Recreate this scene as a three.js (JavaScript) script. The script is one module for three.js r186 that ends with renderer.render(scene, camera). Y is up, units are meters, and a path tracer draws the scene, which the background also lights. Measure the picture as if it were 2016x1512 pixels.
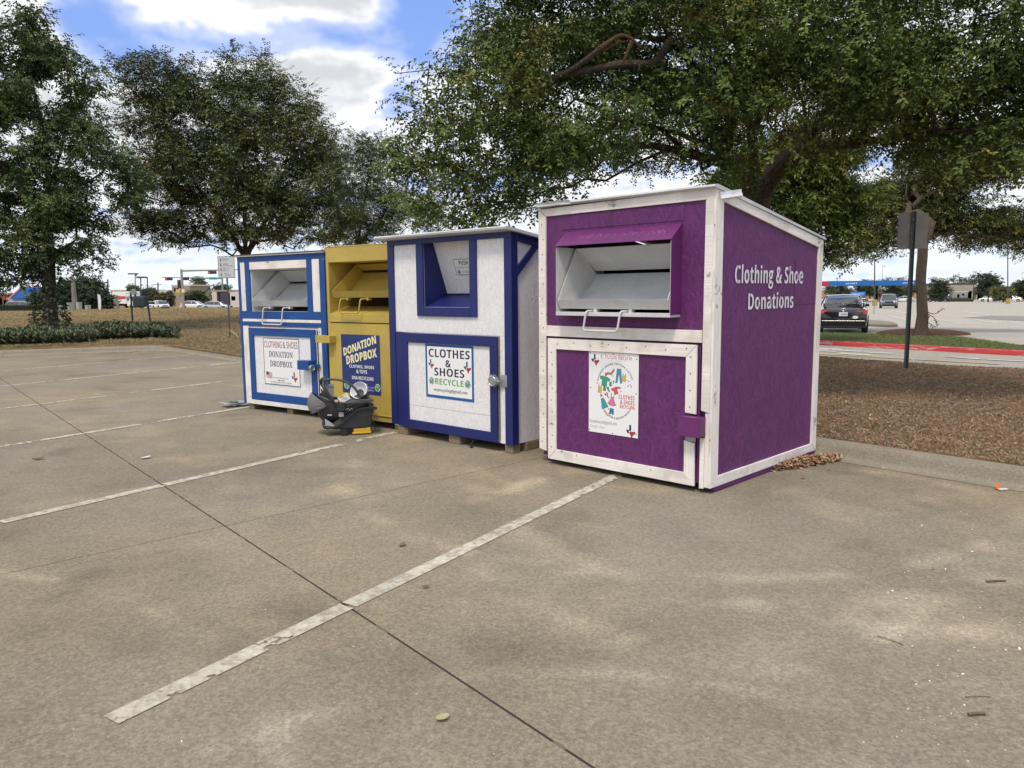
import * as THREE from 'three';
import { mergeGeometries, toCreasedNormals } from 'three/addons/utils/BufferGeometryUtils.js';
import { RoundedBoxGeometry } from 'three/addons/geometries/RoundedBoxGeometry.js';
import { ImprovedNoise } from 'three/addons/math/ImprovedNoise.js';

// ------------------------------------------------------------------ camera
const scene = new THREE.Scene();
const FOCAL = 1514, EYE = 1.45, HORIZON = 575, ROLL = THREE.MathUtils.degToRad(0.5);
const PITCH = Math.atan((756 - HORIZON) / FOCAL);
const camera = new THREE.PerspectiveCamera(THREE.MathUtils.radToDeg(2 * Math.atan(756 / FOCAL)), 2016 / 1512, 0.05, 4000);
camera.position.set(0, EYE, 0);
camera.rotation.order = 'YXZ';
camera.rotation.set(-PITCH, 0, -ROLL);
camera.updateMatrixWorld(true);

const renderer = new THREE.WebGLRenderer({ antialias: true });
renderer.setSize(1024, 768);
renderer.toneMapping = THREE.LinearToneMapping;
renderer.toneMappingExposure = 1.27;
renderer.shadowMap.enabled = true;

// ------------------------------------------------------------------ sky: broken cloud with blue gaps
const perlin = new ImprovedNoise();
function fbm3(x, y, z, oct, gain = 0.5) {
  let a = 1, s = 0, n = 0;
  for (let o = 0; o < oct; o++) { s += a * perlin.noise(x, y, z); n += a; a *= gain; x = x * 2.03 + 17.1; y = y * 2.03 + 5.7; z = z * 2.03 + 9.2; }
  return s / n;
}
const smooth = (a, b, x) => { const t = Math.min(1, Math.max(0, (x - a) / (b - a))); return t * t * (3 - 2 * t); };
const lerp = (a, b, t) => a + (b - a) * t;
function makeSky() {
  const W = 2048, Hh = 1024, data = new Float32Array(W * Hh * 4);
  const sunAz = -162 * Math.PI / 180;
  for (let j = 0; j < Hh; j++) {
    const el = ((j + 0.5) / Hh - 0.5) * Math.PI, sy = Math.sin(el), cy = Math.cos(el);
    for (let i = 0; i < W; i++) {
      const k = (j * W + i) * 4;
      const ph = ((i + 0.5) / W - 0.5) * 2 * Math.PI, dx = Math.cos(ph) * cy, dz = Math.sin(ph) * cy;
      if (sy < -0.02) { data[k] = 0.30; data[k + 1] = 0.28; data[k + 2] = 0.25; data[k + 3] = 1; continue; }
      const e = Math.max(sy, 0), az = Math.atan2(dx, -dz);
      // clear air
      const zen = Math.pow(e, 0.45);
      let r = lerp(0.46, 0.045, zen), g = lerp(0.62, 0.165, zen), b = lerp(0.84, 0.68, zen);
      // cloud deck seen in perspective
      const q = 1 / (e + 0.085), px = dx * q, pz = dz * q;
      const warp = fbm3(px * 0.5 + 3, pz * 0.5 - 8, 2.2, 3) * 0.9;
      let n = fbm3(px * 0.62 + warp + 1.5, pz * 0.62 - 3.1, 0.7, 7, 0.6);
      const billow = fbm3(px * 2.3 + warp, pz * 2.3, 4.4, 7, 0.74);
      let d = n + 0.70 * billow + 0.15;
      // gaps of blue as the photograph has them
      const gap = (a0, e0, sa, se, s) => { const A = (az * 57.3 - a0) / sa, E = (el * 57.3 - e0) / se; return s * Math.exp(-A * A - E * E); };
      d -= gap(-27.4, 17.0, 2.0, 2.2, 0.52) + gap(-24.6, 14.6, 2.6, 1.0, 0.46) + gap(-19, 15.9, 4.2, 0.9, 0.42) + gap(-12, 17.4, 3.4, 0.9, 0.46) + gap(-6.0, 18.8, 2.8, 3.4, 0.70) + gap(-10.5, 11.2, 2.0, 1.4, 0.30) + gap(-22, 3.4, 3.0, 0.8, 0.40) + gap(-8, 13.5, 1.6, 1.6, 0.3);
      d += gap(-19.0, 19.4, 6.5, 2.3, 0.50) + gap(-11.8, 20.4, 3.2, 1.9, 0.62) + gap(-29.5, 20.8, 2.2, 1.6, 0.3) + gap(-14.2, 13.2, 4.4, 2.0, 0.62) + gap(-31.5, 17.6, 2.4, 3.4, 0.42) + gap(-25, 11.5, 5, 2, 0.4);
      const low = smooth(0.22, 0.03, e);
      const cover = smooth(-0.02, 0.22, d + low * 0.22);
      const veil = 0.42 * smooth(-0.35, 0.15, d + 0.25 * billow);
      const thick = smooth(0.10, 0.60, d + 0.30 * billow);
      // sun-side rims bright, undersides grey-blue
      const under = lerp(thick * 0.75 * smooth(-0.35, 0.25, billow + 0.05), 0.35 + 0.45 * smooth(-0.1, 0.35, n + billow * 0.5), low * 0.8);
      const lum = lerp(0.90, 0.50, under);
      const cr = lum * lerp(1.0, 0.90, under), cg = lum * lerp(1.0, 0.955, under), cb = lum * lerp(1.01, 1.02, under);
      const cv = Math.max(cover, veil); r = lerp(r, cr, cv); g = lerp(g, cg, cv); b = lerp(b, cb, cv);
      const haze = smooth(0.10, 0.0, e) * 0.45;
      r = lerp(r, 0.80, haze); g = lerp(g, 0.88, haze); b = lerp(b, 0.97, haze);
      // the veiled sun brightens the cloud round it
      const c = dx * Math.cos(1.02) * Math.sin(sunAz) + sy * Math.sin(1.02) - dz * Math.cos(1.02) * Math.cos(sunAz);
      const glow = 1 + 0.7 * Math.pow(Math.max(0, c), 6);
      data[k] = r * glow; data[k + 1] = g * glow; data[k + 2] = b * glow; data[k + 3] = 1;
    }
  }
  const t = new THREE.DataTexture(data, W, Hh, THREE.RGBAFormat, THREE.FloatType);
  t.mapping = THREE.EquirectangularReflectionMapping; t.magFilter = THREE.LinearFilter; t.minFilter = THREE.LinearFilter; t.needsUpdate = true;
  return t;
}
const sky = makeSky();
scene.background = sky; scene.environment = sky;
const sun = new THREE.DirectionalLight(0xfff1de, 1.8);
{
  const az = -162 * Math.PI / 180, el = 1.02;
  sun.position.set(Math.cos(el) * Math.sin(az) * 60, Math.sin(el) * 60, -Math.cos(el) * Math.cos(az) * 60);
  sun.target.position.set(0, 0, -8); sun.position.z -= 8;
  sun.castShadow = true; sun.shadow.radius = 20; sun.shadow.mapSize.set(2048, 2048);
  const s = sun.shadow.camera; s.left = -40; s.right = 40; s.top = 40; s.bottom = -40; s.near = 1; s.far = 160;
  scene.add(sun, sun.target);
}

// ------------------------------------------------------------------ helpers
function rng(seed) { let a = seed >>> 0; return () => { a |= 0; a = a + 0x6D2B79F5 | 0; let t = Math.imul(a ^ a >>> 15, 1 | a); t = t + Math.imul(t ^ t >>> 7, 61 | t) ^ t; return ((t ^ t >>> 14) >>> 0) / 4294967296; }; }
const rand = rng(20417);
const R = (a, b, r = rand) => a + (b - a) * r();
const V = (x, y, z) => new THREE.Vector3(x, y, z);
const col = (r, g, b) => new THREE.Color().setRGB(r, g, b);
const taken = new Map();
function numbered(name) { const n = taken.get(name) || 0; taken.set(name, n + 1); return n ? `${name}_${String(n).padStart(3, '0')}` : name; }
function tag(o, label, category, group) { o.userData.label = label; o.userData.category = category; if (group) o.userData.group = group; return o; }
function thing(name, label, category, [x, y, z] = [0, 0, 0], turn = 0, group) {
  const o = new THREE.Group(); o.name = numbered(name); o.position.set(x, y, z); o.rotation.y = turn; scene.add(o);
  return tag(o, label, category, group);
}
function mesh(name, g, m, parent) { const o = new THREE.Mesh(g, m); o.castShadow = o.receiveShadow = true; if (parent) { o.name = name; parent.add(o); } else { o.name = numbered(name); scene.add(o); } return o; }
function struct(name, g, m) { const o = mesh(name, g, m); o.userData.kind = 'structure'; return o; }
// metre uv by the dominant axis of each face; `along` puts u on that axis
function metreUV(g, along, off = 0) {
  const n = g.index ? g.toNonIndexed() : g; const p = n.attributes.position, N = p.count, uv = new Float32Array(N * 2);
  if (!n.attributes.normal) n.computeVertexNormals();
  const A = V(), B = V(), C = V(), e1 = V(), e2 = V();
  for (let i = 0; i < N; i += 3) {
    A.fromBufferAttribute(p, i); B.fromBufferAttribute(p, i + 1); C.fromBufferAttribute(p, i + 2);
    e1.subVectors(B, A).cross(e2.subVectors(C, A));
    const ax = Math.abs(e1.x), ay = Math.abs(e1.y), az = Math.abs(e1.z);
    for (let k = 0; k < 3; k++) {
      const q = [A, B, C][k]; let u, v;
      if (az >= ax && az >= ay) { u = q.x; v = q.y; if (along === 'y') { u = q.y; v = q.x; } }
      else if (ax >= ay) { u = q.z; v = q.y; if (along === 'y') { u = q.y; v = q.z; } }
      else { u = q.x; v = q.z; if (along === 'z') { u = q.z; v = q.x; } }
      uv[(i + k) * 2] = u + off; uv[(i + k) * 2 + 1] = v + off * 1.7;
    }
  }
  n.setAttribute('uv', new THREE.BufferAttribute(uv, 2)); return n;
}
function boxG(w, h, d, x = 0, y = 0, z = 0, bev = 0.003, off = R(0, 3)) {
  const b = Math.min(bev, w * 0.4, h * 0.4, d * 0.4);
  const g = b > 0 ? new RoundedBoxGeometry(w, h, d, 1, b) : new THREE.BoxGeometry(w, h, d);
  g.translate(x, y, z);
  return metreUV(g, w >= h && w >= d ? 'x' : h >= d ? 'y' : 'z', off);
}
// box given by its extents
const box2 = (x0, x1, y0, y1, z0, z1, bev) => boxG(Math.abs(x1 - x0), Math.abs(y1 - y0), Math.abs(z1 - z0), (x0 + x1) / 2, (y0 + y1) / 2, (z0 + z1) / 2, bev);
function prismG(pts, depth, bev = 0) { // outline in xy, thickness along -z from 0
  const s = new THREE.Shape(pts.map(p => new THREE.Vector2(p[0], p[1])));
  const g = new THREE.ExtrudeGeometry(s, { depth: depth - 2 * bev, bevelEnabled: bev > 0, bevelSize: bev, bevelThickness: bev, bevelOffset: -bev, bevelSegments: 1, steps: 1 });
  g.translate(0, 0, -depth + bev); return metreUV(g, null, R(0, 2));
}
function merge(list) {
  const l = list.map(g => { let q = g.index ? g.toNonIndexed() : g; for (const k of Object.keys(q.attributes)) if (!['position', 'normal', 'uv'].includes(k)) q.deleteAttribute(k); if (!q.attributes.uv) q.setAttribute('uv', new THREE.BufferAttribute(new Float32Array(q.attributes.position.count * 2), 2)); return q; });
  return mergeGeometries(l, false);
}
function cylG(r0, r1, a, b, seg = 10) { // cylinder between two points
  const d = V().subVectors(b, a), L = d.length(), g = new THREE.CylinderGeometry(r1, r0, L, seg, 1);
  g.translate(0, L / 2, 0); g.applyQuaternion(new THREE.Quaternion().setFromUnitVectors(V(0, 1, 0), d.normalize())); g.translate(a.x, a.y, a.z); return g;
}
function tubeG(pts, r, seg = 24, rs = 8, closed = false, tension = 0.5) {
  return new THREE.TubeGeometry(new THREE.CatmullRomCurve3(pts, closed, 'catmullrom', tension), seg, r, rs, closed);
}
function rodG(pts, r, rs = 8) { // straight runs with small rounded corners
  const path = new THREE.CurvePath();
  let prev = pts[0];
  for (let i = 1; i < pts.length; i++) {
    if (i < pts.length - 1) {
      const din = V().subVectors(pts[i], pts[i - 1]), dout = V().subVectors(pts[i + 1], pts[i]), c = Math.min(r * 3.2, din.length() * 0.4, dout.length() * 0.4);
      const a = pts[i].clone().addScaledVector(din.normalize(), -c), b = pts[i].clone().addScaledVector(dout.normalize(), c);
      path.add(new THREE.LineCurve3(prev, a)); path.add(new THREE.QuadraticBezierCurve3(a, pts[i], b)); prev = b;
    } else path.add(new THREE.LineCurve3(prev, pts[i]));
  }
  return new THREE.TubeGeometry(path, pts.length * 14, r, rs, false);
}
function sheetG(w, h) { return new THREE.PlaneGeometry(w, h); }

// pixel of the photograph -> direction; the distance always comes from the ground or a stated metre value
function dirOf(px, py) {
  return V((px - 1008) / FOCAL, -(py - 756) / FOCAL, -1).applyQuaternion(camera.quaternion);
}
function atDepth(px, py, depth) { const d = dirOf(px, py); return d.multiplyScalar(depth / -d.z).add(camera.position); }

// ------------------------------------------------------------------ textures
function tileNoise(seed, period) { // tileable value noise on a lattice of `period`
  const r = rng(seed), g = new Float32Array(period * period); for (let i = 0; i < g.length; i++) g[i] = r();
  return (u, v) => {
    const x = u * period, y = v * period, x0 = Math.floor(x), y0 = Math.floor(y), fx = x - x0, fy = y - y0;
    const sx = fx * fx * (3 - 2 * fx), sy = fy * fy * (3 - 2 * fy), a = ((x0 % period) + period) % period, b = ((y0 % period) + period) % period, a1 = (a + 1) % period, b1 = (b + 1) % period;
    const t = g[b * period + a] * (1 - sx) + g[b * period + a1] * sx, w = g[b1 * period + a] * (1 - sx) + g[b1 * period + a1] * sx;
    return t * (1 - sy) + w * sy;
  };
}
function tileFbm(seed, base, oct, gain = 0.55) {
  const L = []; for (let o = 0; o < oct; o++) L.push(tileNoise(seed + o * 31, base << o));
  return (u, v) => { let a = 1, s = 0, n = 0; for (const f of L) { s += a * f(u, v); n += a; a *= gain; } return s / n; };
}
const c8 = (x) => Math.max(0, Math.min(255, Math.round(x)));
function dataTex(W, Hh, fn, srgb = true) {
  const d = new Uint8Array(W * Hh * 4);
  for (let j = 0; j < Hh; j++) for (let i = 0; i < W; i++) { const c = fn((i + 0.5) / W, (j + 0.5) / Hh, i, j), k = (j * W + i) * 4; d[k] = c8(c[0]); d[k + 1] = c8(c[1]); d[k + 2] = c8(c[2]); d[k + 3] = c[3] === undefined ? 255 : c8(c[3]); }
  const t = new THREE.DataTexture(d, W, Hh); t.wrapS = t.wrapT = THREE.RepeatWrapping; t.magFilter = THREE.LinearFilter; t.minFilter = THREE.LinearMipmapLinearFilter; t.generateMipmaps = true; t.anisotropy = 8;
  if (srgb) t.colorSpace = THREE.SRGBColorSpace; t.needsUpdate = true; return t;
}
function canvasTex(W, Hh, draw, srgb = true) {
  const c = document.createElement('canvas'); c.width = W; c.height = Hh; draw(c.getContext('2d'), W, Hh);
  const t = new THREE.CanvasTexture(c); t.wrapS = t.wrapT = THREE.RepeatWrapping; t.anisotropy = 8; if (srgb) t.colorSpace = THREE.SRGBColorSpace; return t;
}
function rep(t, u, v = u, ox = 0, oy = 0) { const c = t.clone(); c.repeat.set(u, v); c.offset.set(ox, oy); c.needsUpdate = true; return c; }

const TEX = {};
{ // concrete: sand grain, pits, pale aggregate flecks, brushed streaks (one tile = 3 m)
  const a = tileFbm(11, 5, 6, 0.62), b = tileFbm(23, 256, 3, 0.85), st = tileNoise(5, 256), S = 2048;
  const r = rng(77), fleck = new Float32Array(S * S);
  const dot = (x, y, rad, v) => { for (let j = -2; j <= 2; j++) for (let i = -2; i <= 2; i++) if (i * i + j * j <= rad * rad) fleck[((y + j + S) % S) * S + (x + i + S) % S] += v; };
  for (let k = 0; k < 42000; k++) dot(Math.floor(r() * S), Math.floor(r() * S), r() < 0.85 ? 0.5 : 1.2, (r() < 0.58 ? -1 : 1.0) * (12 + r() * 34));
  for (let k = 0; k < 1500; k++) dot(Math.floor(r() * S), Math.floor(r() * S), 1.2 + r() * 1.0, 26 + r() * 42);
  TEX.concrete = dataTex(S, S, (u, v, i, j) => {
    const n = (a(u, v) - 0.5) * 40 + (b(u, v) - 0.5) * 96 + (st(u * 1, v) - 0.5) * 10 + fleck[j * S + i];
    return [206 + n, 204 + n, 198 + n * 0.96];
  });
  const B = 1024, b2 = tileFbm(29, 96, 4, 0.8);
  TEX.concreteBump = dataTex(B, B, (u, v) => { const n = b2(u, v) * 190 + 30; return [n, n, n]; }, false);
}
{ // oriented strand board: flakes pressed flat (one tile = 1.2 m)
  const draw = (lo, hi, edge) => (x, W, Hh) => {
    const r = rng(404); x.fillStyle = `rgb(${lo + 20},${lo + 20},${lo + 20})`; x.fillRect(0, 0, W, Hh);
    for (let k = 0; k < 5200; k++) {
      const px = r() * W, py = r() * Hh, L = 26 + r() * 74, w = 6 + r() * 17, an = (r() < 0.7 ? Math.PI / 2 + (r() - 0.5) * 1.3 : r() * 3.14), g = lo + r() * (hi - lo);
      for (const ox of [-W, 0, W]) for (const oy of [-Hh, 0, Hh]) {
        if (px + ox < -110 || px + ox > W + 110 || py + oy < -110 || py + oy > Hh + 110) continue;
        x.save(); x.translate(px + ox, py + oy); x.rotate(an);
        x.fillStyle = `rgba(${g},${g},${g},0.85)`; x.beginPath(); x.moveTo(-L / 2, -w / 2 + r() * 2); x.lineTo(L / 2, -w / 2); x.lineTo(L / 2 + 4, w / 2); x.lineTo(-L / 2 - 3, w / 2); x.fill();
        if (r() < 0.5) { x.strokeStyle = `rgba(${edge},${edge},${edge},0.55)`; x.lineWidth = 1.2; x.beginPath(); x.moveTo(-L / 2, w / 2); x.lineTo(L / 2, w / 2); x.stroke(); }
        x.restore();
      }
    }
  };
  TEX.osbBump = canvasTex(1024, 1024, draw(120, 210, 40), false);
  TEX.osbWhite = canvasTex(1024, 1024, (x, W, Hh) => {
    draw(232, 246, 212)(x, W, Hh);
    const r = rng(91); for (let k = 0; k < 900; k++) { const g = 118 + r() * 80; x.strokeStyle = `rgba(${g},${g - 4},${g - 10},${0.22 + r() * 0.45})`; x.lineWidth = 0.8 + r() * 1.8; const px = r() * W, py = r() * Hh, L = 5 + r() * 30, an = Math.PI / 2 + (r() - 0.5) * 2; x.beginPath(); x.moveTo(px, py); x.lineTo(px + Math.cos(an) * L, py + Math.sin(an) * L); x.stroke(); }
  });
  TEX.osbPaint = canvasTex(1024, 1024, (x, W, Hh) => {
    draw(196, 250, 160)(x, W, Hh);
    const r = rng(92); for (let k = 0; k < 1300; k++) { const g = r() < 0.75 ? 105 : 255; x.strokeStyle = `rgba(${g},${g},${g},${0.2 + r() * 0.35})`; x.lineWidth = 0.8 + r() * 1.6; const px = r() * W, py = r() * Hh, L = 6 + r() * 34, an = Math.PI / 2 + (r() - 0.5) * 2; x.beginPath(); x.moveTo(px, py); x.lineTo(px + Math.cos(an) * L, py + Math.sin(an) * L); x.stroke(); }
  });
}
{ // painted boards, grain along u: scuffs, grey dirt in the grain, bare chips (one tile = 1.5 m)
  const lo = tileFbm(61, 4, 5, 0.6), gr = tileNoise(62, 256), gr2 = tileNoise(63, 128), chip = tileFbm(64, 16, 4, 0.6), blot = tileFbm(65, 8, 4, 0.55);
  const grain = (u, v) => gr((u * 0.04) % 1, v) * 0.6 + gr2((u * 0.08) % 1, v) * 0.4;
  TEX.boardWhite = dataTex(1024, 1024, (u, v) => {
    const g = grain(u, v), d = smooth(0.52, 0.72, blot(u, v)), c = smooth(0.765, 0.83, chip(u, v) + (g - 0.5) * 0.22), n = (lo(u, v) - 0.5) * 22 + (g - 0.5) * 22 - d * 20 * (0.4 + g) - c * 60;
    return [236 + n, 231 + n * 1.02, 223 + n * 1.08];
  });
  TEX.boardBlue = dataTex(1024, 1024, (u, v) => {
    const g = grain(u, v), c = smooth(0.715, 0.75, chip(u, v) + (g - 0.5) * 0.12), n = (lo(u, v) - 0.5) * 34 + (g - 0.5) * 30;
    return [212 + n + c * 30, 212 + n + c * 30, 218 + n + c * 20];
  });
  TEX.boardBump = dataTex(512, 512, (u, v) => { const n = 90 + grain(u, v) * 120 + (chip(u, v) - 0.5) * 60; return [n, n, n]; }, false);
}
{ // sheet steel paint: faint orange peel, dull patches, rubbed marks
  const a = tileFbm(81, 4, 6, 0.6), b = tileFbm(82, 64, 3, 0.7), r = rng(3);
  TEX.paint = dataTex(512, 512, (u, v) => { const n = (a(u, v) - 0.5) * 46 + (b(u, v) - 0.5) * 16; return [226 + n, 226 + n, 224 + n]; });
}
{ // bark: long plates with dark furrows
  const f = tileNoise(101, 32), g = tileFbm(102, 16, 4, 0.6), h = tileFbm(103, 32, 3, 0.7);
  const ridge = (u, v) => { const w = g(u, v) * 0.12; const s = Math.abs(((u * 14 + w * 26 + f(u, (v * 0.25) % 1) * 1.6) % 1) - 0.5) * 2; return s; };
  TEX.bark = dataTex(512, 512, (u, v) => { const n = ridge(u, v) * 70 + (h(u, v) - 0.5) * 90; return [118 + n, 108 + n * 0.96, 96 + n * 0.9]; });
  TEX.barkBump = dataTex(512, 512, (u, v) => { const n = 40 + ridge(u, v) * 130 + h(u, v) * 60; return [n, n, n]; }, false);
}
{ // dry turf
  const a = tileFbm(111, 8, 6, 0.75), b = tileFbm(112, 6, 5, 0.6), c = tileFbm(113, 128, 3, 0.8);
  TEX.turf = dataTex(1024, 1024, (u, v) => { const n = (a(u, v) - 0.5) * 110 + (c(u, v) - 0.5) * 120, t = smooth(0.4, 0.65, b(u, v)); return [lerp(196, 170, t) + n, lerp(176, 168, t) + n * 0.95, lerp(146, 126, t) + n * 0.8]; });
  TEX.turfBump = dataTex(512, 512, (u, v) => { const n = c(u, v) * 200 + 20; return [n, n, n]; }, false);
}

// ------------------------------------------------------------------ materials
const std = (o) => new THREE.MeshStandardMaterial({ roughness: 0.8, ...o });
const phys = (o) => new THREE.MeshPhysicalMaterial({ roughness: 0.5, ...o });
const M = {};
M.concrete = std({ color: 0xffffff, vertexColors: true, map: rep(TEX.concrete, 1 / 3), bumpMap: rep(TEX.concreteBump, 1 / 1.4), bumpScale: 0.003, roughness: 0.92 });
M.kerb = std({ color: col(0.40, 0.36, 0.285), map: rep(TEX.concrete, 1 / 1.7), bumpMap: rep(TEX.concreteBump, 1 / 1.1), bumpScale: 0.004, roughness: 0.95 });
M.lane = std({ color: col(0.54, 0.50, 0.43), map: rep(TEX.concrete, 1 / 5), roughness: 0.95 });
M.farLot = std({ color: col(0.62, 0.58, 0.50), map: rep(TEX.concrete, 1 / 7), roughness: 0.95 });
M.jointDirt = std({ color: col(0.035, 0.030, 0.024), roughness: 1 });
M.jointSand = std({ color: col(0.22, 0.195, 0.15), map: rep(TEX.concrete, 1), roughness: 1 });
M.turf = std({ color: 0xffffff, vertexColors: true, map: rep(TEX.turf, 1 / 2.3), bumpMap: rep(TEX.turfBump, 1 / 0.9), bumpScale: 0.03, roughness: 1 });
const PURPLE = col(0.150, 0.024, 0.152), BLUE2 = col(0.011, 0.022, 0.165), BLUE1 = col(0.005, 0.088, 0.345), YELLOW = col(0.60, 0.445, 0.092);
const osb = (t) => ({ map: rep(t, 1 / 1.2), bumpMap: rep(TEX.osbBump, 1 / 1.2), bumpScale: 0.0045 });
M.purpleOsb = std({ color: PURPLE, ...osb(TEX.osbPaint), roughness: 0.62 });
M.purpleWood = std({ color: PURPLE, map: rep(TEX.boardBlue, 1 / 1.5), bumpMap: rep(TEX.boardBump, 1 / 1.5), bumpScale: 0.002, roughness: 0.6 });
M.purpleSteel = phys({ color: col(0.170, 0.028, 0.165), map: rep(TEX.paint, 1 / 0.9), roughness: 0.42 });
M.whiteOsb = std({ color: col(0.88, 0.87, 0.855), ...osb(TEX.osbWhite), roughness: 0.75 });
M.whiteWood = std({ color: col(0.95, 0.94, 0.92), map: rep(TEX.boardWhite, 1 / 1.5), bumpMap: rep(TEX.boardBump, 1 / 1.5), bumpScale: 0.003, roughness: 0.72 });
M.blueWood2 = std({ color: BLUE2, map: rep(TEX.boardBlue, 1 / 1.5), bumpMap: rep(TEX.boardBump, 1 / 1.5), bumpScale: 0.002, roughness: 0.5 });
M.blueWood1 = std({ color: BLUE1, map: rep(TEX.boardBlue, 1 / 1.5), bumpMap: rep(TEX.boardBump, 1 / 1.5), bumpScale: 0.002, roughness: 0.55 });
M.blueSteel1 = phys({ color: BLUE1, map: rep(TEX.paint, 1 / 0.7), roughness: 0.45 });
M.whiteSteel = phys({ color: col(0.76, 0.77, 0.77), map: rep(TEX.paint, 1 / 0.9), roughness: 0.45 });
M.yellowSteel = phys({ color: YELLOW, map: rep(TEX.paint, 1 / 1.3), roughness: 0.5 });
M.bareWood = std({ color: col(0.25, 0.205, 0.15), map: rep(TEX.boardWhite, 1 / 1.0), bumpMap: rep(TEX.boardBump, 1), bumpScale: 0.003, roughness: 0.9 });
M.membrane = phys({ color: col(0.74, 0.75, 0.75), map: rep(TEX.paint, 1 / 0.6), roughness: 0.55 });
M.shingle = std({ color: col(0.13, 0.13, 0.12), map: rep(TEX.concrete, 1 / 0.5), roughness: 1 });
M.steel = phys({ color: col(0.62, 0.63, 0.64), metalness: 1, roughness: 0.32 });
M.galv = phys({ color: col(0.50, 0.51, 0.51), metalness: 0.7, roughness: 0.5, map: rep(TEX.paint, 2) });
M.screw = std({ color: col(0.05, 0.045, 0.04), roughness: 0.6 });
M.blackPlastic = phys({ color: col(0.018, 0.019, 0.021), roughness: 0.5 });
M.rubber = std({ color: col(0.015, 0.015, 0.015), roughness: 0.85 });
M.greenPost = std({ color: col(0.070, 0.082, 0.080), roughness: 0.7, metalness: 0.2 });
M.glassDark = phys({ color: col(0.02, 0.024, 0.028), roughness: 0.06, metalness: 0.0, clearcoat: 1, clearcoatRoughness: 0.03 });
M.bark = std({ color: col(0.26, 0.22, 0.185), map: TEX.bark, bumpMap: TEX.barkBump, bumpScale: 0.02, roughness: 1 });

// ------------------------------------------------------------------ ground heights
const azOf = (x, z) => Math.atan2(x, -z);
const hRight = (D) => -0.0088 * Math.max(0, Math.min(D, 230) - 6);
const hLeft = (D) => D < 110 ? lerp(lerp(0, 0.50, smooth(15, 44, D)), -1.05, smooth(48, 112, D)) : -1.05;
function base(x, z) { const D = Math.hypot(x, z), t = smooth(-0.10, 0.10, azOf(x, z)); return lerp(hLeft(D), hRight(D), t); }
function onGround(px, py, up = 0) { // where the ray through a pixel meets the ground (or a level `up` above it)
  const d = dirOf(px, py), q = camera.position; let h = up, t = 0;
  for (let i = 0; i < 60; i++) { t = (h - q.y) / d.y; const n = base(q.x + d.x * t, q.z + d.z * t) + up; if (Math.abs(n - h) < 1e-4) break; h = lerp(h, n, 0.6); }
  return V(q.x + d.x * t, h, q.z + d.z * t);
}
// a spot on the ground at a stated distance in the direction of a photo column
function groundAt(px, depth) { const d = dirOf(px, 600); const x = d.x * depth / -d.z, z = -depth; return V(x, base(x, z), z); }

// ------------------------------------------------------------------ parking lot: cast slabs with open joints
const LOT_O = V(-1.82, 0, -4.72), LOT_A = V(0.634, 0, 0.774), LOT_B = V(0.774, 0, -0.634), SHEAR = -0.065;
const lotXZ = (a, b) => V(LOT_O.x + LOT_A.x * (a + SHEAR * b) + LOT_B.x * b, 0, LOT_O.z + LOT_A.z * (a + SHEAR * b) + LOT_B.z * b);
function concreteTone(x, z, out) {
  const big = fbm3(x * 0.34 + 7, z * 0.34, 1.3, 4, 0.6), mid = fbm3(x * 1.3, z * 1.3 + 4, 6.1, 4, 0.65), fine = fbm3(x * 6, z * 6, 2.2, 3, 0.7);
  const dirt = smooth(0.02, 0.42, fbm3(x * 0.75 - 3, z * 0.75 + 9, 8.8, 5, 0.6)), pale = smooth(0.12, 0.5, fbm3(x * 1.1 + 20, z * 1.1 - 2, 3.3, 5, 0.6));
  const sx = x * 0.55 + z * 0.83, sz = z * 0.55 - x * 0.83, scuff = smooth(0.22, 0.5, fbm3(sx * 0.9, sz * 5.5, 3.7, 4, 0.6)) * smooth(-0.1, 0.3, fbm3(x * 0.6, z * 0.6, 21, 2));
  const oil = smooth(0.34, 0.46, fbm3(x * 1.7 + 60, z * 1.7, 12.5, 3, 0.5));
  const l = 1.03 + big * 0.32 + mid * 0.16 + fine * 0.06 - dirt * 0.26 + pale * 0.32 - oil * 0.18 + scuff * 0.28;
  const warm = fbm3(x * 0.5 + 40, z * 0.5, 5.5, 3) * 0.30 + pale * 0.10;
  // pale rubbed tyre marks that curve through the bay
  let mark = 0;
  for (const [cx, cz, rr, w] of [[1.2, -6.3, 2.55, 0.07], [1.0, -6.2, 3.2, 0.06], [3.6, -1.2, 2.75, 0.06], [-3.4, -1.1, 2.9, 0.05], [1.4, -4.9, 1.5, 0.10], [1.6, -4.6, 1.9, 0.08], [2.6, -5.9, 2.9, 0.09], [0.2, -1.2, 1.6, 0.05]]) { const dd = Math.abs(Math.hypot(x - cx, z - cz) - rr) / w; mark += Math.exp(-dd * dd) * smooth(-0.15, 0.30, fbm3(x * 2, z * 2, 9.9, 3)); }
  const k = l + mark * 0.40;
  out[0] = 0.338 * k * (1 + warm * 0.5); out[1] = 0.294 * k * (1 + warm * 0.25); out[2] = 0.215 * k * (1 - warm * 0.5);
}
const lot = new THREE.Group(); lot.name = 'parking_lot'; lot.userData.kind = 'structure'; scene.add(lot);
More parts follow.
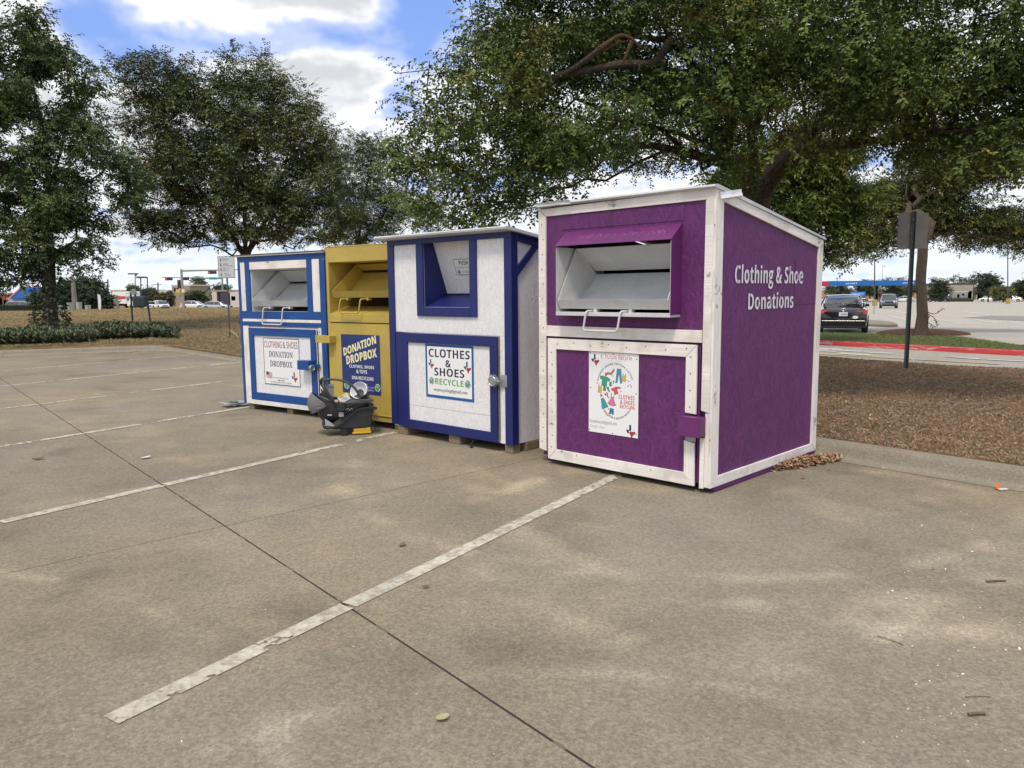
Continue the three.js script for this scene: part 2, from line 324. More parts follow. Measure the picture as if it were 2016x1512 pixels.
{
  const LA = 3.95, GAP = 0.011;
  const aStops = [-7, -6, -5, -4, -3, -2, -1, 0].map(i => i * LA).concat([5.3, 10]), bStops = [-9, -4.5, 0, 5.6];
  const tmp = [0, 0, 0];
  for (let i = 0; i + 1 < aStops.length; i++) for (let j = 0; j + 1 < bStops.length; j++) {
    const a0 = aStops[i] + GAP / 2, a1 = aStops[i + 1] - GAP / 2, b0 = bStops[j] + GAP / 2, b1 = bStops[j + 1] - GAP / 2;
    const c = lotXZ((a0 + a1) / 2, (b0 + b1) / 2); if (c.z > 3.5) continue;
    const dist = Math.hypot(c.x, c.z), step = dist < 6 ? 0.055 : dist < 12 ? 0.09 : 0.22;
    const cuts = (s, e) => { const n = Math.ceil((e - s - 0.014) / step), l = [s, s, s + 0.004]; for (let k = 1; k < n; k++) l.push(s + 0.004 + (e - s - 0.008) * k / n); l.push(e - 0.004, e, e); return l; };
    const A = cuts(a0, a1), B = cuts(b0, b1), P = [], C = [], U = [], I = [];
    for (let q = 0; q < B.length; q++) for (let p = 0; p < A.length; p++) {
      const edge = Math.min(p, q, A.length - 1 - p, B.length - 1 - q), w = lotXZ(A[p], B[q]);
      const wear = edge === 1 ? -0.003 : 0;
      P.push(w.x, edge === 0 ? -0.09 : wear, w.z); concreteTone(w.x, w.z, tmp); C.push(...tmp); U.push(w.x * 0.86 + w.z * 0.5, w.z * 0.86 - w.x * 0.5);
    }
    for (let q = 0; q + 1 < B.length; q++) for (let p = 0; p + 1 < A.length; p++) { const o = q * A.length + p; I.push(o, o + 1, o + A.length + 1, o, o + A.length + 1, o + A.length); }
    const g = new THREE.BufferGeometry(); g.setAttribute('position', new THREE.Float32BufferAttribute(P, 3)); g.setAttribute('color', new THREE.Float32BufferAttribute(C, 3)); g.setAttribute('uv', new THREE.Float32BufferAttribute(U, 2)); g.setIndex(I);
    const cg = toCreasedNormals(g, 0.5);
    mesh('concrete_slab', cg, M.concrete, lot);
  }
  // bed of grit under the joints
  const bc = [lotXZ(-27, -8.9), lotXZ(9.9, -8.9), lotXZ(9.9, 5.5), lotXZ(-27, 5.5)], bed = new THREE.BufferGeometry(); bed.setAttribute('position', new THREE.Float32BufferAttribute(bc.flatMap(v => [v.x, -0.0036, v.z]), 3)); bed.setAttribute('uv', new THREE.Float32BufferAttribute(bc.flatMap(v => [v.x, v.z]), 2)); bed.setIndex([0, 1, 2, 0, 2, 3]); bed.computeVertexNormals(); mesh('joint_bed', bed, M.jointDirt, lot);
  // sand washed into the joints, in short runs
  const r = rng(8), runs = [];
  const along = (f, n, s0, s1) => { for (let k = 0; k < n; k++) { const s = lerp(s0, s1, r()), L = R(0.02, 0.11, r); const g = new THREE.SphereGeometry(0.5, 8, 5); g.scale(L, 0.012, 0.020); g.rotateY(f.turn); const w = f.at(s); g.translate(w.x, -0.004, w.z); runs.push(g); } };
  along({ at: s => lotXZ(s, 0), turn: -Math.atan2(LOT_A.z, LOT_A.x) }, 40, -14, 5);
  along({ at: s => lotXZ(0, s), turn: -Math.atan2(LOT_B.z, LOT_B.x) }, 7, -3, 4.5);
  along({ at: s => lotXZ(-3.95, s), turn: -Math.atan2(LOT_B.z, LOT_B.x) }, 7, -3, 4.5);
  const fill = mesh('joint_sand', merge(runs), M.jointSand, lot); fill.userData.kind = 'stuff';
}

// ------------------------------------------------------------------ worn stall stripes
function stripeTex(seed, wear) {
  const a = tileFbm(seed, 32, 5, 0.72), b = tileFbm(seed + 5, 128, 3, 0.8), c = tileNoise(seed + 9, 16), K = 0.018;
  return dataTex(2048, 36, (u, v) => {
    const e = Math.min(v, 1 - v), w = wear(u), n = a(u, v * K) * 0.62 + b(u, v * K) * 0.38, hold = n - w + smooth(0, 0.10, e) * 0.03 - 0.01;
    const al = smooth(0.0, 0.06, hold), s = (b(u, v * K) - 0.5) * 70 + (c(u, v * K) - 0.5) * 20;
    return [222 + s, 218 + s, 204 + s, 255 * al * (0.82 + 0.18 * smooth(0.3, 0.6, b(u, v * K)))];
  });
}
{
  const W = 0.094;
  const runs = [
    [2.0, -0.328, -1.08, 3.4, 501, u => 0.24 + 0.19 * Math.exp(-(((u - 0.12) / 0.09) ** 2)) + 0.18 * Math.exp(-((u / 0.03) ** 2)) + 0.22 * smooth(0.62, 0.97, u)],
    [-1.03, -0.305, -1.08, 4.4, 502, u => 0.27 + 0.21 * smooth(0.36, 0.52, u)],
    [-3.92, -0.345, -1.08, 4.4, 503, u => 0.42 + 0.09 * Math.sin(u * 21)],
    [-6.83, -0.348, -1.08, 4.4, 504, u => 0.45 + 0.08 * Math.sin(u * 17 + 1)],
    [-9.74, -0.352, -1.08, 4.4, 505, u => 0.38 + 0.06 * Math.sin(u * 25)],
    [-12.7, -0.35, -1.08, 4.4, 506, u => 0.42],
  ];
  for (const [a0, sl, b0, b1, seed, wear] of runs) {
    const mat = std({ color: col(0.62, 0.60, 0.54), map: stripeTex(seed, wear), transparent: true, roughness: 0.85, bumpMap: rep(TEX.concreteBump, 3, 0.3), bumpScale: 0.002 });
    for (const [s, e] of [[b0, -0.010], [0.010, b1]]) { // the joint cuts each stripe
      const p = lotXZ(a0 + sl * (s - b0) - SHEAR * s, s), q = lotXZ(a0 + sl * (e - b0) - SHEAR * e, e), d = V().subVectors(q, p), n = V(-d.z, 0, d.x).normalize().multiplyScalar(W / 2);
      const g = new THREE.BufferGeometry(), u0 = (s - b0) / (b1 - b0), u1 = (e - b0) / (b1 - b0);
      g.setAttribute('position', new THREE.Float32BufferAttribute([p.x - n.x, 0.004, p.z - n.z, q.x - n.x, 0.004, q.z - n.z, q.x + n.x, 0.004, q.z + n.z, p.x + n.x, 0.004, p.z + n.z], 3));
      g.setAttribute('uv', new THREE.Float32BufferAttribute([u0, 0, u1, 0, u1, 1, u0, 1], 2)); g.setIndex([0, 2, 1, 0, 3, 2]); g.computeVertexNormals();
      struct('painted_stripe', g, mat);
    }
  }
}

// ------------------------------------------------------------------ kerb of the lot
function sweep(profile, path, up = () => 0) { // profile [offset to the left of travel, height]
  const P = [], U = [], I = [], n = profile.length; let run = 0;
  for (let i = 0; i < path.length; i++) {
    const a = path[Math.max(0, i - 1)], b = path[Math.min(path.length - 1, i + 1)], d = V(b.x - a.x, 0, b.z - a.z).normalize(), l = V(d.z, 0, -d.x);
    if (i) run += Math.hypot(path[i].x - path[i - 1].x, path[i].z - path[i - 1].z);
    let v = 0; for (let k = 0; k < n; k++) { const [o, h] = profile[k]; if (k) v += Math.hypot(o - profile[k - 1][0], h - profile[k - 1][1]); P.push(path[i].x + l.x * o, h + up(path[i].x, path[i].z), path[i].z + l.z * o); U.push(run, v); }
  }
  for (let i = 0; i + 1 < path.length; i++) for (let k = 0; k + 1 < n; k++) { const o = i * n + k; I.push(o, o + n, o + 1, o + 1, o + n, o + n + 1); }
  const g = new THREE.BufferGeometry(); g.setAttribute('position', new THREE.Float32BufferAttribute(P, 3)); g.setAttribute('uv', new THREE.Float32BufferAttribute(U, 2)); g.setIndex(I); g.computeVertexNormals(); return g;
}
const KD = V(-0.650, 0, -0.760), KP = V(2.60, 0, -6.72); // front line of the kerb
const kerbPath = [];
{
  const corner = KP.clone().addScaledVector(KD, 17.95), D2 = V(-0.905, 0, 0.425), rad = 0.9;
  for (let s = -14; s < 17.9 - rad; s += 0.5) { const w = fbm3(s * 0.5, 1, 2, 2) * 0.02; kerbPath.push(KP.clone().addScaledVector(KD, s).add(V(w, 0, w))); }
  const p0 = corner.clone().addScaledVector(KD, -rad), p2 = corner.clone().addScaledVector(D2, rad);
  for (let k = 0; k <= 8; k++) { const t = k / 8; kerbPath.push(V().addScaledVector(p0, (1 - t) ** 2).addScaledVector(corner, 2 * t * (1 - t)).addScaledVector(p2, t * t)); }
  for (let s = rad + 0.6; s < 34; s += 0.8) kerbPath.push(corner.clone().addScaledVector(D2, s));
}
struct('kerb', sweep([[-0.10, 0.003], [-0.03, 0.006], [0.0, 0.014], [0.018, 0.035], [0.035, 0.085], [0.05, 0.115], [0.075, 0.130], [0.11, 0.135], [0.17, 0.133], [0.195, 0.124], [0.2, 0.02]].map(([o, h]) => [-o, h]), kerbPath), M.kerb);

// ------------------------------------------------------------------ ground beyond the kerb
const vergeLine = [[1300, 688], [1560, 707], [1620, 712], [1700, 719], [1783, 726], [1870, 731.5], [2016, 740], [2600, 781]].map(([x, y]) => onGround(x, y));
function lineDist(poly, az) { // distance along azimuth az to a polyline
  const dx = Math.sin(az), dz = -Math.cos(az); let best = Infinity;
  for (let i = 0; i + 1 < poly.length; i++) {
    const a = poly[i], b = poly[i + 1], ex = b.x - a.x, ez = b.z - a.z, det = dx * -ez + ex * dz; if (Math.abs(det) < 1e-9) continue;
    const t = (a.x * -ez + ex * a.z) / det, s = (dx * a.z - dz * a.x) / det; if (t > 0 && s >= -0.001 && s <= 1.001) best = Math.min(best, t);
  }
  return best;
}
const RAD = Math.PI / 180;
const vergeFar = (az) => { const f = lineDist(vergeLine, az); return f < Infinity ? f : az > 0.5 ? 12 : Infinity; };
function groundHeight(x, z) { const D = Math.hypot(x, z), az = azOf(x, z); return D > vergeFar(az) + 0.02 ? base(x, z) - 0.25 : base(x, z) + 0.125 + 0.05 * fbm3(x * 0.35, z * 0.35, 2, 3) * smooth(8, 20, D) + 0.02 * fbm3(x * 2, z * 2, 7, 2); }
{
  const P = [], C = [], U = [], I = [], azs = []; for (let a = -63; a <= 62; a += 0.5) azs.push(a * RAD);
  const n = 84;
  for (const az of azs) {
    let D0 = lineDist(kerbPath, az); if (!isFinite(D0)) D0 = 8; D0 += 0.07;
    const fv = vergeFar(az);
    for (let k = 0; k < n; k++) {
      let D;
      if (fv < Infinity) { D = k < 40 ? D0 + (fv - D0) * k / 39 : k === 40 ? fv + 0.03 : fv * Math.pow(1800 / fv, (k - 40) / (n - 41)); }
      else D = D0 * Math.pow(1800 / D0, Math.pow(k / (n - 1), 1.25));
      const x = Math.sin(az) * D, z = -Math.cos(az) * D, h = k < 1 ? 0.118 : groundHeight(x, z);
      P.push(x, D > 1500 ? -2 : h, z); U.push(x, z);
      const m = fbm3(x * 0.22, z * 0.22, 3.3, 5, 0.6), m2 = fbm3(x * 0.9, z * 0.9, 5.3, 4, 0.6), right = smooth(0.0, 0.2, az);
      // straw on the crest of the field, matted brown thatch lower down, mower-brown leaf litter on the right
      const straw = smooth(30, 46, D + m * 14) * (1 - right), green = smooth(0.05, 0.4, m2) * 0.5;
      let c = [lerp(0.38, 0.43, right), lerp(0.31, 0.29, right), lerp(0.195, 0.185, right)];
      c = [lerp(c[0], 0.50, straw), lerp(c[1], 0.40, straw), lerp(c[2], 0.20, straw)];
      const g = green * (1 - straw * 0.6); c = [lerp(c[0], 0.20, g), lerp(c[1], 0.215, g), lerp(c[2], 0.10, g)];
      const l = 1 + m * 0.5 + m2 * 0.35; C.push(c[0] * l, c[1] * l, c[2] * l);
    }
  }
  for (let i = 0; i + 1 < azs.length; i++) for (let k = 0; k + 1 < n; k++) { const o = i * n + k; I.push(o, o + n, o + 1, o + 1, o + n, o + n + 1); }
  const g = new THREE.BufferGeometry(); g.setAttribute('position', new THREE.Float32BufferAttribute(P, 3)); g.setAttribute('color', new THREE.Float32BufferAttribute(C, 3)); g.setAttribute('uv', new THREE.Float32BufferAttribute(U, 2)); g.setIndex(I);
  struct('grass_verge', toCreasedNormals(g, 0.7), M.turf);
}
// land all round, under everything else, out to the horizon
{ const g = new THREE.CircleGeometry(3000, 64); g.rotateX(-Math.PI / 2); g.translate(0, -2.6, 0); struct('ground', g, std({ color: col(0.20, 0.17, 0.11), roughness: 1 })); }

// polar sheet between two distance functions
function polarSheet(az0, az1, near, far, up, na, nd) {
  const P = [], U = [], I = [];
  for (let i = 0; i <= na; i++) { const az = lerp(az0, az1, i / na) * RAD, a = near(az), b = far(az); for (let k = 0; k <= nd; k++) { const D = a * Math.pow(b / a, k / nd), x = Math.sin(az) * D, z = -Math.cos(az) * D; P.push(x, base(x, z) + up, z); U.push(x, z); } }
  for (let i = 0; i < na; i++) for (let k = 0; k < nd; k++) { const o = i * (nd + 1) + k, n = nd + 1; I.push(o, o + n, o + 1, o + 1, o + n, o + n + 1); }
  const g = new THREE.BufferGeometry(); g.setAttribute('position', new THREE.Float32BufferAttribute(P, 3)); g.setAttribute('uv', new THREE.Float32BufferAttribute(U, 2)); g.setIndex(I); g.computeVertexNormals(); return g;
}
const redLine = [[1300, 661.7], [1560, 676], [1620, 679.5], [1720, 685], [1818, 690], [1920, 696], [2016, 701.5], [2600, 734]].map(([x, y]) => onGround(x, y));
const redDist = (az) => { const d = lineDist(redLine, az); return isFinite(d) ? d : 22; };
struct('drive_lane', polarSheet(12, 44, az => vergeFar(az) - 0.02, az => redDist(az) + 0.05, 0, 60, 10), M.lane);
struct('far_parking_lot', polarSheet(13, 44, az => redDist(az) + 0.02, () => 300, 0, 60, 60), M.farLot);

// ------------------------------------------------------------------ red kerb, grass island, lane markings
{
  const worn = (() => { const a = tileFbm(201, 8, 5, 0.7), b = tileFbm(202, 32, 4, 0.7); return dataTex(1024, 256, (u, v) => { const c = smooth(0.56, 0.62, a(u, v) * 0.6 + b(u, v) * 0.4 + (v > 0.62 && v < 0.8 ? 0.04 : 0)), n = (b(u, v) - 0.5) * 40; return [lerp(196, 206, c) + n, lerp(66, 160, c) + n, lerp(70, 150, c) + n]; }); })();
  const redMat = std({ map: rep(worn, 1 / 4, 1 / 0.42), roughness: 0.85, color: col(0.85, 0.85, 0.85) });
  const path = []; for (let i = 0; i + 1 < redLine.length; i++) for (let k = 0; k < 12; k++) path.push(V().lerpVectors(redLine[i], redLine[i + 1], k / 12)); path.push(redLine[redLine.length - 1]);
  struct('red_painted_kerb', sweep([[0, -0.02], [0.012, 0.04], [0.03, 0.105], [0.05, 0.122], [0.09, 0.128], [0.15, 0.128], [0.16, 0.08]], path, base), redMat);
  // stencilled words on the kerb face
  const words = canvasTex(512, 64, (x, W, Hh) => { x.clearRect(0, 0, W, Hh); x.fillStyle = 'rgba(226,196,190,0.85)'; x.font = 'bold 58px sans-serif'; x.textBaseline = 'middle'; x.textAlign = 'center'; x.fillText('NO PARKING', W / 2, 34, W - 10); });
  const w0 = onGround(1580, 677.2), w1 = onGround(1650, 681.2), n = 6, P = [], U = [], I = [];
  for (let i = 0; i <= n; i++) { const q = V().lerpVectors(w0, w1, i / n), b = base(q.x, q.z), d = V(w1.x - w0.x, 0, w1.z - w0.z).normalize(), o = V(-d.z, 0, d.x).multiplyScalar(0.004); P.push(q.x + o.x * 1.2, b + 0.015, q.z + o.z * 1.2, q.x - d.z * -0.021, b + 0.115, q.z - d.x * 0.021); U.push(i / n, 0, i / n, 1); if (i < n) { const k = i * 2; I.push(k, k + 2, k + 1, k + 1, k + 2, k + 3); } }
  const g = new THREE.BufferGeometry(); g.setAttribute('position', new THREE.Float32BufferAttribute(P, 3)); g.setAttribute('uv', new THREE.Float32BufferAttribute(U, 2)); g.setIndex(I); g.computeVertexNormals();
  struct('kerb_lettering', g, std({ map: words, transparent: true, roughness: 0.9 }));

  // grass island
  const back = [[1300, 651], [1560, 654], [1622, 655], [1760, 657], [1862, 659.5], [1927, 668], [2016, 681], [2600, 721]].map(([x, y]) => onGround(x, y, 0.12));
  const fd = az => redDist(az) + 0.13, bd = az => { const d = lineDist(back, az); return isFinite(d) ? d : 24; };
  const isl = polarSheet(12, 43, fd, az => Math.max(fd(az) + 0.15, bd(az)), 0.112, 90, 14);
  const p = isl.attributes.position, C = []; for (let i = 0; i < p.count; i++) { const x = p.getX(i), z = p.getZ(i), m = fbm3(x * 0.8, z * 0.8, 4, 4); p.setY(i, p.getY(i) + 0.03 * m); C.push(0.14 * (1 + m * 0.8), 0.185 * (1 + m * 0.6), 0.065 * (1 + m * 0.6)); }
  isl.setAttribute('color', new THREE.Float32BufferAttribute(C, 3)); isl.computeVertexNormals();
  struct('grass_island', isl, M.turf);
  const tufts = grassTufts(5200, 91, (r) => { const az = R(20.5, 37, r) * RAD, a = fd(az), b = bd(az); if (b < a + 0.1) return null; const D = lerp(a + 0.08, b, r()), x = Math.sin(az) * D, z = -Math.cos(az) * D; return [x, base(x, z) + 0.105, z, R(0.04, 0.09, r)]; }, [[0.10, 0.17, 0.04], [0.15, 0.20, 0.06], [0.25, 0.23, 0.09]]);
  tufts.name = 'island_grass'; scene.add(tufts); tufts.userData = { kind: 'stuff', label: 'green mown grass on the island behind the red kerb', category: 'grass' };
  // mulch ring
  const mc = onGround(1817, 656, 0.14), mg = new THREE.SphereGeometry(1, 28, 8, 0, 6.2832, 0, Math.PI / 2); const mp = mg.attributes.position; for (let i = 0; i < mp.count; i++) { const s = 1 + 0.1 * fbm3(mp.getX(i) * 3, mp.getY(i) * 3, mp.getZ(i) * 3, 3); mp.setXYZ(i, mp.getX(i) * 1.45 * s, mp.getY(i) * 0.17 * s, mp.getZ(i) * 1.35 * s); } mg.translate(mc.x, mc.y - 0.02, mc.z); mg.computeVertexNormals();
  struct('mulch_bed', metreUV(mg), std({ color: col(0.20, 0.105, 0.07), map: rep(TEX.turf, 1), bumpMap: rep(TEX.turfBump, 2), bumpScale: 0.03, roughness: 1 }));

  // paint on the lane
  const paintW = std({ color: col(0.78, 0.77, 0.73), roughness: 0.8, map: rep(TEX.concrete, 1) }), paintY = std({ color: col(0.72, 0.60, 0.30), roughness: 0.8, map: rep(TEX.concrete, 1) });
  const quad = (name, pts, m) => { const q = pts.map(([x, y]) => onGround(x, y, 0.012)), g = new THREE.BufferGeometry(); g.setAttribute('position', new THREE.Float32BufferAttribute(q.flatMap(v => [v.x, v.y, v.z]), 3)); g.setAttribute('uv', new THREE.Float32BufferAttribute(q.flatMap(v => [v.x, v.z]), 2)); g.setIndex([0, 1, 2, 0, 2, 3]); g.computeVertexNormals(); return struct(name, g, m); };
  quad('lane_line', [[1560, 692.0], [1795, 706.2], [1795, 707.4], [1560, 694.6]], paintY);
  quad('lane_line', [[1801, 706.6], [1968, 715.8], [1968, 717.2], [1801, 707.9]], paintY);
  quad('stop_bar', [[1560, 700.5], [1655, 707.3], [1640, 708.6], [1560, 704.6]], paintW);
  quad('stop_bar', [[1856, 701.0], [1935, 705.5], [1925, 707.5], [1862, 702.3]], paintW);
  quad('stop_bar', [[1938, 706.2], [2010, 709.4], [2030, 712.4], [1945, 708.2]], paintW);
  for (const [x0, x1, y0, y1] of [[1600, 1660, 683.6, 685.8], [1640, 1700, 687.2, 689.4], [1600, 1650, 688.4, 690.4], [1700, 1762, 691.6, 693.6], [1655, 1718, 694.2, 696.6], [1590, 1636, 684.8, 687.0]]) quad('lane_lettering', [[x0, y0], [x1, y0 + (x1 - x0) * 0.055], [x1 - 6, y1 + (x1 - x0) * 0.055], [x0 - 4, y1]], paintW);
  // stall lines on the far lot, its dark patches, and the kerb tongue behind the sedan
  for (const [a, b, c, d] of [[1751, 620.5, 1788, 629.5], [1845, 627, 1895, 637], [1915, 627, 1965, 636], [1990, 634, 2060, 646], [1765, 612, 1790, 616], [1900, 613, 1950, 619]]) quad('stall_line', [[a, b], [c, d], [c - 3, d + 1.1], [a - 3, b + 0.9]], paintW);
  const patch = std({ color: col(0.36, 0.34, 0.31), map: rep(TEX.concrete, 1 / 6), roughness: 0.95 });
  quad('patched_paving', [[1895, 625.5], [1950, 621.5], [2080, 623], [2080, 635], [1960, 632]], patch);
  const tongue = [[1690, 642.3], [1720, 643.2], [1750, 644.6], [1766, 643.8], [1758, 640.2], [1738, 638.2], [1706, 635.8], [1690, 635]].map(([x, y]) => onGround(x, y)), tc = tongue[0];
  const s = new THREE.Shape(tongue.map(v => new THREE.Vector2(v.x - tc.x, -(v.z - tc.z)))), tg = new THREE.ExtrudeGeometry(s, { depth: 0.14, bevelEnabled: true, bevelSize: 0.03, bevelThickness: 0.03, bevelSegments: 2 }); tg.rotateX(-Math.PI / 2); tg.translate(tc.x, tc.y - 0.03, tc.z);
  struct('kerb_island', metreUV(tg), std({ color: col(0.34, 0.31, 0.25), map: rep(TEX.concrete, 1 / 3), roughness: 0.95 }));
}

// ------------------------------------------------------------------ blades, ground cover, litter
function grassTufts(n, seed, place, tones) { // one InstancedMesh of small tufts
  const r = rng(seed), P = [], I = [];
  for (let k = 0; k < 7; k++) { const a = r() * 6.28, lean = R(0.15, 0.8, r), h = R(0.6, 1, r), w = R(0.03, 0.06, r), ox = R(-0.25, 0.25, r), oz = R(-0.25, 0.25, r), c = Math.cos(a), s = Math.sin(a), o = P.length / 3; P.push(ox - s * w, 0, oz + c * w, ox + s * w, 0, oz - c * w, ox + c * lean * 0.45 * h, h * 0.62, oz + s * lean * 0.45 * h, ox + c * lean * h, h * (1 - lean * 0.35), oz + s * lean * h); I.push(o, o + 1, o + 2, o + 2, o + 1, o + 3); }
  const g = new THREE.BufferGeometry(); g.setAttribute('position', new THREE.Float32BufferAttribute(P, 3)); g.setIndex(I); g.computeVertexNormals();
  const im = new THREE.InstancedMesh(g, std({ color: 0xffffff, roughness: 0.95, side: THREE.DoubleSide }), n), m = new THREE.Matrix4(), q = new THREE.Quaternion(), c = new THREE.Color(); let k = 0;
  for (let i = 0; i < n; i++) { const p = place(r); if (!p) continue; q.setFromAxisAngle(V(0, 1, 0), r() * 6.28); m.compose(V(p[0], p[1], p[2]), q, V(p[3], p[3], p[3])); im.setMatrixAt(k, m); const t = tones[Math.floor(r() * tones.length)], l = R(0.7, 1.3, r); im.setColorAt(k, c.setRGB(t[0] * l, t[1] * l, t[2] * l)); k++; }
  im.count = k; im.castShadow = im.receiveShadow = true; return im;
}
function leafShape(L, W, fold = 0.25, tip = 0.5) { // a folded, pointed leaf lying in xz, stem at 0
  const P = [0, 0, 0, L * 0.35, fold * W * 0.5, W / 2, L, -fold * L * 0.12, 0, L * 0.35, fold * W * 0.5, -W / 2, L * tip, 0, 0];
  const g = new THREE.BufferGeometry(); g.setAttribute('position', new THREE.Float32BufferAttribute(P, 3)); g.setIndex([0, 1, 4, 1, 2, 4, 4, 2, 3, 0, 4, 3]); g.computeVertexNormals(); return g;
}
function scatterLeaves(name, n, seed, geo, place, tones, mat) {
  const r = rng(seed), im = new THREE.InstancedMesh(geo, mat, n), m = new THREE.Matrix4(), q = new THREE.Quaternion(), e = new THREE.Euler(), c = new THREE.Color(); let k = 0;
  for (let i = 0; i < n; i++) { const p = place(r); if (!p) continue; e.set(R(-p[4], p[4], r), r() * 6.28, R(-p[4], p[4], r)); q.setFromEuler(e); m.compose(V(p[0], p[1], p[2]), q, V(p[3], p[3], p[3])); im.setMatrixAt(k, m); const t = tones[Math.floor(r() * tones.length)], l = R(0.7, 1.3, r); im.setColorAt(k, c.setRGB(t[0] * l, t[1] * l, t[2] * l)); k++; }
  im.count = k; im.castShadow = im.receiveShadow = true; im.name = numbered(name); im.userData.kind = 'stuff'; scene.add(im); return im;
}
const DRY = [[0.33, 0.20, 0.10], [0.42, 0.28, 0.15], [0.24, 0.13, 0.07], [0.46, 0.34, 0.20], [0.30, 0.17, 0.09]];
const dryLeafMat = std({ color: 0xffffff, roughness: 0.9, side: THREE.DoubleSide });
{ // thatch and fallen leaves on the verge beside the purple bin
  const spot = (lo, hi, pw) => (r) => { const az = R(lo, hi, r) * RAD, a = lineDist(kerbPath, az) + 0.28, b = Math.min(vergeFar(az) - 0.1, 60); const D = lerp(a, b, Math.pow(r(), pw)), x = Math.sin(az) * D, z = -Math.cos(az) * D; return [x, groundHeight(x, z), z, 1]; };
  const sp = spot(18, 40, 1.0);
  const t = grassTufts(34000, 33, r => { const p = sp(r); p[1] -= 0.004; p[3] = R(0.018, 0.045, r); return p; }, [[0.39, 0.27, 0.17], [0.31, 0.205, 0.13], [0.47, 0.35, 0.225], [0.19, 0.17, 0.09], [0.35, 0.225, 0.145]]);
  t.name = 'dry_thatch'; t.userData = { kind: 'stuff', label: 'dead brown mown grass on the verge beside the purple bin', category: 'grass' }; scene.add(t);
  tag(scatterLeaves('verge_leaf_litter', 5200, 34, leafShape(0.032, 0.018), r => { const p = sp(r); p[1] += 0.012; p[3] = R(0.6, 1.3, r); p[4] = 0.6; return p; }, DRY, dryLeafMat), 'brown fallen leaves strewn over the dry verge', 'leaf litter');
  // the field on the left
  const sl = spot(-46, -17, 1.7);
  const f = grassTufts(24000, 35, r => { const p = sl(r); p[3] = R(0.03, 0.075, r); return p; }, [[0.36, 0.29, 0.16], [0.28, 0.22, 0.12], [0.44, 0.35, 0.19], [0.20, 0.18, 0.08]]);
  f.name = 'field_grass'; f.userData = { kind: 'stuff', label: 'dry straw coloured grass on the open field', category: 'grass' }; scene.add(f);
}
{ // evergreen ground cover along the kerb at the left
  const g = merge([0, 1, 2, 3, 4, 5].map(k => { const l = leafShape(0.065, 0.036, 0.3); l.rotateZ(0.35 + (k % 3) * 0.3); l.rotateY(k * 1.05); l.translate(0, 0.03 * k, 0); return l; }));
  const mound = (x, z) => 0.04 + 0.13 * smooth(-0.25, 0.4, fbm3(x * 0.6, z * 0.6, 1.1, 3)) + 0.1 * fbm3(x * 2.2, z * 2.2, 4, 2);
  const r0 = rng(5), im = scatterLeaves('ground_cover', 21000, 36, g, r => {
    const az = R(-44, -23.5, r) * RAD, a = lineDist(kerbPath, az) + 0.55, W = az > -30.5 * RAD ? R(2.3, 3.3, r) : R(1.9, 2.6, r); const end = smooth(-23.5, -25, az / RAD);
    const D = a + (az > -28.5 * RAD ? 1.1 : 0) + W * r() * (0.5 + 0.5 * end), x = Math.sin(az) * D, z = -Math.cos(az) * D, h = mound(x, z) * (0.4 + 0.6 * end); return [x, groundHeight(x, z) + h * Math.sqrt(r()), z, R(0.8, 1.5, r), 0.5];
  }, [[0.060, 0.088, 0.036], [0.080, 0.105, 0.042], [0.050, 0.070, 0.035], [0.13, 0.125, 0.055]], std({ color: 0xffffff, roughness: 0.6, side: THREE.DoubleSide }));
  tag(im, 'low dark green ground cover growing along the far kerb', 'ground cover');
}
{ // leaf pile drifted against the purple bin and the kerb
  const c = V(2.40, 0, -6.30);
  tag(scatterLeaves('leaf_pile', 1500, 41, leafShape(0.042, 0.023), r => { const u = Math.pow(r(), 0.6), a = r() * 6.283, s = u * Math.cos(a), t = u * Math.sin(a); const x = c.x + s * 0.56 * 0.65 + t * 0.30 * -0.76 + 0.06, z = c.z - s * 0.50 * 0.30 + t * 0.30 * 0.65, h = 0.05 * (1 - u * u) * Math.sqrt(r()); return [x, 0.008 + h, z, R(0.7, 1.3, r), 0.7]; }, DRY, dryLeafMat), 'pile of dry brown leaves between the purple bin and the kerb', 'leaf pile');
}

// ------------------------------------------------------------------ printed signs
const TEXAS = [[.36, 0], [.56, 0], [.56, .26], [.66, .31], [.80, .36], [.95, .35], [1, .50], [1, .62], [.88, .70], [.72, .83], [.69, 1], [.57, .94], [.46, .74], [.34, .61], [.26, .68], [.16, .61], [.11, .52], [0, .40], [.36, .40]];
function texas(x, cx, cy, s) {
  x.save(); x.translate(cx, cy); x.scale(s, s * 1.12);
  x.beginPath(); TEXAS.forEach(([a, b], i) => i ? x.lineTo(a, b) : x.moveTo(a, b)); x.closePath(); x.save(); x.clip();
  x.fillStyle = '#f4f4f2'; x.fillRect(0, 0, 1, 1); x.fillStyle = '#1d2950'; x.beginPath(); x.moveTo(0, 0); x.lineTo(.56, 0); x.lineTo(.56, .40); x.lineTo(.46, .75); x.lineTo(0, .75); x.fill(); x.fillStyle = '#b8323f'; x.beginPath(); x.moveTo(.50, .52); x.lineTo(1, .47); x.lineTo(1, 1); x.lineTo(.5, 1); x.lineTo(.45, .72); x.fill(); x.restore();
  x.fillStyle = '#ffffff'; x.beginPath(); for (let k = 0; k < 10; k++) { const r = k % 2 ? .045 : .11, a = -Math.PI / 2 + k * Math.PI / 5; x.lineTo(.40 + r * Math.cos(a), .52 + r * Math.sin(a)); } x.fill();
  x.strokeStyle = 'rgba(60,60,80,0.5)'; x.lineWidth = 0.012; x.beginPath(); TEXAS.forEach(([a, b], i) => i ? x.lineTo(a, b) : x.moveTo(a, b)); x.closePath(); x.stroke();
  x.restore();
}
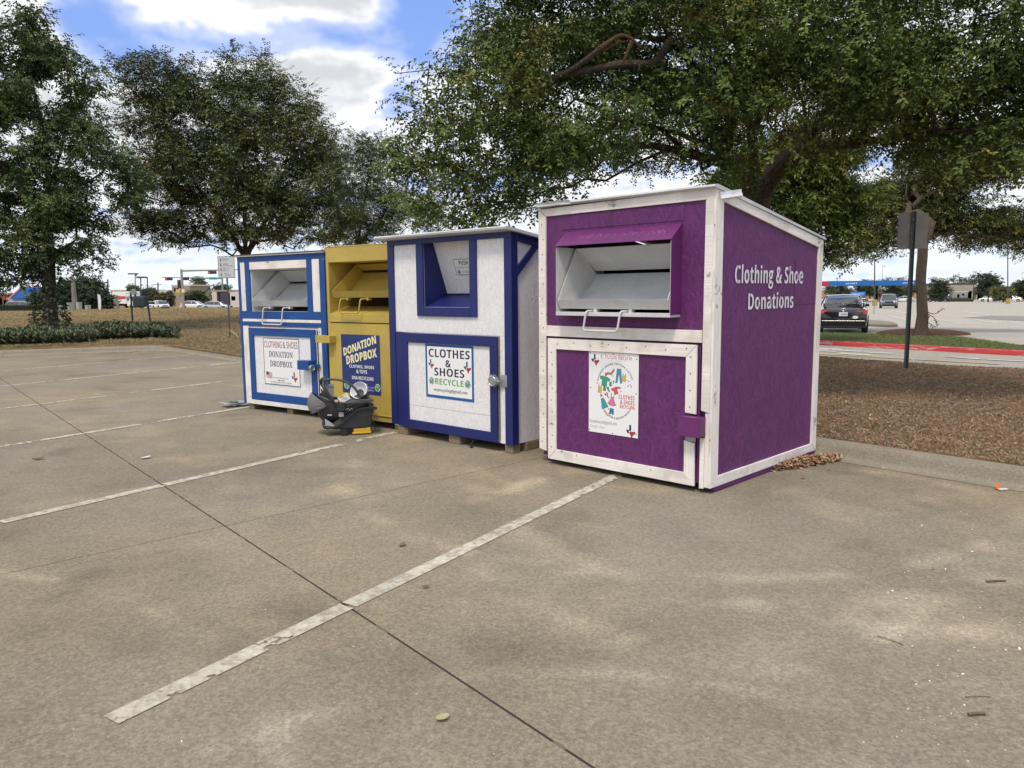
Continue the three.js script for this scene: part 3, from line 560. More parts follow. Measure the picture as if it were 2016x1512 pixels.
function globe(x, cx, cy, r, rim, sea) {
  x.save(); x.translate(cx, cy);
  x.lineWidth = r * 0.30; x.strokeStyle = rim; for (let k = 0; k < 3; k++) { const a = -Math.PI / 2 + k * 2.094; x.beginPath(); x.arc(0, 0, r * 1.12, a - 0.75, a + 0.75); x.stroke(); x.fillStyle = rim; x.save(); x.rotate(a + 0.78); x.beginPath(); x.moveTo(r * 0.78, 0); x.lineTo(r * 1.46, 0); x.lineTo(r * 1.1, r * 0.42); x.fill(); x.restore(); }
  x.fillStyle = sea; x.beginPath(); x.arc(0, 0, r * 0.86, 0, 7); x.fill(); x.fillStyle = '#7fae6b'; x.beginPath(); x.ellipse(-r * 0.3, -r * 0.2, r * 0.35, r * 0.5, 0.4, 0, 7); x.fill(); x.beginPath(); x.ellipse(r * 0.35, r * 0.3, r * 0.25, r * 0.38, -0.3, 0, 7); x.fill(); x.fillStyle = 'rgba(240,250,250,0.8)'; x.beginPath(); x.ellipse(-r * 0.05, -r * 0.5, r * 0.4, r * 0.12, 0.3, 0, 7); x.fill();
  x.restore();
}
function fitText(x, s, cx, cy, w, h, font, fill, weight = 'bold ') { x.save(); x.font = `${weight}100px ${font}`; x.textAlign = 'left'; x.textBaseline = 'alphabetic'; const m = x.measureText(s), asc = m.actualBoundingBoxAscent, des = m.actualBoundingBoxDescent; x.translate(cx - w / 2, cy - h / 2); x.scale(w / (m.actualBoundingBoxRight + m.actualBoundingBoxLeft), h / (asc + des)); x.fillStyle = fill; x.fillText(s, m.actualBoundingBoxLeft, asc); x.restore(); }
function arcText(x, s, cx, cy, rx, ry, a0, a1, size, fill, inward) { // letters spread evenly from angle a0 to a1
  x.save(); x.fillStyle = fill; x.font = `bold ${size}px sans-serif`; x.textAlign = 'center'; x.textBaseline = 'middle';
  const ws = [...s].map(c => x.measureText(c).width + size * 0.04), T = ws.reduce((a, b) => a + b, 0); let run = 0;
  [...s].forEach((c, i) => { const t = (run + ws[i] / 2) / T, a = lerp(a0, a1, t); run += ws[i]; x.save(); x.translate(cx + rx * Math.cos(a), cy + ry * Math.sin(a)); x.rotate(inward ? a - Math.PI / 2 : a + Math.PI / 2); x.fillText(c, 0, 0); x.restore(); }); x.restore();
}
function scribble(x, cx, cy, w, h, fill, seed) { // print too small to read: uneven short strokes
  const r = rng(seed); x.fillStyle = fill; let p = cx - w / 2; while (p < cx + w / 2) { const l = h * (0.25 + r() * 0.35); if (r() > 0.14) x.fillRect(p, cy - h / 2 + r() * h * 0.2, l * 0.72, h * (0.55 + r() * 0.35)); p += l; }
}
function poster(name, w, h, px, draw, parent, x, y, z, rough = 0.5) {
  const t = canvasTex(px, Math.round(px * h / w), draw), g = new THREE.PlaneGeometry(w, h, 10, 14), p = g.attributes.position;
  for (let i = 0; i < p.count; i++) p.setZ(i, 0.0025 + 0.0025 * Math.abs(fbm3(p.getX(i) * 5 + x, p.getY(i) * 5, 3, 2))); g.computeVertexNormals();
  const o = mesh(name, g, phys({ map: t, roughness: rough, side: THREE.DoubleSide, color: col(0.92, 0.92, 0.92) }), parent); o.position.set(x, y, z); return o;
}
function drawPurplePoster(x, W, Hh) {
  x.fillStyle = '#f3f3f1'; x.fillRect(0, 0, W, Hh);
  fitText(x, 'K. Purple Recycle', W * 0.56, Hh * 0.058, W * 0.62, Hh * 0.068, 'sans-serif', '#b9474d', '');
  texas(x, W * 0.045, Hh * 0.03, W * 0.17); texas(x, W * 0.76, Hh * 0.85, W * 0.19);
  arcText(x, 'A DIFFERENT ENDING FOR YOUR CLOTHES', W * 0.545, Hh * 0.43, W * 0.37, Hh * 0.30, -Math.PI * 1.0 + 0.12, -0.42, W * 0.044, '#2d3358', false);
  arcText(x, 'RECYCLE FOR A BETTER WORLD', W * 0.56, Hh * 0.45, W * 0.36, Hh * 0.345, Math.PI - 0.62, 0.62, W * 0.046, '#2d3358', true);
  const garment = (cx, cy, s, rot, pts, fill) => { x.save(); x.translate(W * cx, Hh * cy); x.rotate(rot); x.scale(W * s, W * s); x.beginPath(); pts.forEach(([a, b], i) => i ? x.lineTo(a, b) : x.moveTo(a, b)); x.closePath(); x.fillStyle = fill; x.fill(); x.strokeStyle = '#2a2c33'; x.lineWidth = 0.045; x.stroke(); x.restore(); };
  const pants = [[-.35, -1], [.35, -1], [.5, 1], [.2, 1], [0, -.4], [-.3, 1], [-.6, 1]], shirt = [[-1, -.6], [-.3, -.75], [0, -.6], [.3, -.75], [1, -.5], [.8, -.1], [.5, -.2], [.5, .8], [-.5, .8], [-.5, -.2], [-.85, -.1]], top = [[-.35, -1], [-.3, -.5], [0, -.35], [.3, -.5], [.35, -1], [.5, -.3], [.5, 1], [-.5, 1], [-.5, -.3]], skirt = [[-.35, -1], [.35, -1], [.9, 1], [-.7, 1]], dress = [[-.3, -1], [-.2, -.5], [.2, -.5], [.3, -1], [.35, -.1], [.9, .8], [.3, 1], [-.4, 1], [-.9, .7], [-.35, -.1]], shorts = [[-.6, -.8], [.6, -.8], [.8, .8], [.15, .8], [0, .1], [-.15, .8], [-.8, .8]], scarf = [[-1, .35], [-.4, .0], [.2, .15], [1, -.45], [1, -.1], [.3, .5], [-.4, .35], [-1, .7]], heart = [[0, .6], [-.6, -.1], [-.3, -.6], [0, -.3], [.4, -.6], [.6, 0]], shoe = [[-.8, .2], [-.4, -.4], [0, 0], [.8, .1], [.8, .45], [-.8, .45]];
  garment(.62, .275, .115, 0, pants, '#4f93b3'); garment(.43, .235, .10, -.15, scarf, '#cf7d48'); garment(.33, .35, .105, .15, shirt, '#3f9d84'); garment(.45, .372, .05, 0, top, '#3f9d84'); garment(.72, .285, .07, .08, top, '#d6b45c'); garment(.80, .315, .045, .6, scarf, '#e7e2dc'); garment(.235, .445, .075, .1, top, '#d6b45c'); garment(.325, .44, .042, 0, skirt, '#4b8a57'); garment(.415, .445, .06, .9, shoe, '#3f8f77'); garment(.55, .455, .078, -.35, shirt, '#dd5560'); garment(.63, .42, .042, .3, heart, '#dc7d95'); garment(.345, .515, .04, .2, heart, '#dc5560'); garment(.26, .535, .045, .2, heart, '#d8685f'); garment(.40, .52, .05, 1.5, scarf, '#5e6a6c'); garment(.485, .575, .095, .1, dress, '#db7ba0'); garment(.31, .625, .085, -.35, skirt, '#3f9ca4'); garment(.475, .715, .062, .1, shorts, '#3f76ab'); garment(.385, .745, .065, .9, scarf, '#d6b45c'); garment(.49, .28, .042, .1, heart, '#e9e6e0'); garment(.335, .595, .03, 0, shoe, '#a98b6f'); garment(.52, .355, .035, 1.4, shoe, '#6e7a55'); garment(.36, .255, .03, .2, shoe, '#5e6a6c');
  x.fillStyle = '#4a5550'; for (const [a, b] of [[.84, .37], [.86, .39], [.66, .46], [.80, .385], [.47, .50], [.41, .69]]) { x.beginPath(); x.arc(W * a, Hh * b, W * .011, 0, 7); x.fill(); }
  fitText(x, 'CLOTHES', W * .77, Hh * .525, W * .31, Hh * .052, 'sans-serif', '#c84a50'); fitText(x, '& SHOES', W * .785, Hh * .585, W * .28, Hh * .052, 'sans-serif', '#c84a50'); fitText(x, 'RECYCLING', W * .79, Hh * .64, W * .29, Hh * .044, 'sans-serif', '#c84a50');
  fitText(x, 'kpurplerecycle@gmail.com', W * .30, Hh * .868, W * .56, Hh * .056, 'sans-serif', '#4d5870', ''); scribble(x, W * .18, Hh * .93, W * .30, Hh * .04, 'rgba(170,172,176,0.55)', 4);
  x.fillStyle = '#33302e'; for (const [a, b] of [[.03, .02], [.5, .012], [.96, .06], [.04, .45], [.955, .47], [.02, .975], [.5, .985], [.965, .955]]) { x.beginPath(); x.arc(W * a, Hh * b, W * .011, 0, 7); x.fill(); }
  x.strokeStyle = 'rgba(90,70,60,0.6)'; x.lineWidth = 1.5; x.beginPath(); x.moveTo(W * .36, 0); x.lineTo(W * .31, Hh * .016); x.lineTo(W * .28, Hh * .05); x.stroke();
}
function drawRecyclePoster(x, W, Hh) {
  x.fillStyle = '#1f5a9c'; x.fillRect(0, 0, W, Hh); x.fillStyle = '#f1f1ee'; x.fillRect(W * .038, Hh * .045, W * .925, Hh * .905);
  const n = '#23223f'; fitText(x, 'CLOTHES', W * .5, Hh * .165, W * .86, Hh * .155, 'sans-serif', n); fitText(x, '&', W * .485, Hh * .345, W * .115, Hh * .135, 'sans-serif', n); fitText(x, 'SHOES', W * .5, Hh * .51, W * .63, Hh * .15, 'sans-serif', n);
  fitText(x, 'RECYCLE', W * .5, Hh * .69, W * .60, Hh * .115, 'sans-serif', '#5aa03a'); globe(x, W * .125, Hh * .69, W * .042, '#5d8f86', '#3f7d92'); globe(x, W * .88, Hh * .69, W * .046, '#5d8f86', '#3f7d92');
  fitText(x, 'mcyrecycling@gmail.com', W * .52, Hh * .855, W * .70, Hh * .075, 'sans-serif', '#202024'); texas(x, W * .055, Hh * .285, W * .125); texas(x, W * .80, Hh * .285, W * .15);
  x.fillStyle = '#6f7074'; for (const [a, b] of [[.015, .02], [.985, .02], [.02, .98], [.98, .98], [.5, .5]]) { x.beginPath(); x.arc(W * a, Hh * b, W * .008, 0, 7); x.fill(); }
}
function drawDropboxWhite(x, W, Hh) {
  x.fillStyle = '#efefee'; x.fillRect(0, 0, W, Hh); x.strokeStyle = '#23262e'; x.lineWidth = W * .013; x.strokeRect(W * .015, Hh * .012, W * .97, Hh * .976);
  x.save(); x.font = '100px sans-serif'; x.textBaseline = 'alphabetic'; const s = 'CLOTHING & SHOES', m = x.measureText(s); x.translate(W * .04, Hh * .205); x.scale(W * .92 / m.width, Hh * .13 / 74); x.fillStyle = '#c9626b'; x.fillText(s, 0, 0); x.lineWidth = 3; x.strokeStyle = '#4a3f4c'; x.strokeText(s, 0, 0); x.restore();
  fitText(x, 'DONATION', W * .49, Hh * .345, W * .66, Hh * .125, 'serif', '#1e2140', 'bold '); fitText(x, 'DROPBOX', W * .49, Hh * .545, W * .62, Hh * .125, 'serif', '#1e2140', 'bold ');
  const fx = W * .06, fy = Hh * .72, fw = W * .17, fh = Hh * .125; for (let k = 0; k < 9; k++) { x.fillStyle = k % 2 ? '#e9dcdc' : '#b5545c'; x.save(); x.transform(1, .12, 0, 1, 0, 0); x.fillRect(fx, fy + k * fh / 9 - fx * .12, fw, fh / 9); x.restore(); } x.fillStyle = '#3a4166'; x.save(); x.transform(1, .12, 0, 1, 0, 0); x.fillRect(fx, fy - fx * .12, fw * .42, fh * .55); x.restore();
  texas(x, W * .76, Hh * .70, W * .16); scribble(x, W * .46, Hh * .845, W * .42, Hh * .026, '#7b7d86', 11); scribble(x, W * .47, Hh * .895, W * .22, Hh * .034, '#4b4d5c', 12); scribble(x, W * .47, Hh * .935, W * .60, Hh * .026, '#74767e', 13); scribble(x, W * .48, Hh * .962, W * .62, Hh * .014, '#a5a6aa', 14);
}
function drawDropboxNavy(x, W, Hh) {
  x.fillStyle = '#22356f'; x.fillRect(0, 0, W, Hh);
  x.save(); x.translate(W * .48, Hh * .185); x.transform(1, -0.30, 0.10, 1, 0, 0); fitText(x, 'DONATION', 0, 0, W * .86, Hh * .14, 'sans-serif', '#f0e9b0', '900 '); x.lineWidth = 2; x.restore();
  x.save(); x.translate(W * .52, Hh * .365); x.transform(1, -0.22, 0.10, 1, 0, 0); fitText(x, 'DROPBOX', 0, 0, W * .80, Hh * .15, 'sans-serif', '#f0e9b0', '900 '); x.restore();
  fitText(x, 'CLOTHES, SHOES', W * .52, Hh * .545, W * .65, Hh * .062, 'sans-serif', '#ecebe2'); fitText(x, '& TOYS', W * .52, Hh * .625, W * .28, Hh * .062, 'sans-serif', '#ecebe2'); fitText(x, 'DNA RECYCLING', W * .54, Hh * .735, W * .56, Hh * .06, 'sans-serif', '#ecebe2');
  globe(x, W * .11, Hh * .875, W * .055, '#d8dd9a', '#3f8a86'); globe(x, W * .92, Hh * .875, W * .055, '#d8dd9a', '#3f8a86'); scribble(x, W * .60, Hh * .835, W * .16, Hh * .03, '#aeb4cc', 21); scribble(x, W * .64, Hh * .885, W * .36, Hh * .03, '#aeb4cc', 22); scribble(x, W * .66, Hh * .93, W * .34, Hh * .035, '#aeb4cc', 23);
}

// ------------------------------------------------------------------ bin carpentry
const RB = (x0, x1, y0, y1, z1, t, bev = 0.003) => box2(x0, x1, y0, y1, z1 - t, z1, bev); // a board whose face is at z1
function mitred(parent, name, x0, x1, y0, y1, w, z, t, mat, sides = 'tlbr') {
  const e = 0.002, P = { t: [[x0 + e, y1], [x1 - e, y1], [x1 - w - e, y1 - w], [x0 + w + e, y1 - w]], b: [[x0 + e, y0], [x0 + w + e, y0 + w], [x1 - w - e, y0 + w], [x1 - e, y0]], l: [[x0, y0 + e], [x0, y1 - e], [x0 + w, y1 - w - e], [x0 + w, y0 + w + e]], r: [[x1, y0 + e], [x1 - w, y0 + w + e], [x1 - w, y1 - w - e], [x1, y1 - e]] };
  for (const s of sides) { const g = prismG(P[s], t, 0.002); metreUV(g, s === 'l' || s === 'r' ? 'y' : 'x', R(0, 3)); g.translate(0, 0, z); mesh(name, g, mat, parent); }
}
function panelHole(x0, x1, y0, y1, hx0, hx1, hy0, hy1, z, t) {
  const s = new THREE.Shape([[x0, y0], [x1, y0], [x1, y1], [x0, y1]].map(p => new THREE.Vector2(...p))), h = new THREE.Path([[hx0, hy0], [hx0, hy1], [hx1, hy1], [hx1, hy0]].map(p => new THREE.Vector2(...p))); s.holes.push(h);
  const g = new THREE.ExtrudeGeometry(s, { depth: t, bevelEnabled: false }); g.translate(0, 0, z - t); return metreUV(g, null, R(0, 2));
}
function profileZ(pts, x0, x1) { // outline in (z, y) pushed from x0 to x1
  const g = prismG(pts, x1 - x0, 0); g.rotateY(Math.PI / 2); // prism lies along -z -> -x ; outline x -> -z
  const p = g.attributes.position; let mn = Infinity; for (let i = 0; i < p.count; i++) { p.setZ(i, -p.getZ(i)); mn = Math.min(mn, p.getX(i)); }
  for (let i = 0; i < p.count; i++) p.setX(i, p.getX(i) - mn + x0); g.computeVertexNormals(); return metreUV(g, null, R(0, 2));
}
function sheetLoft(curve, x0, x1, t) { // a bent steel sheet: curve in (z, y)
  const out = []; for (let i = 0; i < curve.length; i++) { const a = curve[Math.max(0, i - 1)], b = curve[Math.min(curve.length - 1, i + 1)], d = Math.hypot(b[0] - a[0], b[1] - a[1]); out.push([curve[i][0] + (b[1] - a[1]) / d * t, curve[i][1] - (b[0] - a[0]) / d * t]); }
  return profileZ([...curve, ...out.reverse()], x0, x1);
}
function chute(parent, x0, x1, yLip, yTop, zF, o) { // tilting scoop inside the mouth of a bin
  const { mat, rodMat = mat, depth = 0.5, rx0, rx1, rodDrop, wingTop = [zF - 0.22, yTop - 0.005] } = o, zB = zF - depth;
  const curve = []; for (let k = 0; k <= 10; k++) { const t = k / 10, a = -0.55 + t * 1.75; curve.push([lerp(zF - 0.07, zB, t), yLip - 0.055 + 0.26 * Math.pow(t, 1.6) - 0.02 * Math.sin(t * 3.1)]); }
  const scoop = mesh('scoop', sheetLoft(curve, x0 + 0.02, x1 - 0.02, 0.006), mat, parent);
  mesh('lip', profileZ([[zF - 0.03, yLip], [zF, yLip], [zF - 0.035, yLip - 0.07], [zF - 0.075, yLip - 0.066], [zF - 0.07, yLip - 0.05]], x0 + 0.012, x1 - 0.012), mat, scoop);
  for (const x of [x0 + 0.02, x1 - 0.026]) mesh('wing', profileZ([[zF - 0.004, yLip], wingTop, [wingTop[0] - 0.03, wingTop[1]], [zB, yLip + 0.205], [zF - 0.25, yLip - 0.04], [zF - 0.07, yLip - 0.05]], x, x + 0.006), mat, scoop);
  mesh('baffle', sheetLoft([[wingTop[0] - 0.01, wingTop[1]], [zB + 0.02, yLip + 0.235]], x0 + 0.01, x1 - 0.01, 0.005), mat, parent);
  const yb = yLip - 0.085, rr = 0.0085; mesh('handle', rodG([V(rx0 + 0.035, yb, zF - 0.06), V(rx0 + 0.02, yb, zF + 0.022), V(rx0, yb - rodDrop, zF + 0.035), V(rx1 - 0.02, yb - rodDrop, zF + 0.035), V(rx1, yb, zF + 0.022), V(rx1 + 0.015, yb, zF - 0.06)], rr), rodMat, parent);
  for (const x of [rx0 + 0.06, rx1 + 0.045]) mesh('handle_bracket', boxG(0.03, 0.03, 0.05, x, yb + 0.0, zF - 0.06, 0.003), rodMat, parent);
}
function screws(parent, list, z) { const o = mesh('screws', merge(list.map(([x, y]) => { const g = new THREE.CylinderGeometry(0.0048, 0.0048, 0.003, 8); g.rotateX(Math.PI / 2); g.translate(x, y, z + 0.0012); return g; })), M.screw, parent); o.userData.kind = 'stuff'; return o; }
const binAt = (x, z, yaw, w) => { const a = yaw * RAD, u = [Math.sin(a), -Math.cos(a)]; return { pos: [x - u[0] * w / 2, 0, z - u[1] * w / 2], turn: Math.PI / 2 - a }; };

// ------------------------------------------------------------------ purple bin
{
  const w = 1.637, hw = w / 2, d = 1.80, hf = 2.135, hb = 1.855, P = binAt(1.406, -5.361, 134.35, w);
  const b = thing('donation_bin', 'tall purple plywood bin with white board trim and clothing lettering on its side', 'donation bin', P.pos, P.turn, 'donation bins in a row');
  const topAt = z => lerp(hf, hb, -z / d);
  // carcass
  mesh('front_panel', panelHole(-hw + 0.02, hw - 0.02, 1.09, hf - 0.01, -0.527, 0.537, 1.285, 1.90, -0.016, 0.018), M.purpleOsb, b);
  mesh('front_panel', RB(-hw + 0.02, hw - 0.02, 0.06, 1.088, -0.032, 0.016, 0), M.purpleOsb, b);
  const sideShape = (x, t) => profileZ([[-0.03, 0.06], [-0.03, topAt(-0.03) - 0.012], [-d + 0.01, topAt(-d) - 0.012], [-d + 0.01, 0.06]], x, x + t);
  mesh('side_panel', sideShape(hw - 0.034, 0.018), M.purpleOsb, b); mesh('side_panel', sideShape(-hw + 0.016, 0.018), M.purpleOsb, b);
  mesh('back_panel', box2(-hw + 0.036, hw - 0.036, 0.06, hb - 0.02, -d + 0.012, -d + 0.03, 0), M.purpleOsb, b);
  mesh('floor_board', box2(-hw + 0.036, hw - 0.036, 0.062, 0.08, -d + 0.032, -0.06, 0), M.bareWood, b);
  // a let-in piece above the mouth and thin seams in the sheets
  mesh('patch_board', RB(-0.585, 0.555, 1.945, 2.06, -0.012, 0.004, 0.0015), M.purpleOsb, b);
  mesh('patch_board', RB(-0.585, 0.57, 1.18, 1.262, -0.0125, 0.004, 0.0015), M.purpleOsb, b);
  { const g = box2(1.30, 1.72, 1.33, 1.70, 0, 0.003, 0.001); g.rotateY(Math.PI / 2); g.translate(hw - 0.0155, 0, 0); const p = g.attributes.position; mesh('patch_board', metreUV(g), M.purpleOsb, b).scale.z = 1; }
  // white front boards
  const top = hf + 0.012;
  mesh('top_rail', prismG([[-hw + 0.005, top - 0.022], [hw - 0.003, top], [hw - 0.07, top - 0.075], [-hw + 0.075, top - 0.082]], 0.018, 0.002), M.whiteWood, b);
  mesh('corner_board', prismG([[-hw - 0.006, 0.115], [-hw - 0.006, top - 0.024], [-hw + 0.073, top - 0.084], [-hw + 0.074, 0.10]], 0.018, 0.002), M.whiteWood, b);
  mesh('corner_board', prismG([[hw - 0.084, 0.60], [hw - 0.078, top - 0.083], [hw - 0.072, top - 0.077], [hw - 0.014, top - 0.008], [hw - 0.018, 0.585]], 0.018, 0.002).translate(0, 0, 0.004), M.whiteWood, b);
  mesh('corner_board', RB(hw - 0.05, hw - 0.017, 0.045, 0.582, 0.001, 0.018, 0.002), M.whiteWood, b);
  mesh('corner_board', prismG([[hw - 0.088, 0.03], [hw - 0.088, 0.40], [hw - 0.052, 0.405], [hw - 0.052, 0.035]], 0.016, 0.002).translate(0, 0, 0.0035), M.whiteWood, b);
  mesh('middle_rail', RB(-hw + 0.076, hw - 0.09, 1.082, 1.17, 0.002, 0.018), M.whiteWood, b);
  // white side boards
  const side = (name, pts) => { const g = prismG(pts, 0.018, 0.002); g.rotateY(Math.PI / 2); g.translate(hw + 0.002, 0, 0); mesh(name, metreUV(g, name === 'side_board' ? 'z' : 'y', R(0, 3)), M.whiteWood, b); };
  side('corner_board', [[0.0, 0.045], [0.0, topAt(0) + 0.008], [0.105, topAt(-0.105) - 0.06], [0.105, 0.118]].map(([a, c]) => [a, c]));
  side('side_board', [[0.003, topAt(0) + 0.009], [d - 0.002, topAt(-d) + 0.009], [d - 0.085, topAt(-d + 0.085) - 0.066], [0.108, topAt(-0.108) - 0.058]]);
  side('corner_board', [[d, 0.05], [d - 0.09, 0.118], [d - 0.083, topAt(-d + 0.083) - 0.068], [d, topAt(-d) + 0.006]]);
  side('side_board', [[0.003, 0.043], [0.108, 0.116], [d - 0.092, 0.116], [d - 0.003, 0.048]]);
  for (const x of [-hw - 0.002, -hw + 0.016]) { if (x < -hw) mesh('side_board', box2(x, x + 0.017, 0.1, 1.95, -d, -d + 0.09), M.whiteWood, b); }
  // stencilled words
  {
    const t = canvasTex(1024, 360, (x, W, Hh) => {
      x.clearRect(0, 0, W, Hh); fitText(x, 'Clothing & Shoe', W * .5, Hh * .30, W * .985, Hh * .50, 'sans-serif', '#d9d6da'); fitText(x, 'Donations', W * .52, Hh * .80, W * .66, Hh * .36, 'sans-serif', '#d9d6da');
      x.globalCompositeOperation = 'destination-out'; const r = rng(6); for (const [cx, cy] of [[.045, .10], [.045, .45], [.20, .26], [.20, .44], [.42, .28], [.52, .34], [.62, .26], [.65, .12], [.78, .15], [.80, .45], [.90, .26], [.90, .44], [.955, .32], [.215, .66], [.26, .95], [.335, .76], [.335, .95], [.50, .80], [.655, .76], [.655, .95], [.82, .84]]) { x.save(); x.translate(W * cx, Hh * cy); x.rotate(0.15); x.fillRect(-4, -26, 8, 52); x.restore(); }
      for (let k = 0; k < 900; k++) { x.globalAlpha = 0.25 + r() * 0.5; x.fillRect(r() * W, r() * Hh, 1 + r() * 2, 2 + r() * 12); }
    });
    const g = new THREE.PlaneGeometry(1.16, 0.36); g.rotateY(Math.PI / 2); const o = mesh('stencil_lettering', g, std({ map: t, transparent: true, roughness: 0.7 }), b); o.position.set(hw - 0.0105, 1.475, -0.875);
  }
  // steel mouth
  const X0 = -0.53, X1 = 0.54, zf = 0.12, yT = 1.812, yB = 1.278;
  mesh('hood', profileZ([[-0.012, 1.925], [zf + 0.004, yT], [zf + 0.004, yT - 0.004], [zf, yT - 0.004], [-0.012, 1.919]], X0 - 0.006, X1 + 0.006), M.purpleSteel, b);
  { // graffiti scratches on the hood
    const t = canvasTex(512, 64, (x, W, Hh) => { x.clearRect(0, 0, W, Hh); x.strokeStyle = 'rgba(205,150,190,0.75)'; x.lineWidth = 1.3; const r = rng(14); let p = 80; for (let k = 0; k < 13; k++) { x.beginPath(); x.moveTo(p, 52 - r() * 10); x.bezierCurveTo(p + 8, 6 + r() * 10, p + 20, 10 + r() * 30, p + 12 + r() * 16, 50 - r() * 14); x.stroke(); p += 18 + r() * 26; if (p > 470) break; } });
    const g = new THREE.PlaneGeometry(1.0, 0.13); g.rotateX(-0.87); const o = mesh('scratches', g, std({ map: t, transparent: true, roughness: 0.5 }), b); o.position.set(0, 1.8715, 0.0575);
  }
  for (const [x, s] of [[X0 - 0.004, 0], [X1, 1]]) { mesh('cheek', profileZ([[-0.012, 1.918], [zf, yT], [zf, yB], [-0.012, yB + 0.005]], x + (s ? 0.002 : 0), x + 0.004 + (s ? 0.002 : 0)), M.purpleSteel, b); mesh('cheek_lining', profileZ([[-0.5, 1.78], [-0.1, 1.80], [zf - 0.002, yT - 0.012], [zf - 0.002, yB], [-0.5, yB]], s ? X1 - 0.003 : X0 + 0.001, s ? X1 : X0 + 0.004), M.whiteSteel, b); }
  mesh('sill', box2(X0, X1, yB - 0.018, yB + 0.012, -0.02, zf + 0.002, 0.003), M.whiteSteel, b);
  chute(b, X0, X1, 1.385, 1.80, zf, { mat: M.whiteSteel, rx0: -0.22, rx1: 0.125, rodDrop: 0.15, depth: 0.5 });
  // door
  const door = mesh('door', RB(-0.66, 0.66, 0.07, 1.02, 0.002, 0.016, 0.001), M.purpleOsb, b);
  const D = { x0: -0.708, x1: 0.702, y0: 0.045, y1: 1.066, w: 0.088 };
  mitred(door, 'door_board', D.x0, D.x1, D.y0, D.y1, D.w, 0.02, 0.018, M.whiteWood, 'tlb');
  { const g = prismG([[D.x1, 0.57], [D.x1 - D.w, 0.575], [D.x1 - D.w, D.y1 - D.w - 0.001], [D.x1, D.y1 - 0.001]], 0.018, 0.002); g.translate(0, 0, 0.02); mesh('door_board', metreUV(g, 'y', 1), M.whiteWood, door); const q = prismG([[D.x1 - 0.002, D.y0 + 0.001], [D.x1 - D.w - 0.001, D.y0 + D.w], [D.x1 - D.w - 0.004, 0.37], [D.x1 - 0.008, 0.36]], 0.018, 0.002); q.translate(0, 0, 0.02); mesh('door_board', metreUV(q, 'y', 2.2), M.whiteWood, door); }
  mesh('door_edge', RB(D.x1 + 0.002, D.x1 + 0.018, 0.07, 1.06, -0.006, 0.02, 0), M.purpleWood, b);
  mesh('hasp_plate', RB(0.615, 0.70, 0.365, 0.42, 0.008, 0.004, 0.001), M.galv, door);
  mesh('lock_box', box2(0.61, 0.775, 0.418, 0.558, 0.0, 0.105, 0.004), M.purpleSteel, door);
  mesh('lock_box_seam', box2(0.6085, 0.7765, 0.552, 0.5595, 0.06, 0.1065, 0.002), M.purpleSteel, door);
  poster('poster', 0.48, 0.645, 900, drawPurplePoster, door, -0.04, 0.652, 0.003);
  const sc = []; for (let k = 0; k < 8; k++) sc.push([lerp(-0.60, 0.62, k / 7), 1.022 + (k % 2) * 0.016]); for (let k = 0; k < 9; k++) sc.push([-0.668 + (k % 2) * 0.01, lerp(0.15, 0.95, k / 8)]); for (let k = 0; k < 4; k++) sc.push([0.655, lerp(0.62, 0.98, k / 3)]); screws(door, sc, 0.02);
  const sl = []; for (let k = 0; k < 16; k++) sl.push([-hw + 0.03 + (k % 3) * 0.008, lerp(0.18, 2.0, k / 15)]); screws(b, sl, 0.0);
  // roof sheet with a torn flap of membrane at the corner
  const roof = mesh('roof', profileZ([[0.035, topAt(0) + 0.012], [0.04, topAt(0) + 0.018], [0.036, topAt(0) + 0.030], [0.0, topAt(0) + 0.035], [-d - 0.03, topAt(-d) + 0.028], [-d - 0.03, topAt(-d) + 0.014]], -hw - 0.02, hw + 0.012), M.membrane, b);
  { const g = new THREE.PlaneGeometry(0.30, 0.045, 14, 5), p = g.attributes.position; for (let i = 0; i < p.count; i++) p.setZ(i, 0.010 * fbm3(p.getX(i) * 9, p.getY(i) * 14, 1, 2) + (p.getY(i) < 0 ? 0.012 * -p.getY(i) / 0.03 : 0)); g.computeVertexNormals(); g.rotateY(Math.PI / 2); const o = mesh('torn_flap', g, M.membrane, roof); o.material = phys({ color: col(0.72, 0.73, 0.73), roughness: 0.5, side: THREE.DoubleSide }); o.position.set(hw + 0.016, topAt(-0.2) + 0.012, -0.17); o.rotation.x = 0.155; }
  { const g = new THREE.PlaneGeometry(0.36, 0.03, 16, 3), p = g.attributes.position; for (let i = 0; i < p.count; i++) { p.setZ(i, 0.008 * fbm3(p.getX(i) * 12, p.getY(i) * 20, 5, 2) + (p.getY(i) > 0.01 ? 0.01 : 0)); p.setY(i, p.getY(i) + 0.012 * fbm3(p.getX(i) * 10, 3, 2, 2)); } g.computeVertexNormals(); const o = mesh('torn_flap', g, phys({ color: col(0.60, 0.61, 0.61), roughness: 0.5, side: THREE.DoubleSide }), roof); o.position.set(-hw + 0.2, topAt(0) + 0.022, 0.046); }
  // skids
  for (const x of [-hw + 0.06, hw - 0.045]) { const g = boxG(0.085, 0.055, d - 0.10, x, 0.0285, -d / 2 - 0.02, 0.012); mesh('skid', g, M.purpleWood, b); }
  mesh('skid', boxG(0.10, 0.055, 0.09, 0.0, 0.0285, -0.15, 0.01), M.bareWood, b);
}

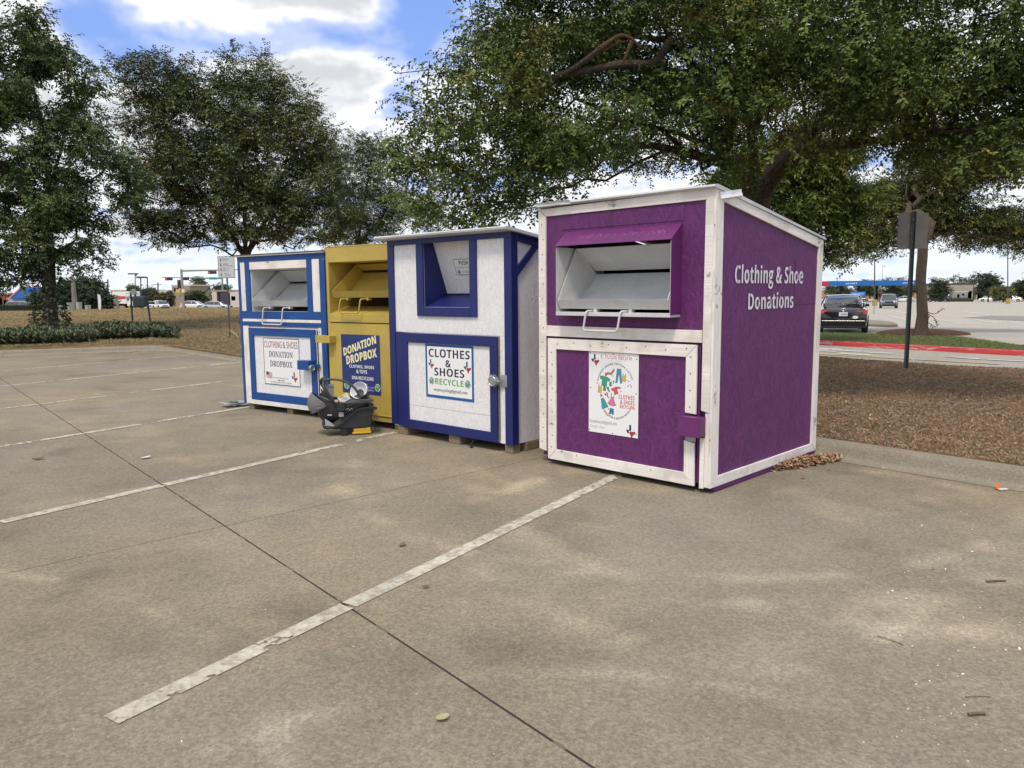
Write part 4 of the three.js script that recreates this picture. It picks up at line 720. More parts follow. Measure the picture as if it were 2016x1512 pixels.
// ------------------------------------------------------------------ white and dark blue bin with push flap
{
  const w = 1.696, hw = w / 2, d = 1.28, hf = 1.985, hb = 1.80, P = binAt(0.001, -6.787, 132.13, w), topAt = z => lerp(hf, hb, -z / d);
  const b = thing('donation_bin', 'white plywood bin with dark navy trim, push flap and disc padlock', 'donation bin', P.pos, P.turn, 'donation bins in a row');
  const y0 = 0.082;
  mesh('front_panel', panelHole(-hw + 0.01, hw - 0.01, 1.06, hf - 0.005, -0.309, 0.328, 1.312, 1.94, -0.016, 0.016), M.whiteOsb, b);
  mesh('front_panel', RB(0.685, hw - 0.01, y0, 1.058, -0.016, 0.016, 0), M.whiteOsb, b);
  mesh('front_panel', RB(-hw + 0.01, 0.684, y0, 1.058, -0.03, 0.014, 0), M.whiteOsb, b);
  const sideShape = (x) => profileZ([[-0.03, y0], [-0.03, topAt(-0.03) - 0.01], [-d, topAt(-d) - 0.01], [-d, y0]], x, x + 0.016);
  mesh('side_panel', sideShape(hw - 0.034), M.whiteOsb, b); mesh('side_panel', sideShape(-hw + 0.016), M.whiteOsb, b);
  mesh('back_panel', box2(-hw + 0.034, hw - 0.036, y0, hb - 0.02, -d + 0.002, -d + 0.02, 0), M.whiteOsb, b); mesh('floor_board', box2(-hw + 0.034, hw - 0.036, y0, y0 + 0.018, -d + 0.022, -0.05, 0), M.bareWood, b);
  const B = M.blueWood2;
  mesh('corner_board', RB(-hw, -0.757, y0 + 0.02, 1.922, 0.002, 0.018), B, b); mesh('corner_board', RB(0.762, hw - 0.002, y0 - 0.004, 1.921, 0.002, 0.018), B, b);
  mesh('top_rail', RB(-hw - 0.002, hw - 0.004, 1.9235, hf + 0.004, 0.003, 0.018), B, b);
  mesh('window_board', RB(-0.409, -0.309, 1.2235, 1.922, 0.003, 0.019), B, b); mesh('window_board', RB(0.330, 0.418, 1.2235, 1.922, 0.003, 0.019), B, b); mesh('window_board', RB(-0.3075, 0.3285, 1.223, 1.311, 0.0045, 0.019), B, b);
  // push mouth: blue cheeks and sloping floor, white flap
  for (const x of [-0.312, 0.331]) mesh('cheek', profileZ([[-0.017, 1.30], [-0.017, 1.95], [-0.55, 1.90], [-0.55, 1.42]], x - 0.006, x + 0.006), B, b);
  mesh('chute_floor', profileZ([[-0.02, 1.308], [-0.33, 1.438], [-0.33, 1.425], [-0.02, 1.294]], -0.305, 0.324), B, b);
  const fl = mesh('push_flap', profileZ([[-0.13, 1.945], [-0.312, 1.441], [-0.326, 1.446], [-0.144, 1.95]], -0.302, 0.321), M.whiteOsb, b);
  poster('flap_sticker', 0.30, 0.165, 420, (x, W, Hh) => { x.fillStyle = '#eef0ee'; x.fillRect(0, 0, W, Hh); x.strokeStyle = '#20405f'; x.lineWidth = W * .018; x.strokeRect(W * .02, Hh * .03, W * .96, Hh * .94); fitText(x, 'PUSH', W * .46, Hh * .24, W * .42, Hh * .27, 'sans-serif', '#22242c'); fitText(x, 'THANK FOR YOU', W * .5, Hh * .53, W * .84, Hh * .14, 'sans-serif', '#6d7a5c', ''); fitText(x, 'DONATION', W * .60, Hh * .79, W * .58, Hh * .16, 'sans-serif', '#6f8a50', ''); globe(x, W * .16, Hh * .79, W * .055, '#365a63', '#3f6d82'); }, fl, 0.06, 1.695, -0.2175).rotation.x = 0.346;
  // side trim seen through the gap
  const side = (name, pts, m = B) => { const g = prismG(pts, 0.018, 0.002); g.rotateY(Math.PI / 2); g.translate(hw + 0.002, 0, 0); mesh(name, metreUV(g, 'y', R(0, 3)), m, b); };
  side('corner_board', [[0.0, y0 - 0.002], [0.0, topAt(0) + 0.002], [0.085, topAt(-0.085) + 0.002], [0.085, y0 - 0.002]]);
  side('side_board', [[0.087, topAt(-0.087) - 0.075], [0.087, topAt(-0.087) + 0.002], [d - 0.087, topAt(-d + 0.087) + 0.002], [d - 0.087, topAt(-d + 0.087) - 0.075]]);
  side('side_brace', [[0.087, 1.59], [0.087, 1.68], [0.30, 1.862], [0.375, 1.853]]); side('corner_board', [[d - 0.085, y0], [d - 0.085, topAt(-d + 0.085)], [d, topAt(-d)], [d, y0]]);
  // hinge strips and door
  mesh('hinge_board', RB(-0.747, -0.672, y0 + 0.012, 1.058, 0.001, 0.018), B, b);
  const door = mesh('door', RB(-0.655, 0.672, 0.3235, 1.045, -0.006, 0.016, 0.0015), M.whiteOsb, b);
  mesh('door_panel', RB(-0.655, 0.672, 0.10, 0.3205, -0.0065, 0.016, 0.0015), M.whiteOsb, door);
  mesh('door_board', RB(-0.661, -0.562, y0 + 0.008, 1.055, 0.014, 0.018), B, door); mesh('door_board', RB(-0.560, 0.680, 0.960, 1.053, 0.0145, 0.018), B, door); mesh('door_board', RB(-0.560, 0.676, y0 + 0.004, 0.176, 0.0145, 0.018), B, door);
  mesh('door_board', RB(0.586, 0.680, 0.70, 0.958, 0.014, 0.018), B, door); mesh('door_board', RB(0.586, 0.676, 0.178, 0.612, 0.014, 0.018), B, door);
  mesh('door_edge', RB(0.682, 0.690, 0.11, 1.05, 0.0, 0.02, 0), M.bareWood, b);
  mesh('hasp_plate', RB(0.585, 0.672, 0.602, 0.708, 0.018, 0.003, 0.001), M.galv, door); mesh('hasp_plate', RB(0.70, 0.792, 0.605, 0.712, 0.006, 0.003, 0.001), M.galv, b);
  { const g = new THREE.CylinderGeometry(0.046, 0.046, 0.034, 32); g.rotateX(Math.PI / 2); const l = mesh('padlock', g, M.steel, door); l.position.set(0.655, 0.657, 0.042); const r = new THREE.TorusGeometry(0.042, 0.006, 10, 32); const o = mesh('rim', r, M.steel, l); o.position.z = 0.016; mesh('face', new THREE.CylinderGeometry(0.028, 0.028, 0.004, 24).rotateX(Math.PI / 2), M.galv, l).position.z = 0.019; mesh('shackle', cylG(0.006, 0.006, V(0.02, 0.0, -0.005), V(0.085, 0.0, -0.005), 8), M.steel, l); }
  poster('poster', 0.667, 0.525, 760, drawRecyclePoster, door, 0.031, 0.692, -0.005);
  const roof = mesh('roof', profileZ([[0.11, hf + 0.004], [0.115, hf + 0.020], [0.10, hf + 0.030], [-d - 0.08, hb + 0.022], [-d - 0.08, hb + 0.002]], -hw - 0.075, hw + 0.045), M.membrane, b);
  for (const [x, z] of [[-0.69, -0.06], [0.08, -0.06], [0.785, -0.07]]) mesh('wood_block', boxG(x > 0.5 ? 0.10 : 0.155, 0.078, x > 0.5 ? 0.10 : 0.30, x, 0.0405, z - (x > 0.5 ? 0 : 0.1), 0.004), M.bareWood, b);
  mesh('skid', boxG(0.10, 0.074, d - 0.3, hw - 0.06, 0.0395, -d / 2 - 0.05, 0.004), M.bareWood, b); mesh('skid', boxG(0.10, 0.074, d - 0.5, -hw + 0.12, 0.0395, -d / 2 - 0.15, 0.004), M.bareWood, b);
  mesh('strap', tubeG([V(0.34, 0.078, -0.02), V(0.345, 0.05, 0.005), V(0.33, 0.03, 0.02), V(0.345, 0.012, 0.03), V(0.37, 0.012, 0.035)], 0.009, 20, 6), M.rubber, b);
}

// ------------------------------------------------------------------ yellow steel bin
{
  const w = 1.07, hw = w / 2, d = 1.10, h = 1.955, P = binAt(-1.194, -8.031, 126, w);
  const b = thing('donation_bin', 'mustard yellow steel bin with navy poster wedged between two wooden bins', 'donation bin', P.pos, P.turn, 'donation bins in a row');
  const Y = M.yellowSteel, y0 = 0.075;
  mesh('front_panel', panelHole(-hw, hw, 1.135, h, -0.497, 0.497, 1.222, 1.795, 0, 0.004), Y, b);
  mesh('front_panel', RB(-hw, -0.484, y0, 1.132, 0, 0.004, 0), Y, b); mesh('front_panel', RB(0.484, hw, y0, 1.132, 0, 0.004, 0), Y, b); mesh('front_panel', RB(-0.4835, 0.4835, y0, 0.128, 0, 0.004, 0), Y, b);
  for (const x of [-hw, hw - 0.004]) mesh('side_panel', box2(x, x + 0.004, y0, h, -d, -0.005, 0), Y, b);
  mesh('back_panel', box2(-hw + 0.005, hw - 0.005, y0, h, -d, -d + 0.004, 0), Y, b); mesh('top_panel', box2(-hw - 0.002, hw + 0.002, h, h + 0.012, -d, 0.004, 0.004), Y, b); mesh('floor_panel', box2(-hw + 0.005, hw - 0.005, y0, y0 + 0.004, -d + 0.005, -0.006, 0), Y, b);
  const door = mesh('door', RB(-0.479, 0.479, 0.134, 1.126, 0.004, 0.006, 0.002), Y, b);
  mesh('door_flange', box2(-0.479, 0.479, 0.134, 0.146, 0.004, 0.012, 0.002), Y, door);
  for (const x of [-0.497, 0.494]) mesh('cheek', profileZ([[-0.005, 1.79], [-0.005, 1.222], [-0.55, 1.222], [-0.55, 1.79]], x, x + 0.003), Y, b);
  mesh('mouth_roof', box2(-0.49, 0.49, 1.79, 1.794, -0.55, -0.006, 0), Y, b);
  mesh('ledge', profileZ([[0.012, 1.222], [0.012, 1.138], [0.004, 1.138], [-0.05, 1.226], [-0.26, 1.30], [-0.26, 1.306], [-0.0, 1.228]], -0.493, 0.493), Y, b);
  chute(b, -0.44, 0.46, 1.475, 1.79, 0.03, { mat: Y, rx0: -0.28, rx1: 0.055, rodDrop: 0.15, depth: 0.48, wingTop: [-0.33, 1.775] });
  mesh('lock_box', box2(-0.635, -0.405, 0.905, 0.985, 0.005, 0.10, 0.004), Y, door); mesh('lock_box_edge', box2(-0.64, -0.62, 0.902, 0.988, 0.003, 0.103, 0.003), Y, door);
  poster('poster', 0.60, 0.645, 560, drawDropboxNavy, door, -0.02, 0.682, 0.005, 0.42);
  for (const x of [-hw + 0.08, hw - 0.08]) mesh('skid', boxG(0.08, 0.07, d - 0.1, x, 0.0375, -d / 2, 0.004), M.yellowSteel, b);
}

// ------------------------------------------------------------------ white and bright blue bin
{
  const w = 1.621, hw = w / 2, d = 1.28, hf = 1.91, hb = 1.78, P = binAt(-2.113, -8.801, 125.87, w), topAt = z => lerp(hf, hb, -z / d), y0 = 0.075;
  const b = thing('donation_bin', 'white plywood bin striped with bright blue boards and a grey shingled roof', 'donation bin', P.pos, P.turn, 'donation bins in a row');
  const B = M.blueWood1, Wd = M.whiteWood;
  mesh('front_panel', panelHole(-hw + 0.01, hw - 0.01, 1.06, hf - 0.005, -0.571, 0.499, 1.242, 1.752, -0.016, 0.016), M.whiteOsb, b);
  mesh('front_panel', RB(-hw + 0.01, hw - 0.01, y0, 1.058, -0.03, 0.014, 0), M.whiteOsb, b);
  const sideShape = (x) => profileZ([[-0.03, y0], [-0.03, topAt(-0.03) - 0.01], [-d, topAt(-d) - 0.01], [-d, y0]], x, x + 0.016);
  mesh('side_panel', sideShape(hw - 0.018), M.whiteOsb, b); mesh('side_panel', sideShape(-hw + 0.002), M.whiteOsb, b);
  mesh('back_panel', box2(-hw + 0.02, hw - 0.02, y0, hb - 0.02, -d + 0.002, -d + 0.02, 0), M.whiteOsb, b); mesh('floor_board', box2(-hw + 0.02, hw - 0.02, y0, y0 + 0.018, -d + 0.022, -0.05, 0), M.bareWood, b);
  const blue = (n, ...a) => mesh(n, RB(...a, 0.003, 0.018), B, b), white = (n, ...a) => mesh(n, RB(...a, 0.001, 0.016), Wd, b);
  blue('corner_board', -hw - 0.004, -0.764, y0, 1.843); blue('corner_board', 0.721, hw + 0.004, y0, 1.836); blue('top_rail', -hw - 0.004, hw + 0.004, 1.8455, hf + 0.004);
  white('trim_board', -0.762, -0.674, 1.243, 1.844); blue('trim_board', -0.672, -0.575, 1.243, 1.844); white('lintel_board', -0.573, 0.499, 1.752, 1.844); blue('trim_board', 0.501, 0.594, 1.243, 1.844); white('trim_board', 0.596, 0.7195, 1.243, 1.844);
  blue('middle_rail', -0.762, 0.7195, 1.150, 1.241); white('middle_rail', -0.762, 0.7195, 1.113, 1.148); blue('middle_rail', -0.762, 0.7195, 1.062, 1.111);
  white('trim_board', -0.762, -0.645, y0, 1.059); white('trim_board', 0.660, 0.7195, y0, 1.059);
  const door = mesh('door', RB(-0.640, 0.648, y0 + 0.004, 1.045, -0.004, 0.018, 0.0015), M.whiteOsb, b);
  mitred(door, 'door_board', -0.638, 0.622, 0.135, 1.037, 0.094, 0.012, 0.015, B); mesh('door_board', RB(-0.638, 0.646, y0 + 0.002, 0.133, 0.0105, 0.014), Wd, door);
  mesh('lock_box', box2(0.40, 0.60, 0.572, 0.680, 0.012, 0.11, 0.004), M.blueSteel1, door); mesh('hasp', RB(0.60, 0.70, 0.60, 0.64, 0.03, 0.01, 0.002), M.blueSteel1, door);
  { const g = new THREE.CylinderGeometry(0.034, 0.034, 0.03, 24); g.rotateZ(Math.PI / 2); const l = mesh('padlock', g, M.galv, door); l.position.set(0.617, 0.60, 0.075); mesh('rim', new THREE.TorusGeometry(0.031, 0.005, 8, 24).rotateY(Math.PI / 2), M.steel, l).position.x = 0.015; }
  mesh('gap_shade_rod', cylG(0.005, 0.005, V(0.652, 0.10, 0.006), V(0.652, 1.03, 0.006), 6), M.rubber, door);  // black rod put in for the shade of the gap at the door edge
  poster('poster', 0.69, 0.58, 640, drawDropboxWhite, door, -0.03, 0.632, -0.003);
  // steel mouth
  for (const x of [-0.571, 0.496]) mesh('cheek', profileZ([[-0.02, 1.75], [-0.02, 1.243], [-0.62, 1.243], [-0.62, 1.75]], x, x + 0.004), M.whiteSteel, b);
  mesh('mouth_roof', box2(-0.565, 0.493, 1.749, 1.753, -0.62, -0.02, 0), M.whiteSteel, b); mesh('sill', box2(-0.571, 0.499, 1.236, 1.243, -0.62, -0.01, 0), M.whiteSteel, b);
  chute(b, -0.555, 0.488, 1.372, 1.748, 0.02, { mat: M.whiteSteel, rx0: -0.295, rx1: 0.095, rodDrop: 0.20, depth: 0.60, wingTop: [-0.41, 1.742] });
  const roof = mesh('roof', profileZ([[0.03, hf + 0.004], [0.03, hf + 0.014], [-d - 0.04, hb + 0.014], [-d - 0.04, hb + 0.002]], -hw - 0.03, hw + 0.02), M.whiteWood, b);
  mesh('shingle', profileZ([[0.035, hf + 0.0145], [0.036, hf + 0.027], [-d - 0.05, hb + 0.027], [-d - 0.05, hb + 0.0145]], -hw - 0.035, hw + 0.025), M.shingle, roof);
  for (const x of [-0.70, 0.06, 0.70]) mesh('wood_block', boxG(0.11, 0.07, 0.45, x, 0.0375, -0.25, 0.004), M.bareWood, b);
  // a bent sheet lies beside it
}
{
  const p = groundOn(470, 799), t = thing('metal_sheet', 'crumpled pale metal sheet lying flat beside the bright blue bin', 'scrap sheet', [p.x, 0.006, p.z], 0.5);
  const s = (w, h, dz, rot) => { const g = new THREE.PlaneGeometry(w, h, 8, 6); g.rotateX(-Math.PI / 2); const q = g.attributes.position; for (let i = 0; i < q.count; i++) q.setY(i, 0.012 + dz + 0.03 * Math.abs(fbm3(q.getX(i) * 6, q.getZ(i) * 6, dz * 50, 2)) + (q.getX(i) < -w * 0.3 ? 0.03 : 0)); g.computeVertexNormals(); g.rotateY(rot); return g; };
  mesh('sheet', s(0.42, 0.22, 0.0, 0.2), phys({ color: col(0.62, 0.64, 0.66), roughness: 0.35, metalness: 0.5, side: THREE.DoubleSide }), t); mesh('sheet', s(0.30, 0.16, 0.03, 0.7), phys({ color: col(0.30, 0.33, 0.36), roughness: 0.4, side: THREE.DoubleSide }), t);
}
function groundOn(px, py) { const d = dirOf(px, py), t = -camera.position.y / d.y; return V(d.x * t, 0, d.z * t); }

// ------------------------------------------------------------------ trees
// Crown points are spread through lobes, then joined to the limbs by a shortest-path growth, so each twig has a limb to hang on.
function sprigGeo(seed, n, L, leafL, leafW) { // a short twig with alternate leaves
  const r = rng(seed), list = [];
  for (let k = 0; k < n; k++) {
    const t = (k + 0.5) / n, s = R(0.75, 1.2, r), P = [0, 0, 0, leafL * 0.42 * s, 0.15 * leafW, leafW / 2 * s, leafL * s, -0.1 * leafL, 0, leafL * 0.42 * s, 0.15 * leafW, -leafW / 2 * s];
    const g = new THREE.BufferGeometry(); g.setAttribute('position', new THREE.Float32BufferAttribute(P, 3)); g.setIndex([0, 1, 2, 0, 2, 3]);
    g.rotateX(R(-0.9, 0.9, r)); g.rotateZ(R(-0.75, 0.45, r)); g.rotateY((k % 2 ? 1 : -1) * R(0.5, 1.3, r) + R(-0.3, 0.3, r)); g.translate(t * L, R(-0.02, 0.02, r) * L * 2, R(-0.03, 0.03, r) * L); g.computeVertexNormals(); list.push(g);
  }
  const stem = new THREE.BufferGeometry(); stem.setAttribute('position', new THREE.Float32BufferAttribute([0, 0, 0.003, 0, 0, -0.003, L, -0.02 * L, 0], 3)); stem.setIndex([0, 1, 2]); stem.computeVertexNormals(); list.push(stem);
  return mergeGeometries(list.map(g => { const q = g.toNonIndexed(); return q; }), false);
}
const leafMat = () => phys({ color: 0xffffff, roughness: 0.8, specularIntensity: 0.35, side: THREE.DoubleSide });
function growTree({ name, label, category = 'tree', group, foot, seed, seeds, lobes, points, tipR = 0.006, expo = 2.35, sprigs, sprig, tones, spread = 0.3, gapScale = 0.9, gapCut = -0.12, trunkR, inner = 0, droop = 0.25, bark = M.bark, keep }) {
  const r = rng(seed), t = thing(name, label, category, [foot.x, foot.y, foot.z], 0, group);
  // skeleton: given limbs first
  const N = []; // {p, parent, len}
  const add = (p, parent) => { N.push({ p, parent, len: parent < 0 ? 0 : N[parent].len + p.distanceTo(N[parent].p), kids: 0 }); return N.length - 1; };
  add(V(0, -0.15, 0), -1);
  const limbStart = {};
  for (const limb of seeds) { let par = limb.from === undefined ? 0 : limbStart[limb.from]; const pts = limb.pts.map(p => p.clone().sub(foot)); let prev = N[par].p; pts.forEach((q, i) => { const L = prev.distanceTo(q), n = Math.max(1, Math.round(L / 0.35)); const a = prev.clone(); for (let k = 1; k <= n; k++) { const m = V().lerpVectors(a, q, k / n); if (k < n) m.add(V(R(-1, 1, r), R(-1, 1, r), R(-1, 1, r)).multiplyScalar(0.025 * Math.min(1, L))); par = add(m, par); } prev = q; if (limb.mark && limb.mark[i]) limbStart[limb.mark[i]] = par; }); }
  const fixed = N.length;
  // crown points
  const pts = [];
  const wsum = lobes.reduce((a, l) => a + (l.w || l.r[0] * l.r[1] * l.r[2]), 0);
  for (const l of lobes) { const n = Math.round(points * (l.w || l.r[0] * l.r[1] * l.r[2]) / wsum); let made = 0, tries = 0; while (made < n && tries++ < n * 12) { const u = V(R(-1, 1, r), R(-1, 1, r), R(-1, 1, r)), m = u.length(); if (m > 1 || m < inner) continue; const p = V(l.c.x + u.x * l.r[0], l.c.y + u.y * l.r[1], l.c.z + u.z * l.r[2]); if (fbm3(p.x * gapScale, p.y * gapScale, p.z * gapScale + seed, 2) < gapCut) continue; if (keep && !keep(p)) continue; pts.push(p.sub(foot)); made++; } }
  const hub = N[Math.min(fixed - 1, 8)].p; pts.sort((a, b) => a.distanceToSquared(hub) - b.distanceToSquared(hub));
  const tips = [];
  for (const p of pts) {
    let best = -1, bc = Infinity; for (let i = 3; i < N.length; i++) { const q = N[i].p, dx = q.x - p.x, dy = q.y - p.y, dz = q.z - p.z, d = Math.sqrt(dx * dx + dy * dy + dz * dz), c = d * (1 + (dy > 0 ? 0.35 * dy / (d + 1e-6) : 0)) + 0.16 * N[i].len; if (c < bc) { bc = c; best = i; } }
    const q = N[best].p, L = q.distanceTo(p), n = Math.max(1, Math.round(L / 0.45)); let par = best;
    for (let k = 1; k <= n; k++) { const m = V().lerpVectors(q, p, k / n); if (k < n) { m.y += Math.sin(k / n * Math.PI) * L * 0.06; m.add(V(R(-1, 1, r), R(-1, 1, r), R(-1, 1, r)).multiplyScalar(0.05 * Math.min(1, L))); } par = add(m, par); }
    tips.push(par);
  }
  // pipe-model radii
  const kids = N.map(() => []); for (let i = 1; i < N.length; i++) kids[N[i].parent].push(i);
  const rad = new Float32Array(N.length); for (let i = N.length - 1; i >= 0; i--) { let s = 0; for (const k of kids[i]) s += Math.pow(rad[k], expo); rad[i] = kids[i].length ? Math.pow(s, 1 / expo) * 1.004 : tipR; }
  if (trunkR) { const k = trunkR / rad[0]; const e = Math.log(k) ; for (let i = 0; i < N.length; i++) { const f = Math.min(1, Math.max(0, Math.log(rad[i] / tipR) / Math.log(rad[0] / tipR))); rad[i] *= Math.exp(e * f); } }
  // sweep chains along the thickest child
  const thick = [], thin = []; const sweepChain = (ids) => {
    const m = ids.length, P = [], U = [], I = [], r0 = rad[ids[Math.min(1, m - 1)]], sides = r0 > 0.09 ? 14 : r0 > 0.035 ? 8 : r0 > 0.014 ? 5 : 3; let nrm = null, v = 0;
    for (let j = 0; j < m; j++) {
      const a = N[ids[Math.max(0, j - 1)]].p, b = N[ids[Math.min(m - 1, j + 1)]].p, tan = V().subVectors(b, a).normalize(); if (!nrm) { nrm = V(0.3, 0.1, 1).cross(tan).normalize(); } nrm.addScaledVector(tan, -nrm.dot(tan)).normalize(); const bi = V().crossVectors(tan, nrm);
      let R0 = j === 0 && m > 1 ? Math.min(rad[ids[0]], rad[ids[1]] * 1.25) : rad[ids[j]]; if (ids[0] === 0 && j < 4) R0 *= 1 + 0.45 * Math.pow(1 - j / 4, 2);
      if (j) v += N[ids[j]].p.distanceTo(N[ids[j - 1]].p);
      for (let k = 0; k <= sides; k++) { const an = k / sides * 6.28318, lump = sides > 7 ? 1 + 0.07 * fbm3(Math.cos(an) * 1.5 + ids[0], v * 1.6, Math.sin(an) * 1.5, 2) : 1; const p = N[ids[j]].p; P.push(p.x + (nrm.x * Math.cos(an) + bi.x * Math.sin(an)) * R0 * lump, p.y + (nrm.y * Math.cos(an) + bi.y * Math.sin(an)) * R0 * lump, p.z + (nrm.z * Math.cos(an) + bi.z * Math.sin(an)) * R0 * lump); U.push(k / sides * Math.max(1, Math.round(R0 * 6.28 / 0.5)), v / 0.7); }
    }
    for (let j = 0; j + 1 < m; j++) for (let k = 0; k < sides; k++) { const o = j * (sides + 1) + k; I.push(o, o + 1, o + sides + 2, o, o + sides + 2, o + sides + 1); }
    const g = new THREE.BufferGeometry(); g.setAttribute('position', new THREE.Float32BufferAttribute(P, 3)); g.setAttribute('uv', new THREE.Float32BufferAttribute(U, 2)); g.setIndex(I); g.computeVertexNormals(); (ids[0] === 0 || r0 > 0.06 ? thick : thin).push(g.toNonIndexed());
  };
  const starts = [0]; const seen = new Uint8Array(N.length);
  while (starts.length) { const s = starts.pop(); const ids = []; if (N[s].parent >= 0) ids.push(N[s].parent); let i = s; while (i !== undefined) { ids.push(i); seen[i] = 1; let best, br = -1; for (const k of kids[i]) if (rad[k] > br) { br = rad[k]; best = k; } for (const k of kids[i]) if (k !== best) starts.push(k); i = best; } if (ids.length > 1) sweepChain(ids); }
  mesh('trunk', mergeGeometries(thick), bark, t); if (thin.length) { const br = mesh('branches', mergeGeometries(thin), bark, t); br.userData.kind = 'stuff'; }
  // leaves on the twigs
  const holders = []; for (let i = fixed; i < N.length; i++) if (rad[i] < tipR * 3.2) holders.push(i);
  const im = new THREE.InstancedMesh(sprig, leafMat(), sprigs), m = new THREE.Matrix4(), q = new THREE.Quaternion(), e = new THREE.Euler(), c = new THREE.Color();
  for (let k = 0; k < sprigs; k++) {
    const i = holders[Math.floor(r() * holders.length)], p = N[i].p, par = N[N[i].parent].p, t0 = r();
    const a = V().lerpVectors(par, p, t0), dir = V(R(-1, 1, r), R(-0.7, 0.7, r), R(-1, 1, r)).normalize(), off = spread * Math.pow(r(), 0.7); a.addScaledVector(dir, off); a.y -= droop * off;
    e.set(R(-0.5, 0.5, r), Math.atan2(-dir.z, dir.x) + R(-0.6, 0.6, r), R(-0.9, 0.5, r) - droop * 0.5, 'YXZ'); q.setFromEuler(e); const s = R(0.65, 1.3, r); m.compose(a, q, V(s, s, s)); im.setMatrixAt(k, m);
    const patch = fbm3((a.x + foot.x) * 0.5, (a.y) * 0.5, (a.z + foot.z) * 0.5 + seed, 2), w = r() + patch * 0.9; let tt = 0; for (let j = 0; j < tones.length; j++) if (w > tones[j][3]) tt = j; const T = tones[tt], l = R(0.72, 1.28, r); im.setColorAt(k, c.setRGB(T[0] * l, T[1] * l, T[2] * l));
  }
  im.name = 'crown'; im.userData.kind = 'stuff'; im.castShadow = im.receiveShadow = true; t.add(im);
  return t;
}
const lobe = (px, py, depth, rx, ry, rz, w) => ({ c: atDepth(px, py, depth), r: [rx, ry, rz], w });
const elmSprig = sprigGeo(71, 9, 0.22, 0.052, 0.029), oakSprig = sprigGeo(72, 9, 0.28, 0.092, 0.048), fineSprig = sprigGeo(73, 10, 0.38, 0.092, 0.043), farSprig = sprigGeo(74, 9, 0.75, 0.30, 0.17);
const ELM = [[0.078, 0.118, 0.034, -9], [0.100, 0.140, 0.038, 0.35], [0.135, 0.162, 0.044, 0.72], [0.19, 0.18, 0.048, 1.06], [0.25, 0.15, 0.045, 1.26]];

